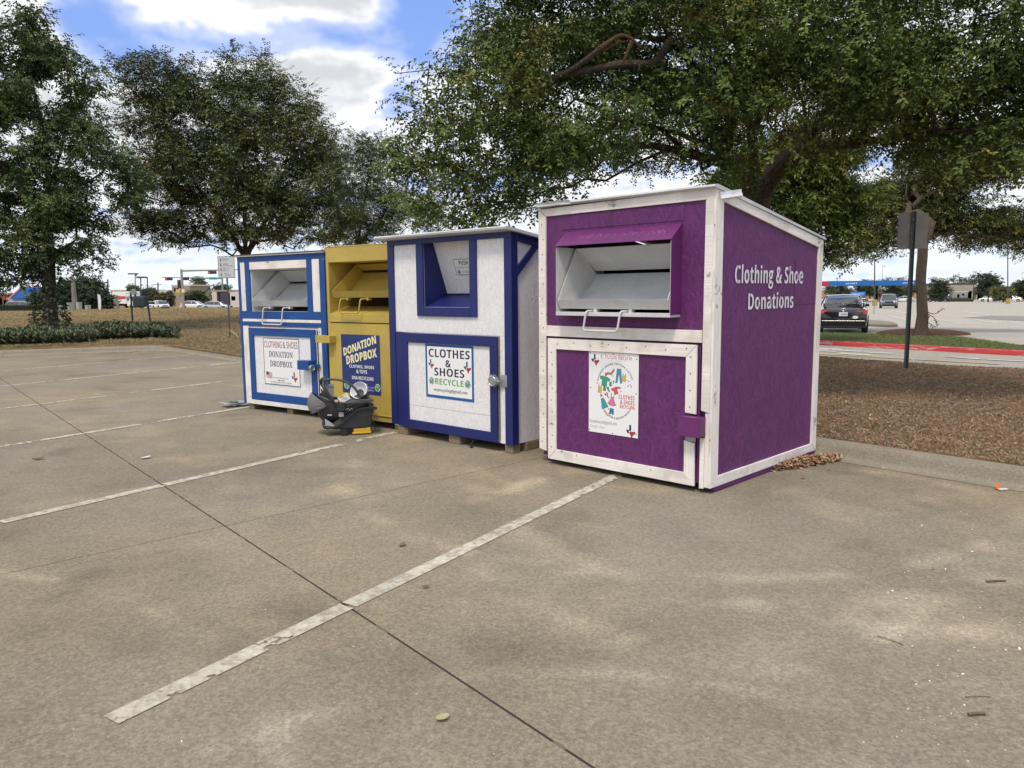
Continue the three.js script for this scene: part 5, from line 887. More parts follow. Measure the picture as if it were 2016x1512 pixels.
{ // the big elm behind the purple bin
  const foot = V(3.55, base(3.55, -11) + 0.1, -11), p = (x, y, dz = 0) => atDepth(x, y, 11 - dz);
  const snap = [[1125, 142, 8.7], [1182, 94, 8.5], [1222, 70, 8.45], [1258, 90, 8.5], [1230, 118, 8.5]].map(([x, y, d]) => atDepth(x, y, d));
  const elm = growTree({
    keep: q => { for (const s of snap) if (Math.hypot(q.x - s.x, q.y - s.y, (q.z - s.z - 0.25) * 0.55) < 0.42) return false; return true; },
    name: 'elm_tree', label: 'large spreading elm with a broken limb standing behind the purple bin', foot, seed: 301, trunkR: 0.27,
    seeds: [
      { pts: [p(1492, 640), p(1492, 500), p(1490, 400)], mark: { 2: 'fork' } },
      { from: 'fork', pts: [p(1470, 350), p(1420, 318, 0.4), p(1350, 298, 0.9), p(1280, 286, 1.3), p(1200, 290, 1.7), p(1110, 310, 1.9), p(1000, 330, 2.0)], mark: { 1: 'l1', 3: 'l2' } },
      { from: 'l1', pts: [p(1440, 240, 0.6), p(1380, 150, 1.0), p(1320, 80, 1.4), p(1280, 0, 1.6), p(1240, -90, 1.7)], mark: { 1: 'l3' } },
      { from: 'l3', pts: [p(1281, 124, 1.7), p(1204, 133, 2.1), p(1106, 146, 2.3), p(1000, 190, 2.4), p(900, 240, 2.4)] },
      { from: 'fork', pts: [p(1482, 300), p(1470, 180, -0.2), p(1455, 60, -0.3), p(1440, -80, -0.3)], mark: { 0: 'm' } },
      { from: 'm', pts: [p(1500, 180, 0.6), p(1530, 60, 1.1), p(1535, -60, 1.5)] },
      { from: 'fork', pts: [p(1525, 345, 0.2), p(1570, 305, 0.6), p(1640, 282, 1.1), p(1730, 276, 1.7), p(1840, 262, 2.2), p(1960, 246, 2.5)], mark: { 1: 'r1' } },
      { from: 'r1', pts: [p(1640, 200, 0.4), p(1720, 110, 0.6), p(1800, 10, 0.8), p(1860, -90, 0.9)] },
      { from: 'fork', pts: [p(1520, 320, -1.0), p(1600, 260, -2.2), p(1700, 200, -3.4)] },
      { from: 'fork', pts: [p(1450, 310, -1.0), p(1330, 260, -2.2), p(1200, 230, -3.2)] },
    ],
    lobes: [
      lobe(900, 250, 9.4, 1.15, 0.85, 1.3), lobe(860, 340, 9.3, 0.75, 0.55, 1.1), lobe(1000, 160, 9.4, 1.0, 0.75, 1.4), lobe(1000, 320, 9.5, 0.9, 0.6, 1.4), lobe(905, 400, 9.6, 0.62, 0.30, 0.9), lobe(1060, 50, 9.6, 1.0, 0.8, 1.5), lobe(1110, 230, 9.3, 1.0, 0.8, 1.4), lobe(1220, 180, 9.4, 1.0, 0.8, 1.3), lobe(1010, 400, 10.0, 0.36, 0.32, 0.9), lobe(1130, 330, 10.5, 0.6, 0.35, 1.2),
      lobe(1250, 40, 9.3, 1.0, 0.9, 1.5), lobe(1390, 230, 9.2, 0.9, 0.75, 1.2), lobe(1400, 60, 9.5, 1.1, 0.9, 1.6), lobe(1450, 310, 9.6, 0.5, 0.35, 0.7), lobe(1560, 120, 9.2, 1.2, 0.9, 1.6), lobe(1560, 225, 9.1, 0.9, 0.42, 1.2), lobe(1700, 60, 9.2, 1.2, 0.9, 1.6), lobe(1690, 190, 9.1, 0.95, 0.5, 1.3), lobe(1830, 110, 9.0, 1.1, 0.85, 1.5), lobe(1840, 225, 9.0, 0.9, 0.5, 1.2), lobe(1960, 60, 9.0, 1.2, 1.0, 1.6), lobe(1970, 210, 8.9, 1.0, 0.65, 1.4), lobe(1940, 310, 8.9, 0.75, 0.45, 1.1), lobe(2080, 150, 9.0, 1.2, 1.1, 1.6), lobe(1800, 300, 9.4, 0.45, 0.25, 0.8),
      lobe(1150, -90, 10, 1.6, 0.9, 2.2), lobe(1500, -110, 10.5, 2.2, 1.0, 2.6), lobe(1850, -110, 10, 2.0, 1.0, 2.4), lobe(1250, 250, 13.5, 1.8, 0.8, 1.4), lobe(1550, 170, 14, 2.2, 1.0, 1.6), lobe(1750, 170, 13.5, 1.8, 0.9, 1.5), lobe(1080, 150, 13, 1.5, 1.0, 1.4),
    ],
    points: 2600, sprigs: 36000, sprig: elmSprig, tones: ELM, spread: 0.24, gapScale: 1.0, gapCut: -0.05, tipR: 0.0045,
  });
  // limb snapped in a storm: bark on the outer piece, pale splintered wood at the break
  const L = (pts, r0, r1, m, name) => { const c = new THREE.CatmullRomCurve3(pts.map(q => q.clone().sub(foot))), g = new THREE.TubeGeometry(c, 26, 1, 9, false), q = g.attributes.position; for (let i = 0; i < q.count; i++) { const t = Math.floor(i / 10) / 26, o = c.getPointAt(Math.min(1, t)), rr = lerp(r0, r1, t) * (1 + 0.25 * fbm3(i % 10, t * 7, 3, 2)); q.setXYZ(i, o.x + (q.getX(i) - o.x) * rr, o.y + (q.getY(i) - o.y) * rr, o.z + (q.getZ(i) - o.z) * rr); } g.computeVertexNormals(); return mesh(name, g, m, elm); };
  const wood = std({ color: col(0.34, 0.215, 0.12), map: rep(TEX.bark, 3, 1), bumpMap: TEX.barkBump, bumpScale: 0.012, roughness: 0.95 });
  const S = (x, y, d = 8.5) => atDepth(x, y, d);
  L([S(1040, 205, 8.9), S(1106, 150, 8.75), S(1145, 124, 8.6), S(1182, 96, 8.5)], 0.018, 0.032, M.bark, 'broken_limb');
  L([S(1178, 98), S(1200, 82), S(1222, 70), S(1240, 74), S(1262, 94)], 0.028, 0.014, wood, 'split_wood'); L([S(1184, 101, 8.52), S(1206, 90, 8.52), S(1226, 82, 8.52), S(1250, 84, 8.52)], 0.020, 0.008, wood, 'split_wood'); L([S(1244, 82, 8.46), S(1238, 96, 8.46), S(1228, 120, 8.46)], 0.024, 0.014, wood, 'split_wood');
  L([S(1100, 148, 8.8), S(1160, 138, 8.65), S(1220, 126, 8.6), S(1285, 124, 9.0), S(1320, 80, 9.6)], 0.034, 0.055, M.bark, 'broken_limb');
}
{ // yellowing tree between the purple bin and the sign
  const foot = groundAt(1555, 21.5), D = 21.5;
  growTree({ name: 'elm_tree', label: 'yellowing tree behind the purple bin, its trunk hidden by the bin', foot, seed: 311, trunkR: 0.16,
    seeds: [{ pts: [atDepth(1575, 480, D), atDepth(1580, 420, D)], mark: { 1: 'f' } }, { from: 'f', pts: [atDepth(1620, 340, D), atDepth(1660, 280, D)] }, { from: 'f', pts: [atDepth(1550, 340, D), atDepth(1520, 260, D)] }],
    lobes: [lobe(1560, 400, D, 0.9, 0.8, 1.2), lobe(1600, 300, D, 1.1, 1.0, 1.5), lobe(1640, 440, D, 0.85, 0.75, 1.1), lobe(1670, 360, D, 0.9, 0.9, 1.2), lobe(1660, 490, D, 0.55, 0.35, 0.8), lobe(1500, 330, D, 1.0, 1.0, 1.4), lobe(1705, 490, D + 1, 0.35, 0.22, 0.7), lobe(1600, 480, D, 0.7, 0.4, 0.9), lobe(1430, 380, D, 0.9, 0.6, 1.2)],
    points: 620, sprigs: 7500, sprig: fineSprig, spread: 0.35, tones: [[0.085, 0.122, 0.028, -9], [0.115, 0.148, 0.030, 0.35], [0.15, 0.165, 0.036, 0.75], [0.19, 0.165, 0.04, 1.1]], gapCut: -0.2 });
}
{ // tree on the island
  const D = 29, foot = onGround(1815, 656, 0.2), p = (x, y, dz = 0) => atDepth(x, y, -foot.z - dz);
  const t = growTree({ name: 'island_tree', label: 'upright tree with rough grey trunk in the mulch bed on the grass island', foot, seed: 321, trunkR: 0.20,
    seeds: [{ pts: [p(1815, 600), p(1814, 530), p(1817, 480)], mark: { 2: 'f' } }, { from: 'f', pts: [p(1832, 440), p(1850, 390), p(1870, 320), p(1880, 250)], mark: { 1: 'g' } }, { from: 'g', pts: [p(1800, 350), p(1760, 320)] }, { from: 'g', pts: [p(1920, 370), p(1990, 350)] }],
    lobes: [lobe(1740, 400, D, 1.5, 1.0, 1.8), lobe(1820, 360, D, 1.6, 1.2, 2.0), lobe(1900, 420, D, 1.5, 0.85, 1.8), lobe(1970, 440, D, 1.2, 0.7, 1.6), lobe(1765, 462, D, 0.9, 0.45, 1.3), lobe(1712, 455, D, 0.7, 0.45, 1.2), lobe(1850, 458, D, 0.9, 0.4, 1.3), lobe(1930, 470, D, 1.0, 0.32, 1.2), lobe(1820, 430, D, 1.3, 0.5, 1.4), lobe(2050, 440, D, 1.2, 0.9, 1.6), lobe(1900, 300, D, 2.2, 1.3, 2.0), lobe(2000, 485, D, 0.5, 0.25, 0.8)],
    points: 1000, sprigs: 12500, sprig: fineSprig, spread: 0.38, tones: [[0.075, 0.095, 0.028, -9], [0.10, 0.115, 0.032, 0.45], [0.15, 0.14, 0.035, 0.9]], gapCut: -0.12, bark: std({ color: col(0.34, 0.29, 0.25), map: TEX.bark, bumpMap: TEX.barkBump, bumpScale: 0.03, roughness: 1 }) });
  // sucker shoots low on the trunk
  const sh = (pts) => tubeG(pts.map(([x, y]) => p(x, y, 0.25).sub(foot)), 0.012, 12, 5);
  for (const q of [[[1822, 613], [1840, 618], [1856, 608]], [[1822, 616], [1838, 625], [1846, 640]], [[1822, 632], [1832, 638], [1838, 642]]]) mesh('sucker_shoot', sh(q), M.bark, t);
  const g = merge([[1856, 606], [1850, 611], [1846, 638], [1842, 630], [1838, 643], [1834, 640], [1843, 642], [1830, 622], [1845, 632]].flatMap(([x, y], i) => [0, 1, 2].map(k => { const l = leafShape(0.11, 0.06); l.rotateZ(-0.8 + k * 0.4); l.rotateY(i * 2 + k * 2.1); const q = p(x, y, 0.25).sub(foot); l.translate(q.x, q.y, q.z); return l; })));
  mesh('sucker_leaves', g, std({ color: col(0.09, 0.10, 0.04), side: THREE.DoubleSide, roughness: 0.8 }), t).userData.kind = 'stuff';
}
{ // broad oak at the left with ivy round its foot
  const D = 23.5, foot = groundAt(97, D); foot.y = groundHeight(foot.x, foot.z); const p = (x, y, dz = 0) => atDepth(x, y, D - dz);
  const L = [[20, 70, 70], [110, 105, 60], [175, 150, 48], [60, 180, 80], [165, 230, 52], [10, 270, 80], [100, 300, 70], [200, 300, 58], [235, 350, 50], [50, 390, 80], [150, 390, 66], [240, 395, 36], [10, 490, 60], [80, 470, 60], [165, 455, 50], [195, 505, 28], [60, 540, 45], [-60, 150, 90], [-70, 350, 100], [-40, 520, 70], [150, 520, 30], [90, 30, 30], [120, 420, 50]];
  const t = growTree({ name: 'oak_tree', label: 'dark leafy oak with ivy round its foot beside the far kerb', foot, seed: 331, trunkR: 0.27,
    seeds: [{ pts: [p(97, 600), p(96, 500), p(94, 430), p(96, 360)], mark: { 1: 'a', 2: 'b', 3: 'c' } }, { from: 'c', pts: [p(90, 280), p(70, 190), p(50, 100)] }, { from: 'c', pts: [p(120, 300), p(135, 220), p(140, 140)] }, { from: 'b', pts: [p(50, 380), p(0, 320), p(-50, 260)] }, { from: 'b', pts: [p(150, 370), p(200, 340), p(240, 350)] }, { from: 'a', pts: [p(140, 480), p(180, 480)] }, { from: 'a', pts: [p(60, 500), p(10, 500)] }],
    lobes: L.map(([x, y, r]) => lobe(x, y, D, r * 0.0155, r * 0.0155 * 0.85, r * 0.0155 * 1.3)),
    points: 1150, sprigs: 14500, sprig: oakSprig, spread: 0.30, tones: [[0.074, 0.112, 0.048, -9], [0.094, 0.132, 0.050, 0.4], [0.120, 0.150, 0.052, 0.85], [0.17, 0.17, 0.055, 1.2]], gapScale: 0.95, gapCut: 0.02 });
  const r = rng(12), iv = new THREE.InstancedMesh(leafShape(0.10, 0.08, 0.3), std({ color: 0xffffff, roughness: 0.6, side: THREE.DoubleSide }), 1500), m = new THREE.Matrix4(), q = new THREE.Quaternion(), e = new THREE.Euler(), c = new THREE.Color();
  for (let k = 0; k < 1500; k++) { const y = 2.6 * Math.pow(r(), 1.5), a = r() * 6.28, R0 = (0.30 + 0.22 * Math.exp(-y * 1.3)) * R(0.9, 1.25, r); e.set(R(-0.6, 0.6, r), -a + R(-0.8, 0.8, r), R(-1.2, 0.2, r), 'YXZ'); q.setFromEuler(e); const s = R(0.7, 1.4, r); m.compose(V(Math.cos(a) * R0, y, Math.sin(a) * R0), q, V(s, s, s)); iv.setMatrixAt(k, m); const l = R(0.7, 1.3, r); iv.setColorAt(k, c.setRGB(0.045 * l, 0.072 * l, 0.030 * l)); }
  iv.name = 'ivy'; iv.userData.kind = 'stuff'; t.add(iv);
}
{ // domed tree behind the bright blue bin
  const D = 28, foot = groundAt(482, D), p = (x, y, dz = 0) => atDepth(x, y, D - dz), k = D / FOCAL;
  const L = [[300, 160, 62], [275, 135, 24], [360, 150, 44], [450, 140, 48], [445, 110, 18], [540, 160, 50], [515, 122, 18], [600, 200, 42], [270, 230, 46], [360, 230, 70], [480, 230, 80], [600, 270, 60], [650, 300, 40], [280, 330, 56], [380, 330, 80], [510, 330, 90], [630, 360, 62], [290, 420, 52], [380, 430, 66], [500, 420, 80], [620, 430, 60], [680, 410, 34], [330, 460, 44], [560, 465, 46], [660, 450, 36], [440, 470, 40]];
  growTree({ name: 'elm_tree', label: 'wide domed brownish green tree with several stems behind the bright blue bin', foot, seed: 341, trunkR: 0.2,
    seeds: [{ pts: [p(482, 600), p(482, 540), p(482, 505)], mark: { 2: 'f' } }, { from: 'f', pts: [p(466, 478), p(440, 440), p(390, 370), p(340, 280), p(310, 190)] }, { from: 'f', pts: [p(484, 470), p(480, 400), p(470, 300), p(455, 180)] }, { from: 'f', pts: [p(502, 475), p(525, 430), p(560, 340), p(580, 240)] }, { from: 'f', pts: [p(478, 470, -0.8), p(440, 400, -1.5), p(420, 300, -2)] }, { from: 'f', pts: [p(495, 470, 0.8), p(520, 400, 1.6), p(530, 300, 2)] }],
    lobes: L.map(([x, y, r]) => lobe(x, y, D, r * k, r * k * 0.9, r * k * 1.35)),
    points: 1350, sprigs: 19000, sprig: fineSprig, spread: 0.32, tones: [[0.098, 0.128, 0.054, -9], [0.122, 0.144, 0.056, 0.35], [0.155, 0.145, 0.060, 0.82], [0.20, 0.185, 0.060, 1.1]], gapScale: 0.8, gapCut: -0.22, droop: -0.2 });
}
{ // paler tree farther back
  const D = 42, foot = groundAt(705, D), p = (x, y, dz = 0) => atDepth(x, y, D - dz), k = D / FOCAL;
  growTree({ name: 'elm_tree', label: 'feathery grey green tree farther off behind the yellow bin', foot, seed: 351, trunkR: 0.2,
    seeds: [{ pts: [p(705, 560), p(705, 480)], mark: { 1: 'f' } }, { from: 'f', pts: [p(690, 400), p(670, 310)] }, { from: 'f', pts: [p(720, 380), p(735, 300)] }, { from: 'f', pts: [p(750, 430), p(780, 380)] }],
    lobes: [[680, 290, 36], [730, 300, 40], [700, 350, 50], [760, 350, 36], [720, 410, 60], [780, 400, 40], [690, 450, 50], [770, 450, 46], [650, 260, 18], [700, 262, 16], [850, 420, 40]].map(([x, y, r]) => lobe(x, y, D, r * k, r * k, r * k * 1.2)),
    points: 520, sprigs: 6500, sprig: fineSprig, spread: 0.5, tones: [[0.06, 0.085, 0.04, -9], [0.085, 0.105, 0.05, 0.5], [0.11, 0.12, 0.055, 0.9]], gapCut: -0.2, droop: -0.2 });
}
// distant trees, one by one
function farTree(px, D, y0, y1, wpx, label, seed, tone, group = 'distant trees') {
  const foot = groundAt(px, D), k = D / FOCAL, cy = (y0 + y1) / 2, ry = (y1 - y0) / 2, r = rng(seed), lobes = [];
  for (let i = 0; i < 9; i++) { const a = r() * 6.28, q = Math.sqrt(r()) * 0.62; lobes.push(lobe(px + Math.cos(a) * q * wpx / 2, cy + Math.sin(a) * q * ry, D, wpx * 0.24 * k, ry * 0.42 * k, wpx * 0.3 * k)); }
  const top = atDepth(px, cy, D);
  return growTree({ name: 'distant_tree', label, foot, seed, trunkR: wpx * k * 0.022, seeds: [{ pts: [V().lerpVectors(foot, top, 0.5), top] }], lobes, points: 130, sprigs: Math.round(900 + wpx * 9), sprig: farSprig, spread: 0.75, tones: [[tone[0], tone[1], tone[2], -9], [tone[0] * 1.35, tone[1] * 1.25, tone[2] * 1.2, 0.55]], gapCut: -0.3, tipR: 0.02, group });
}
{
  const dk = [0.040, 0.058, 0.030], gr = [0.060, 0.082, 0.036], br = [0.085, 0.075, 0.040], li = [0.095, 0.110, 0.040], G1 = 'trees along the street', G2 = 'trees round the fuel station';
  farTree(115, 85, 545, 607, 90, 'dark round tree beyond the field beside the blue roof', 401, dk, G1);
  farTree(165, 90, 538, 608, 84, 'dark bushy tree behind the grey utility pole', 402, dk, G1);
  farTree(188, 80, 575, 609, 34, 'clipped dark evergreen beside the white feather banner', 403, [0.025, 0.04, 0.022], G1);
  farTree(262, 175, 556, 600, 44, 'thin green tree behind the moving truck', 404, gr, G1);
  farTree(288, 168, 556, 606, 46, 'green tree behind the triple street lamp', 405, gr, G1);
  farTree(325, 158, 572, 606, 48, 'brownish street tree behind the white cars', 406, br, G1);
  farTree(388, 185, 536, 588, 44, 'tall open tree behind the traffic signals', 407, gr, G1);
  farTree(388, 156, 568, 607, 42, 'low dark street tree beside the signal pole', 408, dk, G1);
  farTree(436, 160, 552, 606, 40, 'dark tree behind the white rules sign', 409, dk, G1);
  farTree(205, 100, 580, 609, 22, 'small pale shrub tree beside the brick gate pillar', 410, li, G1);
  farTree(1650, 240, 552, 592, 60, 'green tree at the left end of the fuel canopy', 421, gr, G2);
  farTree(1712, 280, 541, 590, 70, 'round green tree rising over the middle of the fuel canopy', 422, gr, G2);
  farTree(1750, 260, 540, 592, 62, 'broad green tree behind the fuel canopy lamp post', 423, gr, G2);
  farTree(1790, 270, 541, 592, 60, 'green tree over the right end of the fuel canopy', 424, gr, G2);
  farTree(1850, 190, 540, 592, 56, 'dark rounded tree standing left of the beige shop', 425, dk, G2);
  farTree(1892, 300, 538, 588, 70, 'pale green tree behind the roof of the beige shop', 426, gr, G2);
  farTree(1945, 185, 528, 591, 62, 'large dark domed tree in front of the beige shop', 427, dk, G2);
  farTree(1975, 165, 545, 590, 40, 'yellow green young tree beside the tall lamp post', 428, li, G2);
  farTree(2012, 190, 545, 590, 34, 'dark tree at the far end of the beige shop', 429, dk, G2);
  farTree(2060, 185, 548, 592, 50, 'dark tree past the end of the beige shop', 430, dk, G2);
}

// ------------------------------------------------------------------ vehicles
function loft(sections, close = true) { // sections: arrays of Vector3 with equal counts
  const P = [], I = [], n = sections[0].length; for (const s of sections) for (const v of s) P.push(v.x, v.y, v.z);
  for (let i = 0; i + 1 < sections.length; i++) for (let k = 0; k + 1 < n; k++) { const o = i * n + k; I.push(o, o + n, o + 1, o + 1, o + n, o + n + 1); }
  if (close) for (const b of [0, (sections.length - 1) * n]) for (let k = 1; k + 1 < n; k++) I.push(b, b + k, b + k + 1);
  const g = new THREE.BufferGeometry(); g.setAttribute('position', new THREE.Float32BufferAttribute(P, 3)); g.setIndex(I); return toCreasedNormals(g, 0.6);
}
const plateTex = canvasTex(128, 64, (x, W, Hh) => { x.fillStyle = '#d8d9d8'; x.fillRect(0, 0, W, Hh); x.strokeStyle = '#7d7f86'; x.lineWidth = 3; x.strokeRect(2, 2, W - 4, Hh - 4); scribble(x, 64, 36, 96, 30, '#5b5f6c', 7); });
function car(name, label, pos, turn, o = {}, group) { // local +x is forward
  const { L = 4.6, W = 1.78, Hc = 1.44, color = col(0.7, 0.7, 0.7), kind = 'sedan', rough = 0.25, spoiler, rearPlate = true } = o;
  const t = thing(name, label, o.category || 'car', [pos.x, pos.y, pos.z], turn, group);
  const paint = phys({ color, roughness: rough, clearcoat: 1, clearcoatRoughness: 0.05, metalness: 0.2 });
  const hw = W / 2, sus = kind === 'sedan' ? 0.17 : 0.24, belt = kind === 'sedan' ? Hc * 0.64 : Hc * 0.61, hood = kind === 'sedan' ? Hc * 0.60 : Hc * 0.60;
  const st = kind === 'sedan' ? [[-0.5, sus + 0.22, belt * 0.86, 0.80], [-0.485, sus + 0.08, belt + 0.03, 0.93], [-0.40, sus, belt + 0.06, 0.985], [-0.25, sus, belt + 0.03, 1], [0.0, sus, belt, 1], [0.2, sus, belt - 0.01, 1], [0.34, sus, hood, 0.975], [0.44, sus + 0.02, hood - 0.10, 0.93], [0.487, sus + 0.08, hood - 0.2, 0.82], [0.5, sus + 0.2, hood - 0.28, 0.70]]
    : [[-0.5, sus + 0.22, belt, 0.88], [-0.49, sus + 0.1, belt + 0.02, 0.96], [-0.4, sus, belt + 0.03, 1], [0.0, sus, belt, 1], [0.24, sus, belt, 1], [0.34, sus, hood, 0.98], [0.44, sus + 0.03, hood - 0.06, 0.94], [0.488, sus + 0.1, hood - 0.16, 0.86], [0.5, sus + 0.22, hood - 0.25, 0.76]];
  const sec = ([f, yb, yt, w]) => { const h = yt - yb, q = [[0, yb], [w * 0.86, yb], [w * 0.97, yb + h * 0.12], [w, yb + h * 0.38], [w * 0.985, yb + h * 0.66], [w * 0.955, yb + h * 0.86], [w * 0.88, yt - h * 0.03], [w * 0.62, yt], [0, yt + 0.012]]; return [...q.map(([z, y]) => V(f * L, y, z * hw)), ...q.slice(0, -1).reverse().map(([z, y]) => V(f * L, y, -z * hw))]; };
  const body = mesh('body', loft(st.map(sec)), paint, t);
  // cabin
  const cab = kind === 'sedan' ? [[-0.42, belt + 0.02, belt + 0.05, 0.74, 0.74], [-0.33, belt, Hc * 0.90, 0.90, 0.66], [-0.22, belt, Hc * 0.985, 0.92, 0.69], [-0.02, belt, Hc, 0.93, 0.71], [0.10, belt, Hc * 0.975, 0.93, 0.70], [0.22, belt, Hc * 0.80, 0.91, 0.76], [0.31, hood - 0.02, hood + 0.02, 0.80, 0.80]]
    : kind === 'pickup' ? [[-0.10, belt, Hc * 0.95, 0.92, 0.74], [-0.04, belt, Hc, 0.93, 0.75], [0.12, belt, Hc * 0.985, 0.93, 0.74], [0.20, belt, Hc * 0.84, 0.92, 0.8], [0.27, hood - 0.02, hood + 0.02, 0.82, 0.82]]
      : [[-0.49, belt, belt + 0.08, 0.86, 0.84], [-0.46, belt, Hc * 0.93, 0.92, 0.73], [-0.36, belt, Hc * 0.99, 0.93, 0.75], [-0.05, belt, Hc, 0.94, 0.76], [0.10, belt, Hc * 0.975, 0.94, 0.75], [0.20, belt, Hc * 0.82, 0.92, 0.8], [0.28, hood - 0.02, hood + 0.02, 0.82, 0.82]];
  const csec = ([f, yb, yt, wb, wt]) => { const h = yt - yb, q = [[wb, yb], [lerp(wb, wt, 0.55), yb + h * 0.5], [wt, yb + h * 0.9], [wt * 0.88, yt], [0, yt + 0.015]]; return [...q.map(([z, y]) => V(f * L, y, z * hw)), ...q.slice(0, -1).reverse().map(([z, y]) => V(f * L, y, -z * hw))]; };
  mesh('window_glass', loft(cab.map(csec)), M.glassDark, t);
  const roofSt = cab.slice(1, -1).map(([f, yb, yt, wb, wt], i, a) => { const y = yt + 0.012, w = wt * 0.99; return [[w * 1.015, y - (yt - yb) * 0.10 - 0.012], [w * 0.99, y - 0.025], [w * 0.86, y], [0, y + 0.016]].flatMap(([z, yy]) => [[z, yy]]); });
  const full = roofSt.map((q, i) => { const f = cab[i + 1][0]; return [...q.map(([z, y]) => V(f * L, y, z * hw)), ...q.slice(0, -1).reverse().map(([z, y]) => V(f * L, y, -z * hw))]; }).slice(kind === 'sedan' ? 1 : 0, -1);
  mesh('roof', loft(full, false), (() => { const m = paint.clone(); m.side = THREE.DoubleSide; return m; })(), t);
  // pillars
  for (const s of [-1, 1]) { const P = (i, k, lift = 1.012) => { const [f, yb, yt, wb, wt] = cab[i]; return V(f * L, k ? yt - (yt - yb) * 0.04 : yb, s * hw * (k ? wt * 0.96 : wb) * lift); };
    const bars = [[P(cab.length - 1, 0), P(cab.length - 3, 1)], [P(0, 1), P(kind === 'sedan' ? 2 : 1, 1)], [P(Math.floor(cab.length / 2), 0), P(Math.floor(cab.length / 2), 1)]]; for (const [a, b] of bars) mesh('pillar', cylG(0.045, 0.035, a, b, 6), paint, t); }
  if (kind === 'pickup') mesh('bed', box2(-L * 0.49, -L * 0.13, belt - 0.03, belt + 0.02, -hw * 0.8, hw * 0.8), M.rubber, t);
  // wheels
  const r = kind === 'sedan' ? 0.315 : 0.37; for (const f of [-0.30, 0.305]) for (const s of [-1, 1]) { const g = new THREE.CylinderGeometry(r, r, 0.21, 24); g.rotateX(Math.PI / 2); const w = mesh('wheel', g, M.rubber, t); w.position.set(f * L, r, s * (hw - 0.10)); const rim = new THREE.CylinderGeometry(r * 0.66, r * 0.62, 0.02, 14); rim.rotateX(Math.PI / 2); mesh('rim', rim, M.galv, w).position.z = s * 0.105; const arch = new THREE.TorusGeometry(r + 0.035, 0.03, 8, 20, Math.PI); const a = mesh('wheel_arch', arch, M.rubber, t); a.position.set(f * L, r, s * (hw - 0.012)); }
  // lamps, plate, bumpers
  const lens = phys({ color: col(0.85, 0.87, 0.9), roughness: 0.1, clearcoat: 1 }), red = phys({ color: col(0.42, 0.02, 0.02), roughness: 0.15, clearcoat: 1 });
  for (const s of [-1, 1]) {
    mesh('headlight', boxG(0.16, 0.13, 0.38, L * 0.468, hood - 0.22, s * hw * 0.66, 0.03), lens, t);
    const tl = new THREE.BufferGeometry(); const x = -L * 0.488, y = belt * 0.90; mesh('taillight', loft([[V(x + 0.30, y + 0.05, s * (hw * 0.955)), V(x + 0.30, y - 0.06, s * (hw * 0.965))], [V(x + 0.02, y + 0.08, s * hw * 0.93), V(x - 0.0, y - 0.09, s * hw * 0.93)], [V(x - 0.03, y + 0.06, s * hw * 0.80), V(x - 0.045, y - 0.08, s * hw * 0.80)], [V(x - 0.035, y + 0.03, s * hw * 0.48), V(x - 0.04, y - 0.02, s * hw * 0.48)]], false), (() => { const m = red.clone(); m.side = THREE.DoubleSide; return m; })(), t);
    mesh('mirror', boxG(0.16, 0.12, 0.16, L * 0.17, belt + 0.10, s * (hw + 0.06), 0.04), paint, t);
  }
  mesh('bumper', boxG(0.16, 0.30, W * 0.90, -L * 0.49, sus + 0.20, 0, 0.06), paint, t); mesh('lower_valance', boxG(0.12, 0.12, W * 0.80, -L * 0.492, sus + 0.10, 0, 0.03), M.blackPlastic, t);
  mesh('bumper', boxG(0.14, 0.26, W * 0.82, L * 0.487, sus + 0.16, 0, 0.05), kind === 'sedan' ? paint : M.blackPlastic, t); mesh('grille', boxG(0.05, 0.20, W * 0.5, L * 0.497, hood - 0.28, 0, 0.02), M.blackPlastic, t);
  if (rearPlate) { const p = mesh('number_plate', new THREE.PlaneGeometry(0.31, 0.155).rotateY(-Math.PI / 2), phys({ map: plateTex, roughness: 0.5 }), t); p.position.set(-L * 0.5 - 0.02, belt * 0.80, 0); }
  if (spoiler) { mesh('spoiler', boxG(0.20, 0.03, W * 0.80, -L * 0.47, belt + 0.22, 0, 0.012), paint, t); for (const s of [-1, 1]) mesh('spoiler_post', boxG(0.14, 0.16, 0.05, -L * 0.465, belt + 0.14, s * W * 0.385, 0.012), paint, t); }
  return t;
}
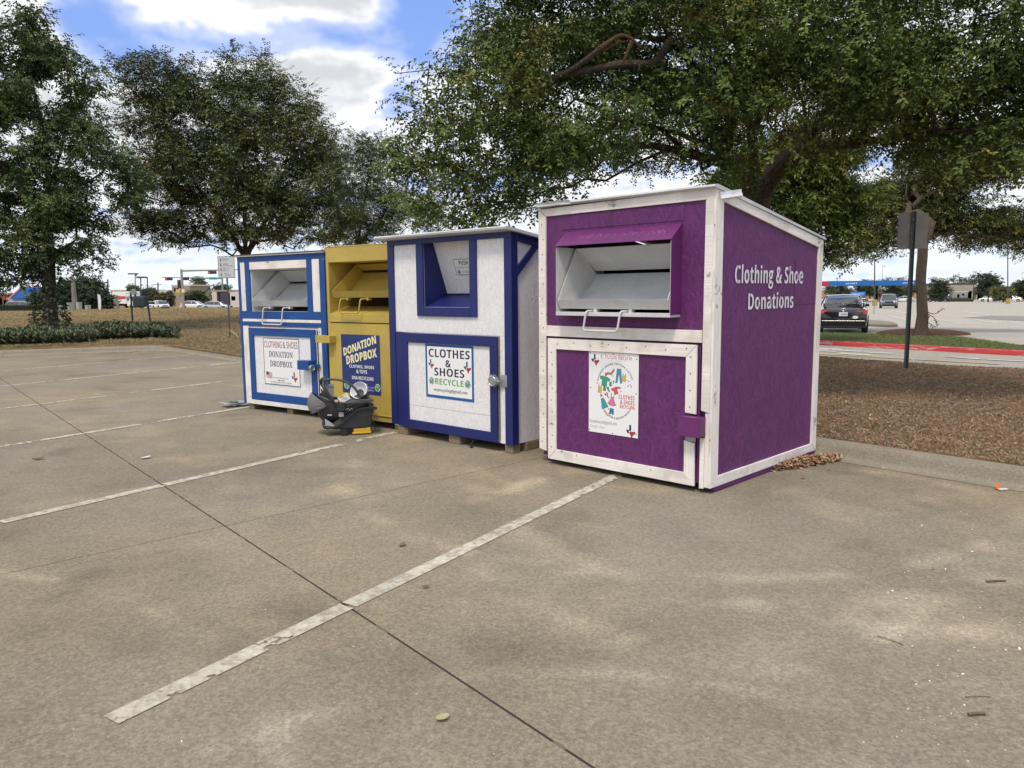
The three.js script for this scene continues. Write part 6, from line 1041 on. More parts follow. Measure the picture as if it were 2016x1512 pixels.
// heading: angle of the car's nose, measured like a compass from straight ahead of the photograph, clockwise
const head = (deg) => Math.PI / 2 - deg * RAD;
{
  const P = groundAt(1661, 29.3); const bk = car('parked_sedan', 'black sedan with rear spoiler parked behind the red kerb, seen from the rear', P.clone().add(V(0.87, 0, -2.15)), head(22), { color: col(0.006, 0.007, 0.009), spoiler: true, L: 4.65, W: 1.80, Hc: 1.44 });
  const em = new THREE.TorusGeometry(0.055, 0.011, 8, 24); em.scale(1.35, 0.9, 1); const bad = mesh('badge', mergeGeometries([em.clone(), new THREE.TorusGeometry(0.03, 0.009, 8, 20)]), M.steel, bk); bad.rotation.y = Math.PI / 2; bad.position.set(-4.65 * 0.5 - 0.012, 0.90, 0);
  const stk = mesh('sticker', new THREE.CircleGeometry(0.07, 14).scale(1.5, 0.8, 1).rotateY(-Math.PI / 2), std({ color: col(0.7, 0.7, 0.68) }), bk); stk.position.set(-4.65 * 0.5 - 0.03, 0.62, 0.42);
  car('moving_suv', 'dark grey compact SUV facing the camera out on the open far lot', groundAt(1749, 93), head(204), { color: col(0.10, 0.105, 0.11), kind: 'suv', W: 1.88, Hc: 1.66, L: 4.6, category: 'SUV' });
  car('parked_sedan', 'white sedan stopped beside the fuel pumps', groundAt(1643, 200), head(-62), { color: col(0.75, 0.75, 0.75), L: 4.7 });
  car('parked_sedan', 'white car half hidden at the pumps beside the signpost', groundAt(1779, 198), head(-40), { color: col(0.75, 0.76, 0.77), L: 4.4 });
  car('parked_suv', 'long black SUV parked before the beige shop', groundAt(1846, 190), head(-58), { color: col(0.02, 0.022, 0.028), kind: 'suv', L: 5.4, W: 2.0, Hc: 1.85, category: 'SUV' });
  car('parked_pickup', 'dark blue grey pickup parked behind the black SUV', groundAt(1868, 200), head(120), { color: col(0.05, 0.06, 0.075), kind: 'pickup', L: 5.5, W: 1.95, Hc: 1.8, category: 'pickup' });
  car('parked_sedan', 'white car parked under the large domed tree', groundAt(1946, 195), head(-65), { color: col(0.78, 0.78, 0.79), L: 4.6 });
  car('parked_sedan', 'white car parked beyond the tall lamp post', groundAt(1990, 190), head(-60), { color: col(0.8, 0.8, 0.8), L: 4.5 });
  car('parked_sedan', 'dark car at the pumps behind the small blue banner', groundAt(1690, 203), head(-70), { color: col(0.12, 0.08, 0.07), L: 4.5 });
  const G = 'cars on the street beyond the field';
  car('street_car', 'white car on the street next to the moving truck', groundAt(291, 142), head(150), { color: col(0.75, 0.76, 0.77), L: 4.5 }, G);
  car('street_car', 'white hatchback in front of the brownish street tree', groundAt(317, 134), head(140), { color: col(0.78, 0.78, 0.78), L: 4.6, kind: 'suv', Hc: 1.6 }, G);
  car('street_car', 'white sedan low behind the crest right of the signal pole', groundAt(382, 138), head(95), { color: col(0.78, 0.79, 0.8), L: 4.6 }, G);
  car('street_car', 'silver sedan low behind the crest beside the rules sign', groundAt(427, 125), head(95), { color: col(0.42, 0.46, 0.52), L: 4.8 }, G);
  car('street_car', 'grey pickup behind the hedge near the blue roof', groundAt(48, 118), head(90), { color: col(0.3, 0.32, 0.33), L: 5, kind: 'suv', Hc: 1.75 }, G);
  car('street_car', 'white car behind the hedge beside the oak trunk', groundAt(78, 118), head(80), { color: col(0.78, 0.78, 0.78), L: 4.5 }, G);
}
{ // moving truck
  const P = groundAt(252, 150), t = thing('moving_truck', 'white box moving truck with red stripe waiting at the junction', 'truck', [P.x, P.y, P.z], head(125));
  const white = phys({ color: col(0.78, 0.79, 0.80), roughness: 0.4 });
  const sideTex = canvasTex(512, 256, (x, W, Hh) => { x.fillStyle = '#e4e6e6'; x.fillRect(0, 0, W, Hh); x.fillStyle = '#b8423a'; x.beginPath(); x.moveTo(W * .25, Hh * .42); x.lineTo(W, Hh * .36); x.lineTo(W, Hh * .62); x.lineTo(W * .25, Hh * .70); x.fill(); x.fillStyle = '#46567c'; x.beginPath(); x.ellipse(W * .16, Hh * .55, W * .13, Hh * .36, .2, 0, 7); x.fill(); x.fillStyle = '#8e97b0'; x.beginPath(); x.ellipse(W * .14, Hh * .45, W * .06, Hh * .14, .4, 0, 7); x.fill(); });
  const word = canvasTex(256, 64, (x, W, Hh) => { x.fillStyle = '#e8e9e9'; x.fillRect(0, 0, W, Hh); fitText(x, 'U-HAUL', W / 2, Hh * .52, W * .84, Hh * .56, 'sans-serif', '#33363c', '900 '); });
  mesh('cargo_box', box2(-3.4, 1.5, 0.9, 3.25, -1.15, 1.15, 0.04), white, t); mesh('attic', box2(1.502, 2.5, 2.25, 3.25, -1.15, 1.15, 0.08), white, t);
  for (const s of [1, -1]) { const p = mesh('side_print', new THREE.PlaneGeometry(4.8, 2.2), std({ map: sideTex, roughness: 0.5 }), t); p.position.set(-0.95, 2.08, s * 1.154); p.rotation.y = s > 0 ? 0 : Math.PI; const q = mesh('lettering', new THREE.PlaneGeometry(0.95, 0.45), std({ map: word }), t); q.position.set(1.95, 2.85, s * 1.154); q.rotation.y = s > 0 ? 0 : Math.PI; }
  const q = mesh('lettering', new THREE.PlaneGeometry(1.9, 0.5), std({ map: word }), t); q.position.set(2.504, 2.8, 0); q.rotation.y = Math.PI / 2;
  mesh('cab', loft([[1.55, 0.5, 2.15, 1.0], [2.1, 0.5, 2.15, 1.0], [2.75, 0.5, 1.35, 1.0], [3.6, 0.5, 1.25, 0.95], [3.7, 0.6, 1.0, 0.85]].map(([x, a, b, w]) => [V(x, a, w), V(x, b - 0.1, w * 0.97), V(x, b, w * 0.85), V(x, b, -w * 0.85), V(x, b - 0.1, -w * 0.97), V(x, a, -w)])), white, t);
  mesh('windscreen', loft([[2.14, 2.08], [2.76, 1.36]].map(([x, y]) => [V(x, y, 0.84), V(x, y, -0.84)]), false), M.glassDark, t).position.set(0.02, 0.02, 0);
  for (const s of [1, -1]) { mesh('side_window', new THREE.PlaneGeometry(0.7, 0.5), M.glassDark, t).position.set(2.0, 1.75, s * 1.01); mesh('headlight', boxG(0.08, 0.2, 0.3, 3.66, 0.95, s * 0.65, 0.03), white, t); for (const x of [-2.2, 2.9]) { const g = new THREE.CylinderGeometry(0.42, 0.42, 0.3, 20); g.rotateX(Math.PI / 2); mesh('wheel', g, M.rubber, t).position.set(x, 0.42, s * 0.9); } }
  mesh('chassis', box2(-3.3, 1.5, 0.5, 0.88, -0.5, 0.5), M.rubber, t); mesh('bumper', boxG(0.2, 0.25, 1.9, 3.7, 0.55, 0, 0.03), M.galv, t);
}

// ------------------------------------------------------------------ signs and street furniture
{ // sign seen from behind on the verge
  const f = onGround(1783, 726, 0.12), t = thing('sign_post', 'grey back of a blank sign on a perforated green steel post', 'sign', [f.x, f.y - 0.1, f.z], -0.20);
  // U-channel post with punched holes
  const chan = merge([box2(-0.032, 0.032, 0, 2.84, -0.004, 0, 0.001), box2(-0.036, -0.030, 0, 2.84, 0, 0.028, 0.001), box2(0.030, 0.036, 0, 2.84, 0, 0.028, 0.001)]); mesh('post', chan, M.greenPost, t);
  const holes = []; for (let k = 0; k < 62; k++) { const g = new THREE.CircleGeometry(0.0062, 8); g.translate(-0.018, 0.12 + k * 0.0254 * 1.6, 0.0015); holes.push(g); } mesh('punched_holes', merge(holes), std({ color: col(0.55, 0.54, 0.5) }), t).userData.kind = 'stuff';
  mesh('sign_plate', RB(-0.24, 0.24, 2.20, 2.81, -0.006, 0.003, 0.001), std({ color: col(0.30, 0.285, 0.265), roughness: 0.6, metalness: 0.15, map: rep(TEX.paint, 1.5) }), t);
  for (const y of [2.32, 2.70]) mesh('bolt', new THREE.CylinderGeometry(0.009, 0.009, 0.012, 6).rotateX(Math.PI / 2), M.galv, t).position.set(0, y, 0.004);
}
{ // rules sign at the left
  const f = onGround(453, 664, 0.13), t = thing('sign_post', 'white rules sign with four rows of pictograms on a thin green post', 'sign', [f.x, f.y - 0.05, f.z], 0.30);
  mesh('post', box2(-0.022, 0.022, 0, 2.35, -0.02, 0.0, 0.002), M.greenPost, t);
  const tex = canvasTex(256, 352, (x, W, Hh) => { x.fillStyle = '#c9cbc9'; x.fillRect(0, 0, W, Hh); x.strokeStyle = '#4a4f50'; x.lineWidth = 7; x.strokeRect(5, 5, W - 10, Hh - 10); for (let k = 0; k < 4; k++) { const y = 54 + k * 80; x.fillStyle = '#6d7170'; x.beginPath(); x.arc(44, y - 10, 13, 0, 7); x.fill(); x.fillStyle = '#4f5453'; x.fillRect(36, y + 4, 17, 26); scribble(x, 116, y - 10, 84, 20, '#5a5f5e', 60 + k); scribble(x, [112, 152, 108, 132][k], y + 20, [76, 160, 70, 110][k], 16, '#6a6f6e', 70 + k); } });
  const pl = mesh('sign_plate', RB(-0.225, 0.225, 1.73, 2.34, 0.006, 0.004, 0.001), std({ color: col(0.55, 0.56, 0.56), roughness: 0.5 }), t); const face = mesh('sign_face', new THREE.PlaneGeometry(0.448, 0.606), std({ map: tex, roughness: 0.5 }), pl); face.position.set(0, 2.035, 0.009);
  mesh('guy_wire', tubeG([V(0.0, 0.25, 0.02), V(0.14, 0.16, 0.1), V(0.22, 0.04, 0.16), V(0.05, 0.02, 0.3)], 0.012, 16, 6), std({ color: col(0.5, 0.42, 0.3) }), t);
}
{ // gas meter on its pipes
  const f = groundAt(273, 29), t = thing('gas_meter', 'grey gas meter standing between two pipes above the ground cover', 'gas meter', [f.x, groundHeight(f.x, f.z), f.z], 0.1), m = std({ color: col(0.075, 0.085, 0.09), roughness: 0.7 });
  const b = mesh('meter_body', boxG(0.46, 0.42, 0.3, 0.05, 0.78, 0, 0.07), std({ color: col(0.10, 0.12, 0.13), roughness: 0.65 }), t); mesh('dial', new THREE.CylinderGeometry(0.11, 0.11, 0.05, 20).rotateX(Math.PI / 2), std({ color: col(0.55, 0.56, 0.56) }), b).position.set(-0.12, 1.14, 0.1);
  mesh('pipe', rodG([V(-0.26, 0, 0), V(-0.26, 1.16, 0), V(-0.10, 1.16, 0), V(-0.10, 0.98, 0)], 0.035), m, t); mesh('pipe', rodG([V(0.38, 0, 0), V(0.30, 1.22, 0), V(0.18, 1.22, 0), V(0.18, 0.98, 0)], 0.035), m, t); mesh('regulator', new THREE.CylinderGeometry(0.10, 0.10, 0.06, 18), m, t).position.set(0.31, 1.18, 0); mesh('valve', boxG(0.24, 0.07, 0.07, 0.46, 0.72, 0, 0.02), m, t);
}
function pole(name, label, px, D, top, r0, r1, mat, group, category = 'pole') { const f = groundAt(px, D), a = atDepth(px, top, D), h = a.y - f.y; const t = thing(name, label, category, [f.x, f.y, f.z], 0, group); mesh('shaft', cylG(r0, r1, V(0, 0, 0), V(a.x - f.x, h, 0), 10), mat, t); t.userData.h = h; return t; }
{
  const gp = std({ color: col(0.30, 0.31, 0.31), roughness: 0.6, metalness: 0.3 }), dk = std({ color: col(0.05, 0.055, 0.06), roughness: 0.6 }), wood = std({ color: col(0.16, 0.13, 0.11), roughness: 1 }), k = (D) => D / FOCAL;
  // lamps in the right-hand lot
  const lampR = (px, D, top, label) => { const t = pole('lamp_post', label, px, D, top, 0.11, 0.07, dk, 'lamp posts in the far lot', 'lamp post'), h = t.userData.h; delete t.userData.h; const b = mesh('concrete_base', new THREE.CylinderGeometry(0.33, 0.36, 0.95, 20), std({ color: col(0.60, 0.44, 0.12), roughness: 0.8, map: rep(TEX.concrete, 1) }), t); b.position.y = 0.47; mesh('lamp_head', boxG(0.75, 0.14, 0.35, 0.35, h, 0, 0.03), dk, t); mesh('lamp_head', boxG(0.75, 0.14, 0.35, -0.45, h, 0, 0.03), dk, t); };
  lampR(1722, 115, 502, 'tall dark lamp post on a yellow base before the fuel canopy'); lampR(1984, 135, 486, 'tall dark lamp post on a yellow base before the beige shop');
  const thin = (px, D, top, label) => { const t = pole('lamp_post', label, px, D, top, 0.09, 0.06, gp, 'lamp posts in the far lot', 'lamp post'), h = t.userData.h; delete t.userData.h; mesh('lamp_head', boxG(1.1, 0.14, 0.4, 0, h, 0, 0.03), dk, t); };
  thin(1737, 260, 524, 'thin distant lamp post behind the fuel canopy trees'); thin(2012, 260, 537, 'thin distant lamp post at the far end of the shop'); thin(1895, 240, 548, 'thin distant pole before the beige shop roof');
  // utility poles
  const uti = (px, D, top, label, arm) => { const t = pole('utility_pole', label, px, D, top, 0.20, 0.13, wood, 'utility poles', 'utility pole'), h = t.userData.h; delete t.userData.h; if (arm) mesh('crossarm', boxG(2.4, 0.14, 0.12, 0, h - 0.5, 0.12, 0.02), wood, t); };
  uti(212, 135, 550, 'bare wooden utility pole beside the pale gate pillar'); uti(311, 170, 556, 'short wooden utility pole behind the street cars', true); uti(1648, 320, 546, 'utility pole with crossarm far behind the fuel canopy', true);
  { const t = pole('utility_pole', 'tapered grey utility pole before the dark bushy tree', 147, 72, 547, 0.26, 0.17, std({ color: col(0.30, 0.30, 0.29), roughness: 0.9, map: rep(TEX.concrete, 1) }), 'utility poles', 'utility pole'); delete t.userData.h; t.rotation.z = 0.045; }
  // street lamps on the left
  const street = (px, D, top, label, heads) => { const t = pole('street_lamp', label, px, D, top, 0.12, 0.08, dk, 'street lamps by the junction', 'street lamp'), h = t.userData.h; delete t.userData.h; for (const [x, y, w] of heads) mesh('lamp_head', boxG(w, 0.25, 0.4, x, h + y, 0, 0.05), dk, t); };
  street(266, 150, 539, 'slim street lamp with a flat crossbar head', [[0, 0, 1.9]]); street(277, 120, 546, 'stout street lamp with clustered floodlights', [[0, 0, 0.7], [0.5, 0, 0.7], [-0.45, 0.35, 0.2]]); street(290, 125, 546, 'street lamp with a single round head', [[0, 0, 0.55]]);
  // traffic signals
  const D = 118, f = groundAt(361, D), t = thing('traffic_signal', 'grey traffic signal pole with mast arm over the junction', 'traffic signal', [f.x, f.y, f.z]), Y = (y) => atDepth(361, y, D).y - f.y, X = (x) => (x - 361) * k(D);
  mesh('pole', cylG(0.24, 0.17, V(0, 0, 0), V(0, Y(530), 0), 12), gp, t); mesh('mast_arm', cylG(0.15, 0.08, V(0, Y(533), 0), V(X(470), Y(531), -2), 10), gp, t);
  const head = (x, y, w, h, lampCol, par = t) => { const b = mesh('signal_head', boxG(w, h, 0.3, X(x), Y(y), 0.2, 0.05), std({ color: col(0.02, 0.02, 0.02), roughness: 0.5 }), par); for (let q = 0; q < 3; q++) { const c = q === 0 ? lampCol : col(0.05, 0.04, 0.03); const l = mesh('lens', new THREE.CylinderGeometry(0.13, 0.13, 0.04, 14).rotateX(Math.PI / 2), std({ color: c, roughness: 0.3 }), b); l.position.set(X(x) + (w > h ? -w / 2 + w * (q + 0.5) / 3 : 0), Y(y) + (w > h ? 0 : h / 2 - h * (q + 0.5) / 3), 0.36); } };
  head(422, 537, 1.25, 0.45, col(0.5, 0.25, 0.1)); head(356, 559, 0.42, 1.25, col(0.3, 0.05, 0.04)); mesh('push_button_box', boxG(0.6, 0.5, 0.3, X(354), Y(573), 0.2, 0.03), std({ color: col(0.60, 0.45, 0.10) }), t); mesh('push_button_box', boxG(0.4, 0.5, 0.3, X(364), Y(573), 0.25, 0.03), std({ color: col(0.75, 0.68, 0.45) }), t);
  const D2 = 150, f2 = groundAt(440, D2), t2 = thing('traffic_signal', 'green far mast arm with two red signals across the junction', 'traffic signal', [f2.x, f2.y, f2.z]), Y2 = (y) => atDepth(440, y, D2).y - f2.y, X2 = (x) => (x - 440) * k(D2), gm = std({ color: col(0.16, 0.26, 0.22), roughness: 0.6 });
  mesh('pole', cylG(0.2, 0.15, V(0, 0, 0), V(0, Y2(540), 0), 10), gm, t2); mesh('mast_arm', cylG(0.14, 0.07, V(0, Y2(548), 0), V(X2(322), Y2(545), 0), 8), gm, t2); mesh('street_sign', boxG(1.6, 0.45, 0.05, X2(423), Y2(548), 0.15, 0.01), std({ color: col(0.05, 0.30, 0.20) }), t2);
  for (const x of [337, 369]) { const b = mesh('signal_head', boxG(1.4, 0.6, 0.3, X2(x), Y2(548), 0.2, 0.05), std({ color: col(0.02, 0.02, 0.02) }), t2); for (let q = 0; q < 3; q++) mesh('lens', new THREE.CylinderGeometry(0.18, 0.18, 0.04, 14).rotateX(Math.PI / 2), std({ color: q ? col(0.06, 0.03, 0.02) : col(0.75, 0.10, 0.06), roughness: 0.3 }), b).position.set(X2(x) - 0.45 + q * 0.45, Y2(548), 0.36); }
}

// ------------------------------------------------------------------ buildings and site works far off
function block(parent, name, px0, px1, y0, y1, D, depth, mat) { const a = atDepth(px0, y0, D), b = atDepth(px1, y1, D), g = box2(a.x - parent.position.x, b.x - parent.position.x, b.y - parent.position.y, a.y - parent.position.y, -depth, 0, 0.02); return mesh(name, g, mat, parent); }
const site = (name, label, cat, px, D, group) => { const f = groundAt(px, D); return thing(name, label, cat, [f.x, f.y, f.z], 0, group); };
{
  const beige = std({ color: col(0.52, 0.47, 0.39), map: rep(TEX.concrete, 1 / 5), roughness: 0.9 }), darkBand = std({ color: col(0.07, 0.05, 0.05) }), glass = M.glassDark, grey = std({ color: col(0.42, 0.42, 0.41), map: rep(TEX.paint, 1 / 4) }), tan = std({ color: col(0.50, 0.44, 0.33), map: rep(TEX.concrete, 1 / 5) }), blue = phys({ color: col(0.012, 0.13, 0.42), roughness: 0.4 }), brick = std({ color: col(0.32, 0.14, 0.09), map: rep(TEX.concrete, 1 / 3) }), stone = std({ color: col(0.58, 0.53, 0.44), map: rep(TEX.concrete, 1 / 4) });
  { // beige shop
    const D = 225, b = site('shop_building', 'beige flat roofed shop with dark roof band beyond the far lot', 'building', 1940, D);
    block(b, 'wall', 1872, 1914, 561, 596, D, 14, beige); block(b, 'roof_band', 1870, 1916, 557.5, 561, D + 0.1, 14.4, darkBand); block(b, 'wall', 1914.2, 2090, 566, 596, D + 2, 12, beige); block(b, 'roof_band', 1914.4, 2090, 563.8, 566, D + 2, 12.3, std({ color: col(0.48, 0.43, 0.36) }));
    for (const [x0, x1, y0, y1] of [[1906, 1913, 573, 592], [1925, 1935, 576, 592], [1960, 1964, 578, 588], [1990, 1998, 578, 588], [1874, 1882, 572, 584]]) { const w = block(b, 'window', x0, x1, y0, y1, D - 0.15, 0.3, darkBand); block(b, 'pane', x0 + 0.5, x1 - 0.5, y0 + 0.5, y1 - 0.3, D - 0.2, 0.04, glass); }
    const dome = mesh('roof_ornament', new THREE.SphereGeometry(0.6, 14, 8), stone, b), q = atDepth(1873, 554, D); dome.position.set(q.x - b.position.x, q.y - b.position.y, -2); mesh('awning', box2(0, 1.6, 3.2, 3.6, 0, 1.2), darkBand, b).position.x = atDepth(1930, 575, D).x - b.position.x;
  }
  { const D = 196, b = site('utility_shed', 'flat grey utility shed standing before the beige shop', 'shed', 1891, D); block(b, 'wall', 1878, 1905, 575, 590, D, 4, grey); block(b, 'roof', 1876, 1907, 573.3, 575, D + 0.1, 4.4, std({ color: col(0.5, 0.5, 0.49) })); block(b, 'door', 1885, 1889, 579, 590, D - 0.06, 0.06, std({ color: col(0.30, 0.30, 0.30) })); block(b, 'vent', 1894, 1899, 578, 582, D - 0.06, 0.06, std({ color: col(0.25, 0.25, 0.25) })); }
  { const D = 195, h = site('clipped_hedge', 'low dark clipped hedge before the grey shed', 'hedge', 1890, D); const g = new THREE.IcosahedronGeometry(1, 4), p = g.attributes.position; for (let i = 0; i < p.count; i++) { const s = 1 + 0.25 * fbm3(p.getX(i) * 3, p.getY(i) * 3, p.getZ(i) * 3, 3); p.setXYZ(i, p.getX(i) * 3.4 * s, p.getY(i) * 0.7 * s + 0.3, p.getZ(i) * 1 * s); } g.computeVertexNormals(); mesh('foliage', g, std({ color: col(0.03, 0.045, 0.022), roughness: 1 }), h); }
  { // fuel canopy
    const D = 205, b = site('fuel_canopy', 'long blue fuel station canopy on dark columns across the far lot', 'canopy', 1720, D), X = (x) => atDepth(x, 560, D).x - b.position.x, Y = (y) => atDepth(1720, y, D).y - b.position.y;
    const tilt = (x) => (1720 - x) * 0.0; const fas = mesh('fascia', box2(X(1632), X(1808), Y(562.5), Y(552.5), -9, 0, 0.05), blue, b); mesh('price_panel', box2(X(1622.5), X(1631.6), Y(563), Y(554.5), -8.5, 0.05, 0.05), std({ color: col(0.45, 0.03, 0.04) }), b);
    const tx = canvasTex(512, 64, (x, W, Hh) => { x.clearRect(0, 0, W, Hh); fitText(x, "sam's club", W * .42, Hh * .5, W * .72, Hh * .66, 'sans-serif', '#eef3f8'); x.strokeStyle = '#eef3f8'; x.lineWidth = 8; x.save(); x.translate(W * .90, Hh * .5); x.rotate(Math.PI / 4); x.strokeRect(-15, -15, 30, 30); x.restore(); });
    for (const x of [1676, 1788]) { const p = mesh('lettering', new THREE.PlaneGeometry(3.4, 0.62), std({ map: tx, transparent: true }), fas); p.position.set(X(x), Y(557.3), 0.03); }
    const ban = mesh('banner', box2(X(1674), X(1703), Y(582), Y(574.2), 0.3, 0.4, 0.02), phys({ color: col(0.04, 0.22, 0.60), roughness: 0.4 }), b); const bt = mesh('lettering', new THREE.PlaneGeometry(3.2, 0.5), std({ map: tx, transparent: true }), ban); bt.position.set(X(1688.5), Y(578), 0.41);
    for (const x of [1669.5, 1705.5, 1741, 1776]) mesh('column', box2(X(x) - 0.3, X(x) + 0.3, 0, Y(562.6), -4.6, -4.0, 0.03), std({ color: col(0.03, 0.035, 0.045) }), b);
    for (const x of [1661, 1667, 1706, 1712, 1742, 1750, 1775, 1783]) mesh('fuel_pump', boxG(0.75, 2.0, 0.6, X(x), 1.0, -4.3, 0.06), std({ color: x % 2 ? col(0.05, 0.09, 0.16) : col(0.22, 0.07, 0.05) }), b);
    mesh('island_kerb', box2(X(1620), X(1820), 0, 0.18, -6, -2.5, 0.05), stone, b);
  }
  { const t = site('cart_corral', 'thin metal cart rails standing near the black sedan', 'cart rail', 1706, 62); const gal = std({ color: col(0.25, 0.25, 0.24), metalness: 0.4 }); mesh('rail', rodG([V(-0.4, 0, 0), V(-0.4, 1.5, 0), V(-0.4, 1.5, -2)], 0.03), gal, t); mesh('rail', rodG([V(0.2, 0, -0.5), V(0.2, 0.95, -0.5), V(0.85, 0.95, -0.5), V(0.85, 0, -0.5)], 0.03), gal, t); }
  // left side
  { const D = 125, b = site('car_wash', 'low building with blue roof and red edge beyond the hedge', 'building', 50, D), X = (x) => atDepth(x, 570, D).x - b.position.x, Y = (y) => atDepth(50, y, D).y - b.position.y; const r = prismG([[X(18), Y(588)], [X(44), Y(566)], [X(90), Y(566)], [X(104), Y(586)]], 6, 0); mesh('roof', r, phys({ color: col(0.02, 0.13, 0.45), roughness: 0.4 }), b); mesh('roof_edge', prismG([[X(14), Y(588)], [X(18), Y(588)], [X(45), Y(565)], [X(42), Y(564)]], 6.2, 0), std({ color: col(0.6, 0.25, 0.25) }), b).position.z = 0.1; mesh('wall', box2(X(22), X(102), 0, Y(587), -5.8, -0.4, 0.02), std({ color: col(0.04, 0.05, 0.10) }), b); mesh('band', box2(X(22), X(102), Y(592), Y(588), -0.4, -0.1, 0.02), std({ color: col(0.12, 0.18, 0.35) }), b); for (const x of [30, 55, 80]) mesh('bay_shade_panel', box2(X(x), X(x + 18), 0.2, Y(594), -0.38, -0.33, 0), M.glassDark, b); }  // flat dark glass panels stand in for the shade inside the wash bays
  { const D = 130, b = site('brick_building', 'red brick building with pale pillars left of the blue roof', 'building', 2, D); block(b, 'wall', -40, 16, 580, 612, D, 8, brick); block(b, 'pillar', -4, 4, 586, 612, D - 0.3, 0.6, stone); block(b, 'roof_band', -41, 17, 577, 580, D + 0.1, 8.4, stone); block(b, 'window', 6, 13, 590, 602, D - 0.05, 0.1, glass); }
  { const D = 128, b = site('entry_pillar', 'pale stucco gateway with stepped top beside the blue roof', 'pillar', 24, D); block(b, 'shaft', 16, 32, 590, 612, D, 1.5, stone); block(b, 'cap', 13, 35, 586, 590, D + 0.1, 1.8, stone); }
  { const D = 92, h = site('clipped_hedge', 'long dark clipped hedge along the far side of the field', 'hedge', 30, D), X = (x) => atDepth(x, 600, D).x - h.position.x, Y = atDepth(30, 601.5, D).y - h.position.y; const g = new THREE.BoxGeometry(X(88) - X(-60), Math.max(1.0, Y), 1.6, 60, 4, 4), p = g.attributes.position; for (let i = 0; i < p.count; i++) { const s = 0.22 * fbm3(p.getX(i) * 1.3, p.getY(i) * 1.3, p.getZ(i) * 1.3, 3); p.setXYZ(i, p.getX(i) + (X(88) + X(-60)) / 2 + s, p.getY(i) + Y / 2 + s, p.getZ(i) + s); } g.computeVertexNormals(); mesh('foliage', g, std({ color: col(0.022, 0.034, 0.018), roughness: 1, bumpMap: rep(TEX.turfBump, 4), bumpScale: 0.2 }), h); }
  { const D = 96, b = site('monument_sign', 'pale stone monument wall with dark panel beside the utility pole', 'monument', 218, D); block(b, 'wall', 218, 228, 584, 612, D, 0.8, stone); block(b, 'panel', 208, 217.6, 586, 611, D + 0.1, 0.6, std({ color: col(0.25, 0.17, 0.15) })); block(b, 'cap', 207, 229, 582.6, 584, D - 0.1, 1.0, stone); }
  { const D = 88, b = site('entry_pillar', 'pale gateway pillar peeping out right of the oak trunk', 'pillar', 112, D); block(b, 'shaft', 106, 115, 588, 612, D, 0.9, stone); block(b, 'cap', 105, 117, 585, 588, D - 0.1, 1.1, stone); }
  for (const [x0, x1, y0, D, label] of [[135, 139, 597, 70, 'pale green utility cabinet left of the grey utility pole'], [153, 158, 596, 72, 'grey green utility cabinet right of the grey utility pole'], [170.5, 175, 602, 66, 'small green utility box beside the clipped evergreen'], [119, 124, 603, 68, 'small pale utility box near the oak trunk']]) { const b = site('utility_cabinet', label, 'utility cabinet', (x0 + x1) / 2, D, 'utility cabinets on the field'); const q = atDepth((x0 + x1) / 2, y0, D), h = q.y - b.position.y, w = (x1 - x0) * D / FOCAL; mesh('cabinet', boxG(w, h, 0.6, 0, h / 2, 0, 0.02), std({ color: col(0.34, 0.38, 0.32), roughness: 0.7 }), b); mesh('lid', boxG(w + 0.04, 0.05, 0.64, 0, h + 0.026, 0, 0.01), std({ color: col(0.38, 0.42, 0.36) }), b); }
  for (const [px, y0, y1, D, label] of [[144.5, 576, 602, 76, 'narrow white feather banner beside the utility pole'], [193, 578, 604, 78, 'narrow white feather banner beside the clipped evergreen']]) { const b = site('feather_banner', label, 'banner', px, D, 'feather banners'); const h = atDepth(px, y0, D).y - b.position.y; mesh('pole', cylG(0.02, 0.012, V(0, 0, 0), V(0.02, h, 0), 6), M.galv, b); const s = prismG([[0.03, h * 0.12], [0.03, h - 0.05], [0.28, h * 0.93], [0.34, h * 0.7], [0.22, h * 0.15]], 0.02, 0); mesh('banner', s, std({ color: col(0.66, 0.66, 0.72), roughness: 0.8 }), b); }
  { const D = 175, b = site('office_building', 'tan stucco office with stepped roof behind the junction', 'building', 350, D); block(b, 'wall', 338, 376, 563, 606, D, 12, tan); block(b, 'roof_band', 337, 377, 560.5, 563, D + 0.1, 12.5, std({ color: col(0.62, 0.56, 0.45) })); block(b, 'wall', 300, 337.8, 573.5, 606, D + 2, 12, std({ color: col(0.60, 0.57, 0.50) })); block(b, 'roof_band', 299, 337.8, 571.5, 573.5, D + 2, 12.4, std({ color: col(0.55, 0.52, 0.46) })); for (const x of [342, 347]) { block(b, 'window', x, x + 4, 567, 574, D - 0.05, 0.1, std({ color: col(0.35, 0.31, 0.24) })); } }
  { const D = 240, b = site('shop_building', 'pale low shop showing behind the moving truck trees', 'building', 240, D); block(b, 'wall', 218, 290, 572.5, 604, D, 12, tan); block(b, 'roof_band', 217, 291, 570.5, 572.5, D + 0.1, 12.3, std({ color: col(0.55, 0.50, 0.40) })); block(b, 'window', 232, 240, 580, 590, D - 0.05, 0.1, glass); }
  { const D = 130, b = site('drive_in_building', 'pale pink building with dark doorway behind the rules sign', 'building', 445, D); block(b, 'wall', 417, 428, 574, 606, D, 6, std({ color: col(0.58, 0.50, 0.46) })); block(b, 'wall', 450, 476, 575, 606, D, 6, std({ color: col(0.60, 0.55, 0.50) })); block(b, 'roof', 415, 480, 571, 574, D + 0.2, 6.4, std({ color: col(0.30, 0.24, 0.22) })); block(b, 'doorway', 428.2, 449.8, 576, 606, D - 1, 0.2, std({ color: col(0.05, 0.05, 0.06) })); block(b, 'window', 455, 464, 583, 592, D + 0.05, 0.1, glass); }
}

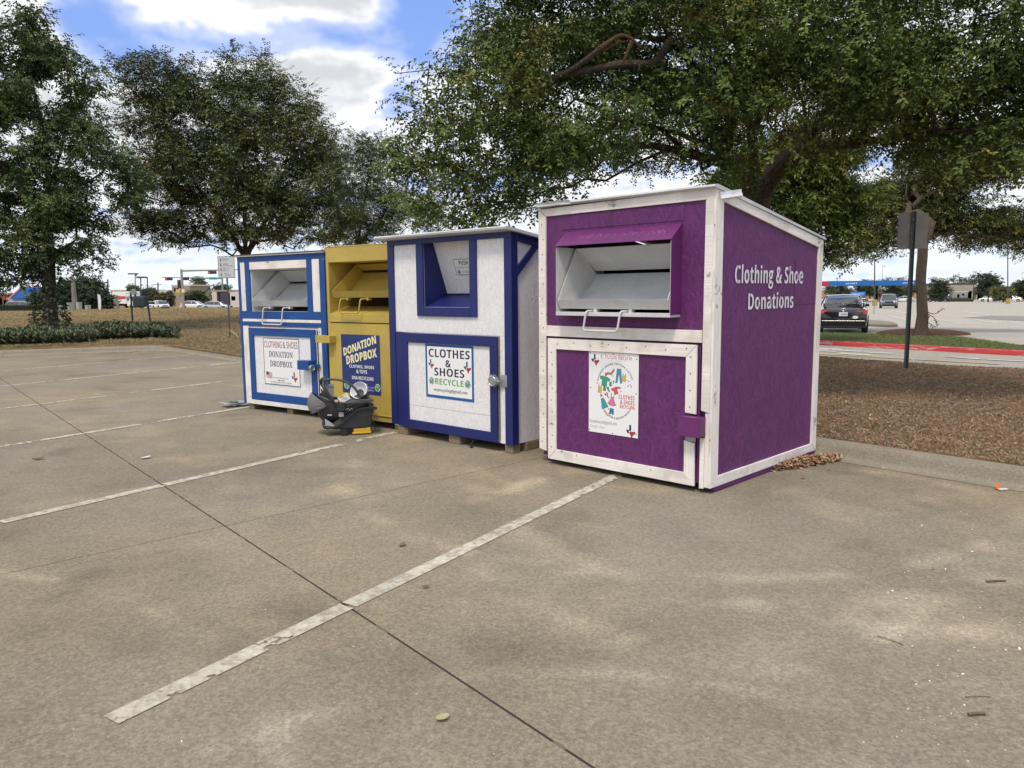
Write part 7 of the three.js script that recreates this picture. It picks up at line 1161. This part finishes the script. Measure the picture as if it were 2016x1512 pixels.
// ------------------------------------------------------------------ infant car seat on its base
{
  const P = groundOn(682, 853), t = thing('infant_car_seat', 'grey infant car seat with folded hood clipped on its black base', 'car seat', [P.x, 0, P.z], 0.30); t.scale.setScalar(0.88);
  const shell = phys({ color: col(0.034, 0.036, 0.040), roughness: 0.5 }), dk = phys({ color: col(0.022, 0.024, 0.027), roughness: 0.55 }), fab = std({ color: col(0.15, 0.15, 0.146), roughness: 0.95 }), pad = std({ color: col(0.075, 0.075, 0.077), roughness: 0.95 }), rimM = phys({ color: col(0.060, 0.062, 0.066), roughness: 0.45 }), yel = phys({ color: col(0.62, 0.36, 0.03), roughness: 0.5 });
  const HW = 0.20; // local x: head (left) to foot (right); y up; z width
  const side = (pts, z0, z1, m, name, parent = t, bev = 0.014) => { const s = new THREE.Shape(); s.moveTo(...pts[0]); s.splineThru(pts.slice(1).map(p => new THREE.Vector2(...p))); s.closePath(); const g = new THREE.ExtrudeGeometry(s, { depth: z1 - z0 - 2 * bev, bevelEnabled: true, bevelSize: bev, bevelThickness: bev, bevelOffset: -bev, bevelSegments: 3, curveSegments: 18 }); g.translate(0, 0, z0 + bev); return mesh(name, toCreasedNormals(g, 0.7), m, parent); };
  // base: long wedge that rises toward the foot end
  const bs = side([[-0.255, 0.105], [-0.16, 0.085], [0.05, 0.075], [0.26, 0.09], [0.29, 0.20], [0.305, 0.31], [0.20, 0.335], [0.09, 0.315], [-0.05, 0.235], [-0.16, 0.155], [-0.25, 0.140]], -0.16, 0.16, dk, 'base');
  side([[-0.25, 0.115], [-0.12, 0.155], [0.02, 0.245], [0.11, 0.310], [0.22, 0.332], [0.335, 0.325], [0.335, 0.290], [0.22, 0.297], [0.12, 0.275], [0.03, 0.205], [-0.10, 0.115], [-0.24, 0.085]], 0.150, 0.178, shell, 'base_rail', bs, 0.008); side([[-0.25, 0.115], [-0.12, 0.155], [0.02, 0.245], [0.11, 0.310], [0.22, 0.332], [0.335, 0.325], [0.335, 0.290], [0.22, 0.297], [0.12, 0.275], [0.03, 0.205], [-0.10, 0.115], [-0.24, 0.085]], -0.178, -0.150, shell, 'base_rail', bs, 0.008);
  mesh('base_foot', boxG(0.13, 0.05, 0.30, -0.21, 0.115, 0, 0.02), shell, bs); mesh('level_foot', boxG(0.20, 0.06, 0.25, 0.17, 0.055, 0.03, 0.012), yel, bs); mesh('level_foot_lip', boxG(0.22, 0.022, 0.27, 0.165, 0.022, 0.03, 0.008), yel, bs); mesh('emblem', new THREE.TorusGeometry(0.018, 0.004, 6, 4), rimM, bs).position.set(0.21, 0.21, 0.1625);
  for (const x of [-0.045, 0.03]) { const w = mesh('adjuster_knob', new THREE.CylinderGeometry(0.042, 0.042, 0.05, 18).rotateX(Math.PI / 2), M.blackPlastic, bs); w.position.set(x, 0.043, x < 0 ? 0.15 : 0.10); }
  mesh('latch_strap', tubeG([V(0.27, 0.20, 0.10), V(0.31, 0.12, 0.12), V(0.335, 0.06, 0.10), V(0.36, 0.03, 0.12), V(0.38, 0.05, 0.10), V(0.375, 0.025, 0.06)], 0.009, 24, 6), M.blackPlastic, bs);
  // carrier shell: a bucket lofted along its length
  const ring = (x, yb, yt, w) => { const o = []; for (let k = 0; k <= 14; k++) { const a = Math.PI * k / 14; o.push(V(x - (yt - yb) * 0.10 * Math.sin(a), yt - (yt - yb) * Math.pow(Math.sin(a), 0.8), Math.cos(a) * w)); } return o; };
  const sh = mesh('carrier_shell', (() => { const g = loft([ring(-0.305, 0.30, 0.44, 0.10), ring(-0.29, 0.22, 0.465, 0.165), ring(-0.24, 0.165, 0.445, 0.20), ring(-0.12, 0.15, 0.40, 0.213), ring(0.0, 0.19, 0.385, 0.215), ring(0.12, 0.255, 0.395, 0.205), ring(0.22, 0.30, 0.405, 0.185), ring(0.275, 0.335, 0.40, 0.12)], false); return g; })(), (() => { const m = shell.clone(); m.side = THREE.DoubleSide; return m; })(), t);
  const rim = [V(-0.30, 0.455, 0), V(-0.275, 0.462, 0.14), V(-0.20, 0.435, 0.205), V(-0.08, 0.398, 0.218), V(0.05, 0.392, 0.218), V(0.18, 0.402, 0.200), V(0.265, 0.405, 0.13), V(0.285, 0.405, 0), V(0.265, 0.405, -0.13), V(0.18, 0.402, -0.200), V(0.05, 0.392, -0.218), V(-0.08, 0.398, -0.218), V(-0.20, 0.435, -0.205), V(-0.275, 0.462, -0.14)];
  mesh('rim', tubeG(rim, 0.016, 80, 8, true), rimM, sh);
  side([[0.0, 0.345], [0.10, 0.372], [0.285, 0.392], [0.29, 0.425], [0.12, 0.425], [0.0, 0.408]], 0.205, 0.225, rimM, 'side_band', sh, 0.007); side([[0.0, 0.345], [0.10, 0.372], [0.285, 0.392], [0.29, 0.425], [0.12, 0.425], [0.0, 0.408]], -0.225, -0.205, rimM, 'side_band', sh, 0.007);
  // padding: seat back, seat and wings
  mesh('cushion', loft([[-0.27, 0.45, 0.12], [-0.20, 0.36, 0.165], [-0.10, 0.265, 0.18], [0.02, 0.265, 0.18], [0.12, 0.33, 0.17], [0.23, 0.385, 0.13]].map(([x, y, w]) => [V(x, y + 0.09, w), V(x, y + 0.03, w * 0.75), V(x, y, 0), V(x, y + 0.03, -w * 0.75), V(x, y + 0.09, -w)]), false), (() => { const m = pad.clone(); m.side = THREE.DoubleSide; return m; })(), t);
  for (const s of [1, -1]) mesh('harness_strap', tubeG([V(-0.20, 0.40, s * 0.05), V(-0.10, 0.31, s * 0.055), V(-0.01, 0.30, s * 0.03)], 0.012, 14, 6), M.blackPlastic, t);
  mesh('instruction_card', (() => { const g = new THREE.PlaneGeometry(0.13, 0.085, 4, 3); return g; })(), std({ map: canvasTex(128, 96, (x, W, Hh) => { x.fillStyle = '#e4e4de'; x.fillRect(0, 0, W, Hh); x.fillStyle = '#d6c24a'; x.fillRect(W * .2, 6, W * .72, 26); scribble(x, 64, 56, 100, 14, '#8d8f90', 31); scribble(x, 64, 76, 90, 12, '#8d8f90', 32); }), side: THREE.DoubleSide }), t).position.set(-0.02, 0.43, 0.06); t.children[t.children.length - 1].rotation.set(-0.5, 0.15, 0.5);
  // carry handle, swung up over the head end
  const hp = [V(-0.075, 0.345, 0.228), V(-0.15, 0.45, 0.236), V(-0.235, 0.57, 0.236), V(-0.265, 0.645, 0.225), V(-0.22, 0.70, 0.14), V(-0.18, 0.715, 0), V(-0.22, 0.70, -0.14)];
  const hand = mesh('carry_handle', (() => { const pts = []; const arc = [[-0.07, 0.36], [-0.15, 0.43], [-0.25, 0.555], [-0.262, 0.625], [-0.20, 0.668], [-0.07, 0.668], [0.04, 0.62], [0.12, 0.54], [0.165, 0.44]]; return tubeG([V(-0.075, 0.36, 0.232), V(-0.15, 0.43, 0.236), V(-0.24, 0.55, 0.236), V(-0.255, 0.62, 0.20), V(-0.235, 0.655, 0.10), V(-0.225, 0.665, 0), V(-0.235, 0.655, -0.10), V(-0.255, 0.62, -0.20), V(-0.24, 0.55, -0.236), V(-0.15, 0.43, -0.236), V(-0.075, 0.36, -0.232)], 0.019, 70, 10, false); })(), shell, t);
  for (const s of [1, -1]) { mesh('handle_hub', new THREE.CylinderGeometry(0.048, 0.052, 0.03, 20).rotateX(Math.PI / 2), dk, hand).position.set(-0.075, 0.35, s * 0.232); }
  mesh('handle_button', boxG(0.045, 0.03, 0.02, -0.12, 0.425, 0.246, 0.008), std({ color: col(0.60, 0.42, 0.26) }), hand);
  mesh('handle_hoop', tubeG([V(-0.225, 0.66, 0.12), V(-0.14, 0.668, 0.165), V(-0.02, 0.645, 0.20), V(0.09, 0.565, 0.21), V(0.145, 0.46, 0.205), V(0.15, 0.405, 0.20)], 0.014, 40, 8), rimM, hand);
  // hood: pleated cloth folded back over the head end, and its raised front bow
  const pleat = (a) => { const o = []; for (let k = 0; k <= 16; k++) { const b = Math.PI * k / 16, R0 = 0.20 * (1 + 0.03 * Math.sin(a * 14 + k)); o.push(V(-0.22 + Math.cos(a) * 0.215 * Math.sin(b), 0.375 + Math.sin(a) * 0.20 * Math.sin(b), Math.cos(b) * (R0 + 0.02))); } return o; };
  const angs = [3.75, 3.5, 3.3, 3.1, 2.9, 2.72, 2.55, 2.42]; mesh('hood', loft(angs.map(pleat), false), (() => { const m = fab.clone(); m.side = THREE.DoubleSide; return m; })(), t);
  mesh('hood_lining', loft([2.2, 1.9, 1.6, 1.35].map(a => { const o = []; for (let k = 0; k <= 12; k++) { const b = Math.PI * k / 12; o.push(V(-0.16 + Math.cos(a) * 0.14 * Math.sin(b), 0.37 + Math.sin(a) * 0.23 * Math.sin(b), Math.cos(b) * 0.195)); } return o; }), false), (() => { const m = fab.clone(); m.side = THREE.DoubleSide; m.color = col(0.14, 0.135, 0.13); return m; })(), t);
  const st = mesh('warning_label', new THREE.PlaneGeometry(0.055, 0.05), std({ color: col(0.42, 0.42, 0.41) }), t); st.position.set(-0.07, 0.262, 0.2165); const st2 = mesh('pictogram_label', new THREE.PlaneGeometry(0.15, 0.045), std({ map: canvasTex(128, 40, (x, W, Hh) => { x.fillStyle = '#26282a'; x.fillRect(0, 0, W, Hh); const r = rng(2); x.fillStyle = '#c9cbcb'; for (let k = 0; k < 9; k++) x.fillRect(6 + k * 13 + r() * 3, 6 + r() * 16, 4 + r() * 5, 6 + r() * 8); }) }), t); st2.position.set(0.0, 0.318, 0.2175);
  const lg = mesh('label_plate', new THREE.PlaneGeometry(0.05, 0.016), std({ color: col(0.45, 0.45, 0.45) }), t); lg.position.set(-0.20, 0.262, 0.2125); const cc = mesh('corner_guard', new THREE.ShapeGeometry(new THREE.Shape([[-0.05, 0.055], [-0.045, -0.03], [0.06, -0.045], [0.04, -0.015], [0.0, 0.02]].map(p => new THREE.Vector2(...p)))), std({ color: col(0.36, 0.37, 0.38), roughness: 0.5 }), t); cc.position.set(-0.205, 0.165, 0.181);
}
{ // clamp lamp with enamelled bowl leaning behind the seat
  const C = atDepth(707, 769, 8.10), t = thing('clamp_lamp', 'white bowled clamp work lamp behind the foot end of the car seat', 'lamp', [C.x, 0, C.z], -0.12), hy = C.y;
  const prof = [[0.022, -0.078], [0.033, -0.074], [0.045, -0.062], [0.070, -0.033], [0.088, -0.002], [0.094, 0.009], [0.091, 0.010], [0.085, 0.0], [0.066, -0.031], [0.040, -0.057], [0.0, -0.063]].map(p => new THREE.Vector2(...p));
  const bowl = mesh('bowl', new THREE.LatheGeometry(prof, 40), phys({ color: col(0.74, 0.75, 0.76), roughness: 0.35, side: THREE.DoubleSide }), t); bowl.position.set(0, hy, 0); bowl.rotation.set(1.12, 0, 0.12);
  mesh('rim', new THREE.TorusGeometry(0.094, 0.0035, 8, 48).rotateX(Math.PI / 2), M.steel, bowl).position.y = 0.009; mesh('socket', new THREE.CylinderGeometry(0.026, 0.029, 0.045, 20), M.blackPlastic, bowl).position.set(0, -0.040, 0);
  mesh('neck', cylG(0.022, 0.026, V(0, -0.075, 0), V(0, -0.14, 0), 16), M.blackPlastic, bowl);
  mesh('clamp', boxG(0.04, 0.08, 0.04, 0.03, hy - 0.10, -0.04, 0.008), M.blackPlastic, t); mesh('clamp_pad', boxG(0.035, 0.04, 0.04, -0.03, hy - 0.115, -0.02, 0.01), std({ color: col(0.55, 0.40, 0.24) }), t); mesh('stand', cylG(0.012, 0.012, V(0.02, 0.0, -0.06), V(0.02, hy - 0.07, -0.06), 10), M.blackPlastic, t); mesh('foot_plate', boxG(0.14, 0.012, 0.10, 0.02, 0.006, -0.06, 0.004), M.blackPlastic, t);
}

// ------------------------------------------------------------------ litter on the slabs
{
  const leaf = (px, py, L, W, tone, turn, label) => { const p = groundOn(px, py), g = new THREE.PlaneGeometry(L, W, 8, 4), q = g.attributes.position; for (let i = 0; i < q.count; i++) { const u = q.getX(i) / L * 2, v = q.getY(i) / W * 2; const half = Math.sqrt(Math.max(0, 1 - Math.pow(Math.abs(u), 1.8))); q.setXYZ(i, q.getX(i), 0.006 + 0.10 * W * (v * v) + 0.10 * L * Math.max(0, u) * Math.max(0, u) + 0.004, q.getY(i) * half); } g.computeVertexNormals(); const o = mesh('dry_leaf', g, std({ color: tone, roughness: 0.8, side: THREE.DoubleSide }), null); o.position.set(p.x, 0.0, p.z); o.rotation.y = turn; return tag(o, label, 'leaf'); };
  leaf(871, 1418, 0.052, 0.034, col(0.36, 0.33, 0.17), 0.5, 'curled yellow green leaf lying alone in the bay beside the long joint'); leaf(792, 1075, 0.055, 0.03, col(0.16, 0.12, 0.07), 1.2, 'dark folded leaf above the nearest stall stripe'); leaf(838, 1158, 0.04, 0.02, col(0.10, 0.08, 0.05), 0.3, 'small dark leaf scrap under the nearest stall stripe'); leaf(75, 905, 0.10, 0.05, col(0.10, 0.085, 0.06), 0.2, 'dark leaf scrap in the bay beside the long joint near the second stripe'); leaf(287, 903, 0.09, 0.05, col(0.55, 0.55, 0.52), 0.9, 'pale paper scrap between the second and third stripe');
  const twig = (px, py, L, turn, r, label) => { const p = groundOn(px, py), o = mesh('twig', tubeG([V(-L / 2, r, 0), V(-L * 0.15, r + 0.004, L * 0.04), V(L * 0.2, r, -L * 0.03), V(L / 2, r + 0.002, L * 0.05)], r, 12, 5), std({ color: col(0.14, 0.11, 0.085), roughness: 1 })); o.position.set(p.x, 0.001, p.z); o.rotation.y = turn; return tag(o, label, 'twig'); };
  twig(1753, 1262, 0.11, -0.9, 0.0018, 'thin straight dark twig lying alone on the open slab'); twig(1960, 1146, 0.10, 0.1, 0.005, 'thick dark twig beside white chips near the kerb end'); twig(1922, 1409, 0.06, 0.1, 0.006, 'short dark stick among chips at the lot edge'); twig(1925, 1373, 0.09, 0.0, 0.0015, 'pale thin twig above the short stick');
  { const p = groundOn(1965, 964), t = thing('litter_wrapper', 'orange and white scrap of wrapper lying near the kerb', 'wrapper', [p.x, 0.004, p.z], 0.3); const g = new THREE.PlaneGeometry(0.05, 0.04, 4, 3), q = g.attributes.position; for (let i = 0; i < q.count; i++) q.setZ(i, 0.012 * fbm3(q.getX(i) * 40, q.getY(i) * 40, 1, 2)); g.rotateX(-0.7); g.translate(0, 0.018, 0); g.computeVertexNormals(); mesh('orange_part', g, std({ color: col(0.62, 0.13, 0.03), side: THREE.DoubleSide }), t); mesh('white_part', boxG(0.07, 0.01, 0.03, 0.01, 0.006, 0.03, 0.003), std({ color: col(0.6, 0.58, 0.54) }), t); }
  // crumbs of stone, paint and shell, denser toward the right
  const chip = new THREE.IcosahedronGeometry(0.5, 0); chip.scale(1, 0.45, 0.8);
  tag(scatterLeaves('gravel_chips', 260, 61, chip, r => { const right = r() < 0.62; const px = right ? 1830 + 190 * (r() + r() - 1) * 0.9 + 60 * r() : R(60, 1980, r), py = right ? R(985, 1510, r) : R(900, 1510, r); const p = groundOn(px, py), s = right ? R(0.003, 0.010, r) * (r() < 0.12 ? 1.8 : 1) : R(0.002, 0.007, r); return [p.x, s * 0.2, p.z, s, 0.5]; }, [[0.62, 0.60, 0.55], [0.52, 0.49, 0.43], [0.70, 0.69, 0.66], [0.25, 0.21, 0.15]], std({ color: 0xffffff, roughness: 0.9 })), 'white and tan stone chips strewn over the slabs', 'gravel chips');
  const gut = leafShape(0.05, 0.028);
  tag(scatterLeaves('gutter_leaves', 420, 62, gut, r => { const i = r() * (kerbPath.length - 2), a = kerbPath[Math.floor(i)], b = kerbPath[Math.floor(i) + 1]; const near = a.x > 2.2; if (near && r() < 0.35) return null; const p = V().lerpVectors(a, b, i % 1), o = 0.05 + Math.pow(r(), 2.2) * (near ? 0.9 : 1.0); return [p.x - 0.76 * o, 0.008, p.z + 0.65 * o, R(0.6, 1.3, r), 0.35]; }, DRY.concat([[0.10, 0.08, 0.05], [0.12, 0.09, 0.06]]), dryLeafMat), 'scattered dead leaves in the gutter along the kerb', 'leaf litter');
}
renderer.render(scene, camera);
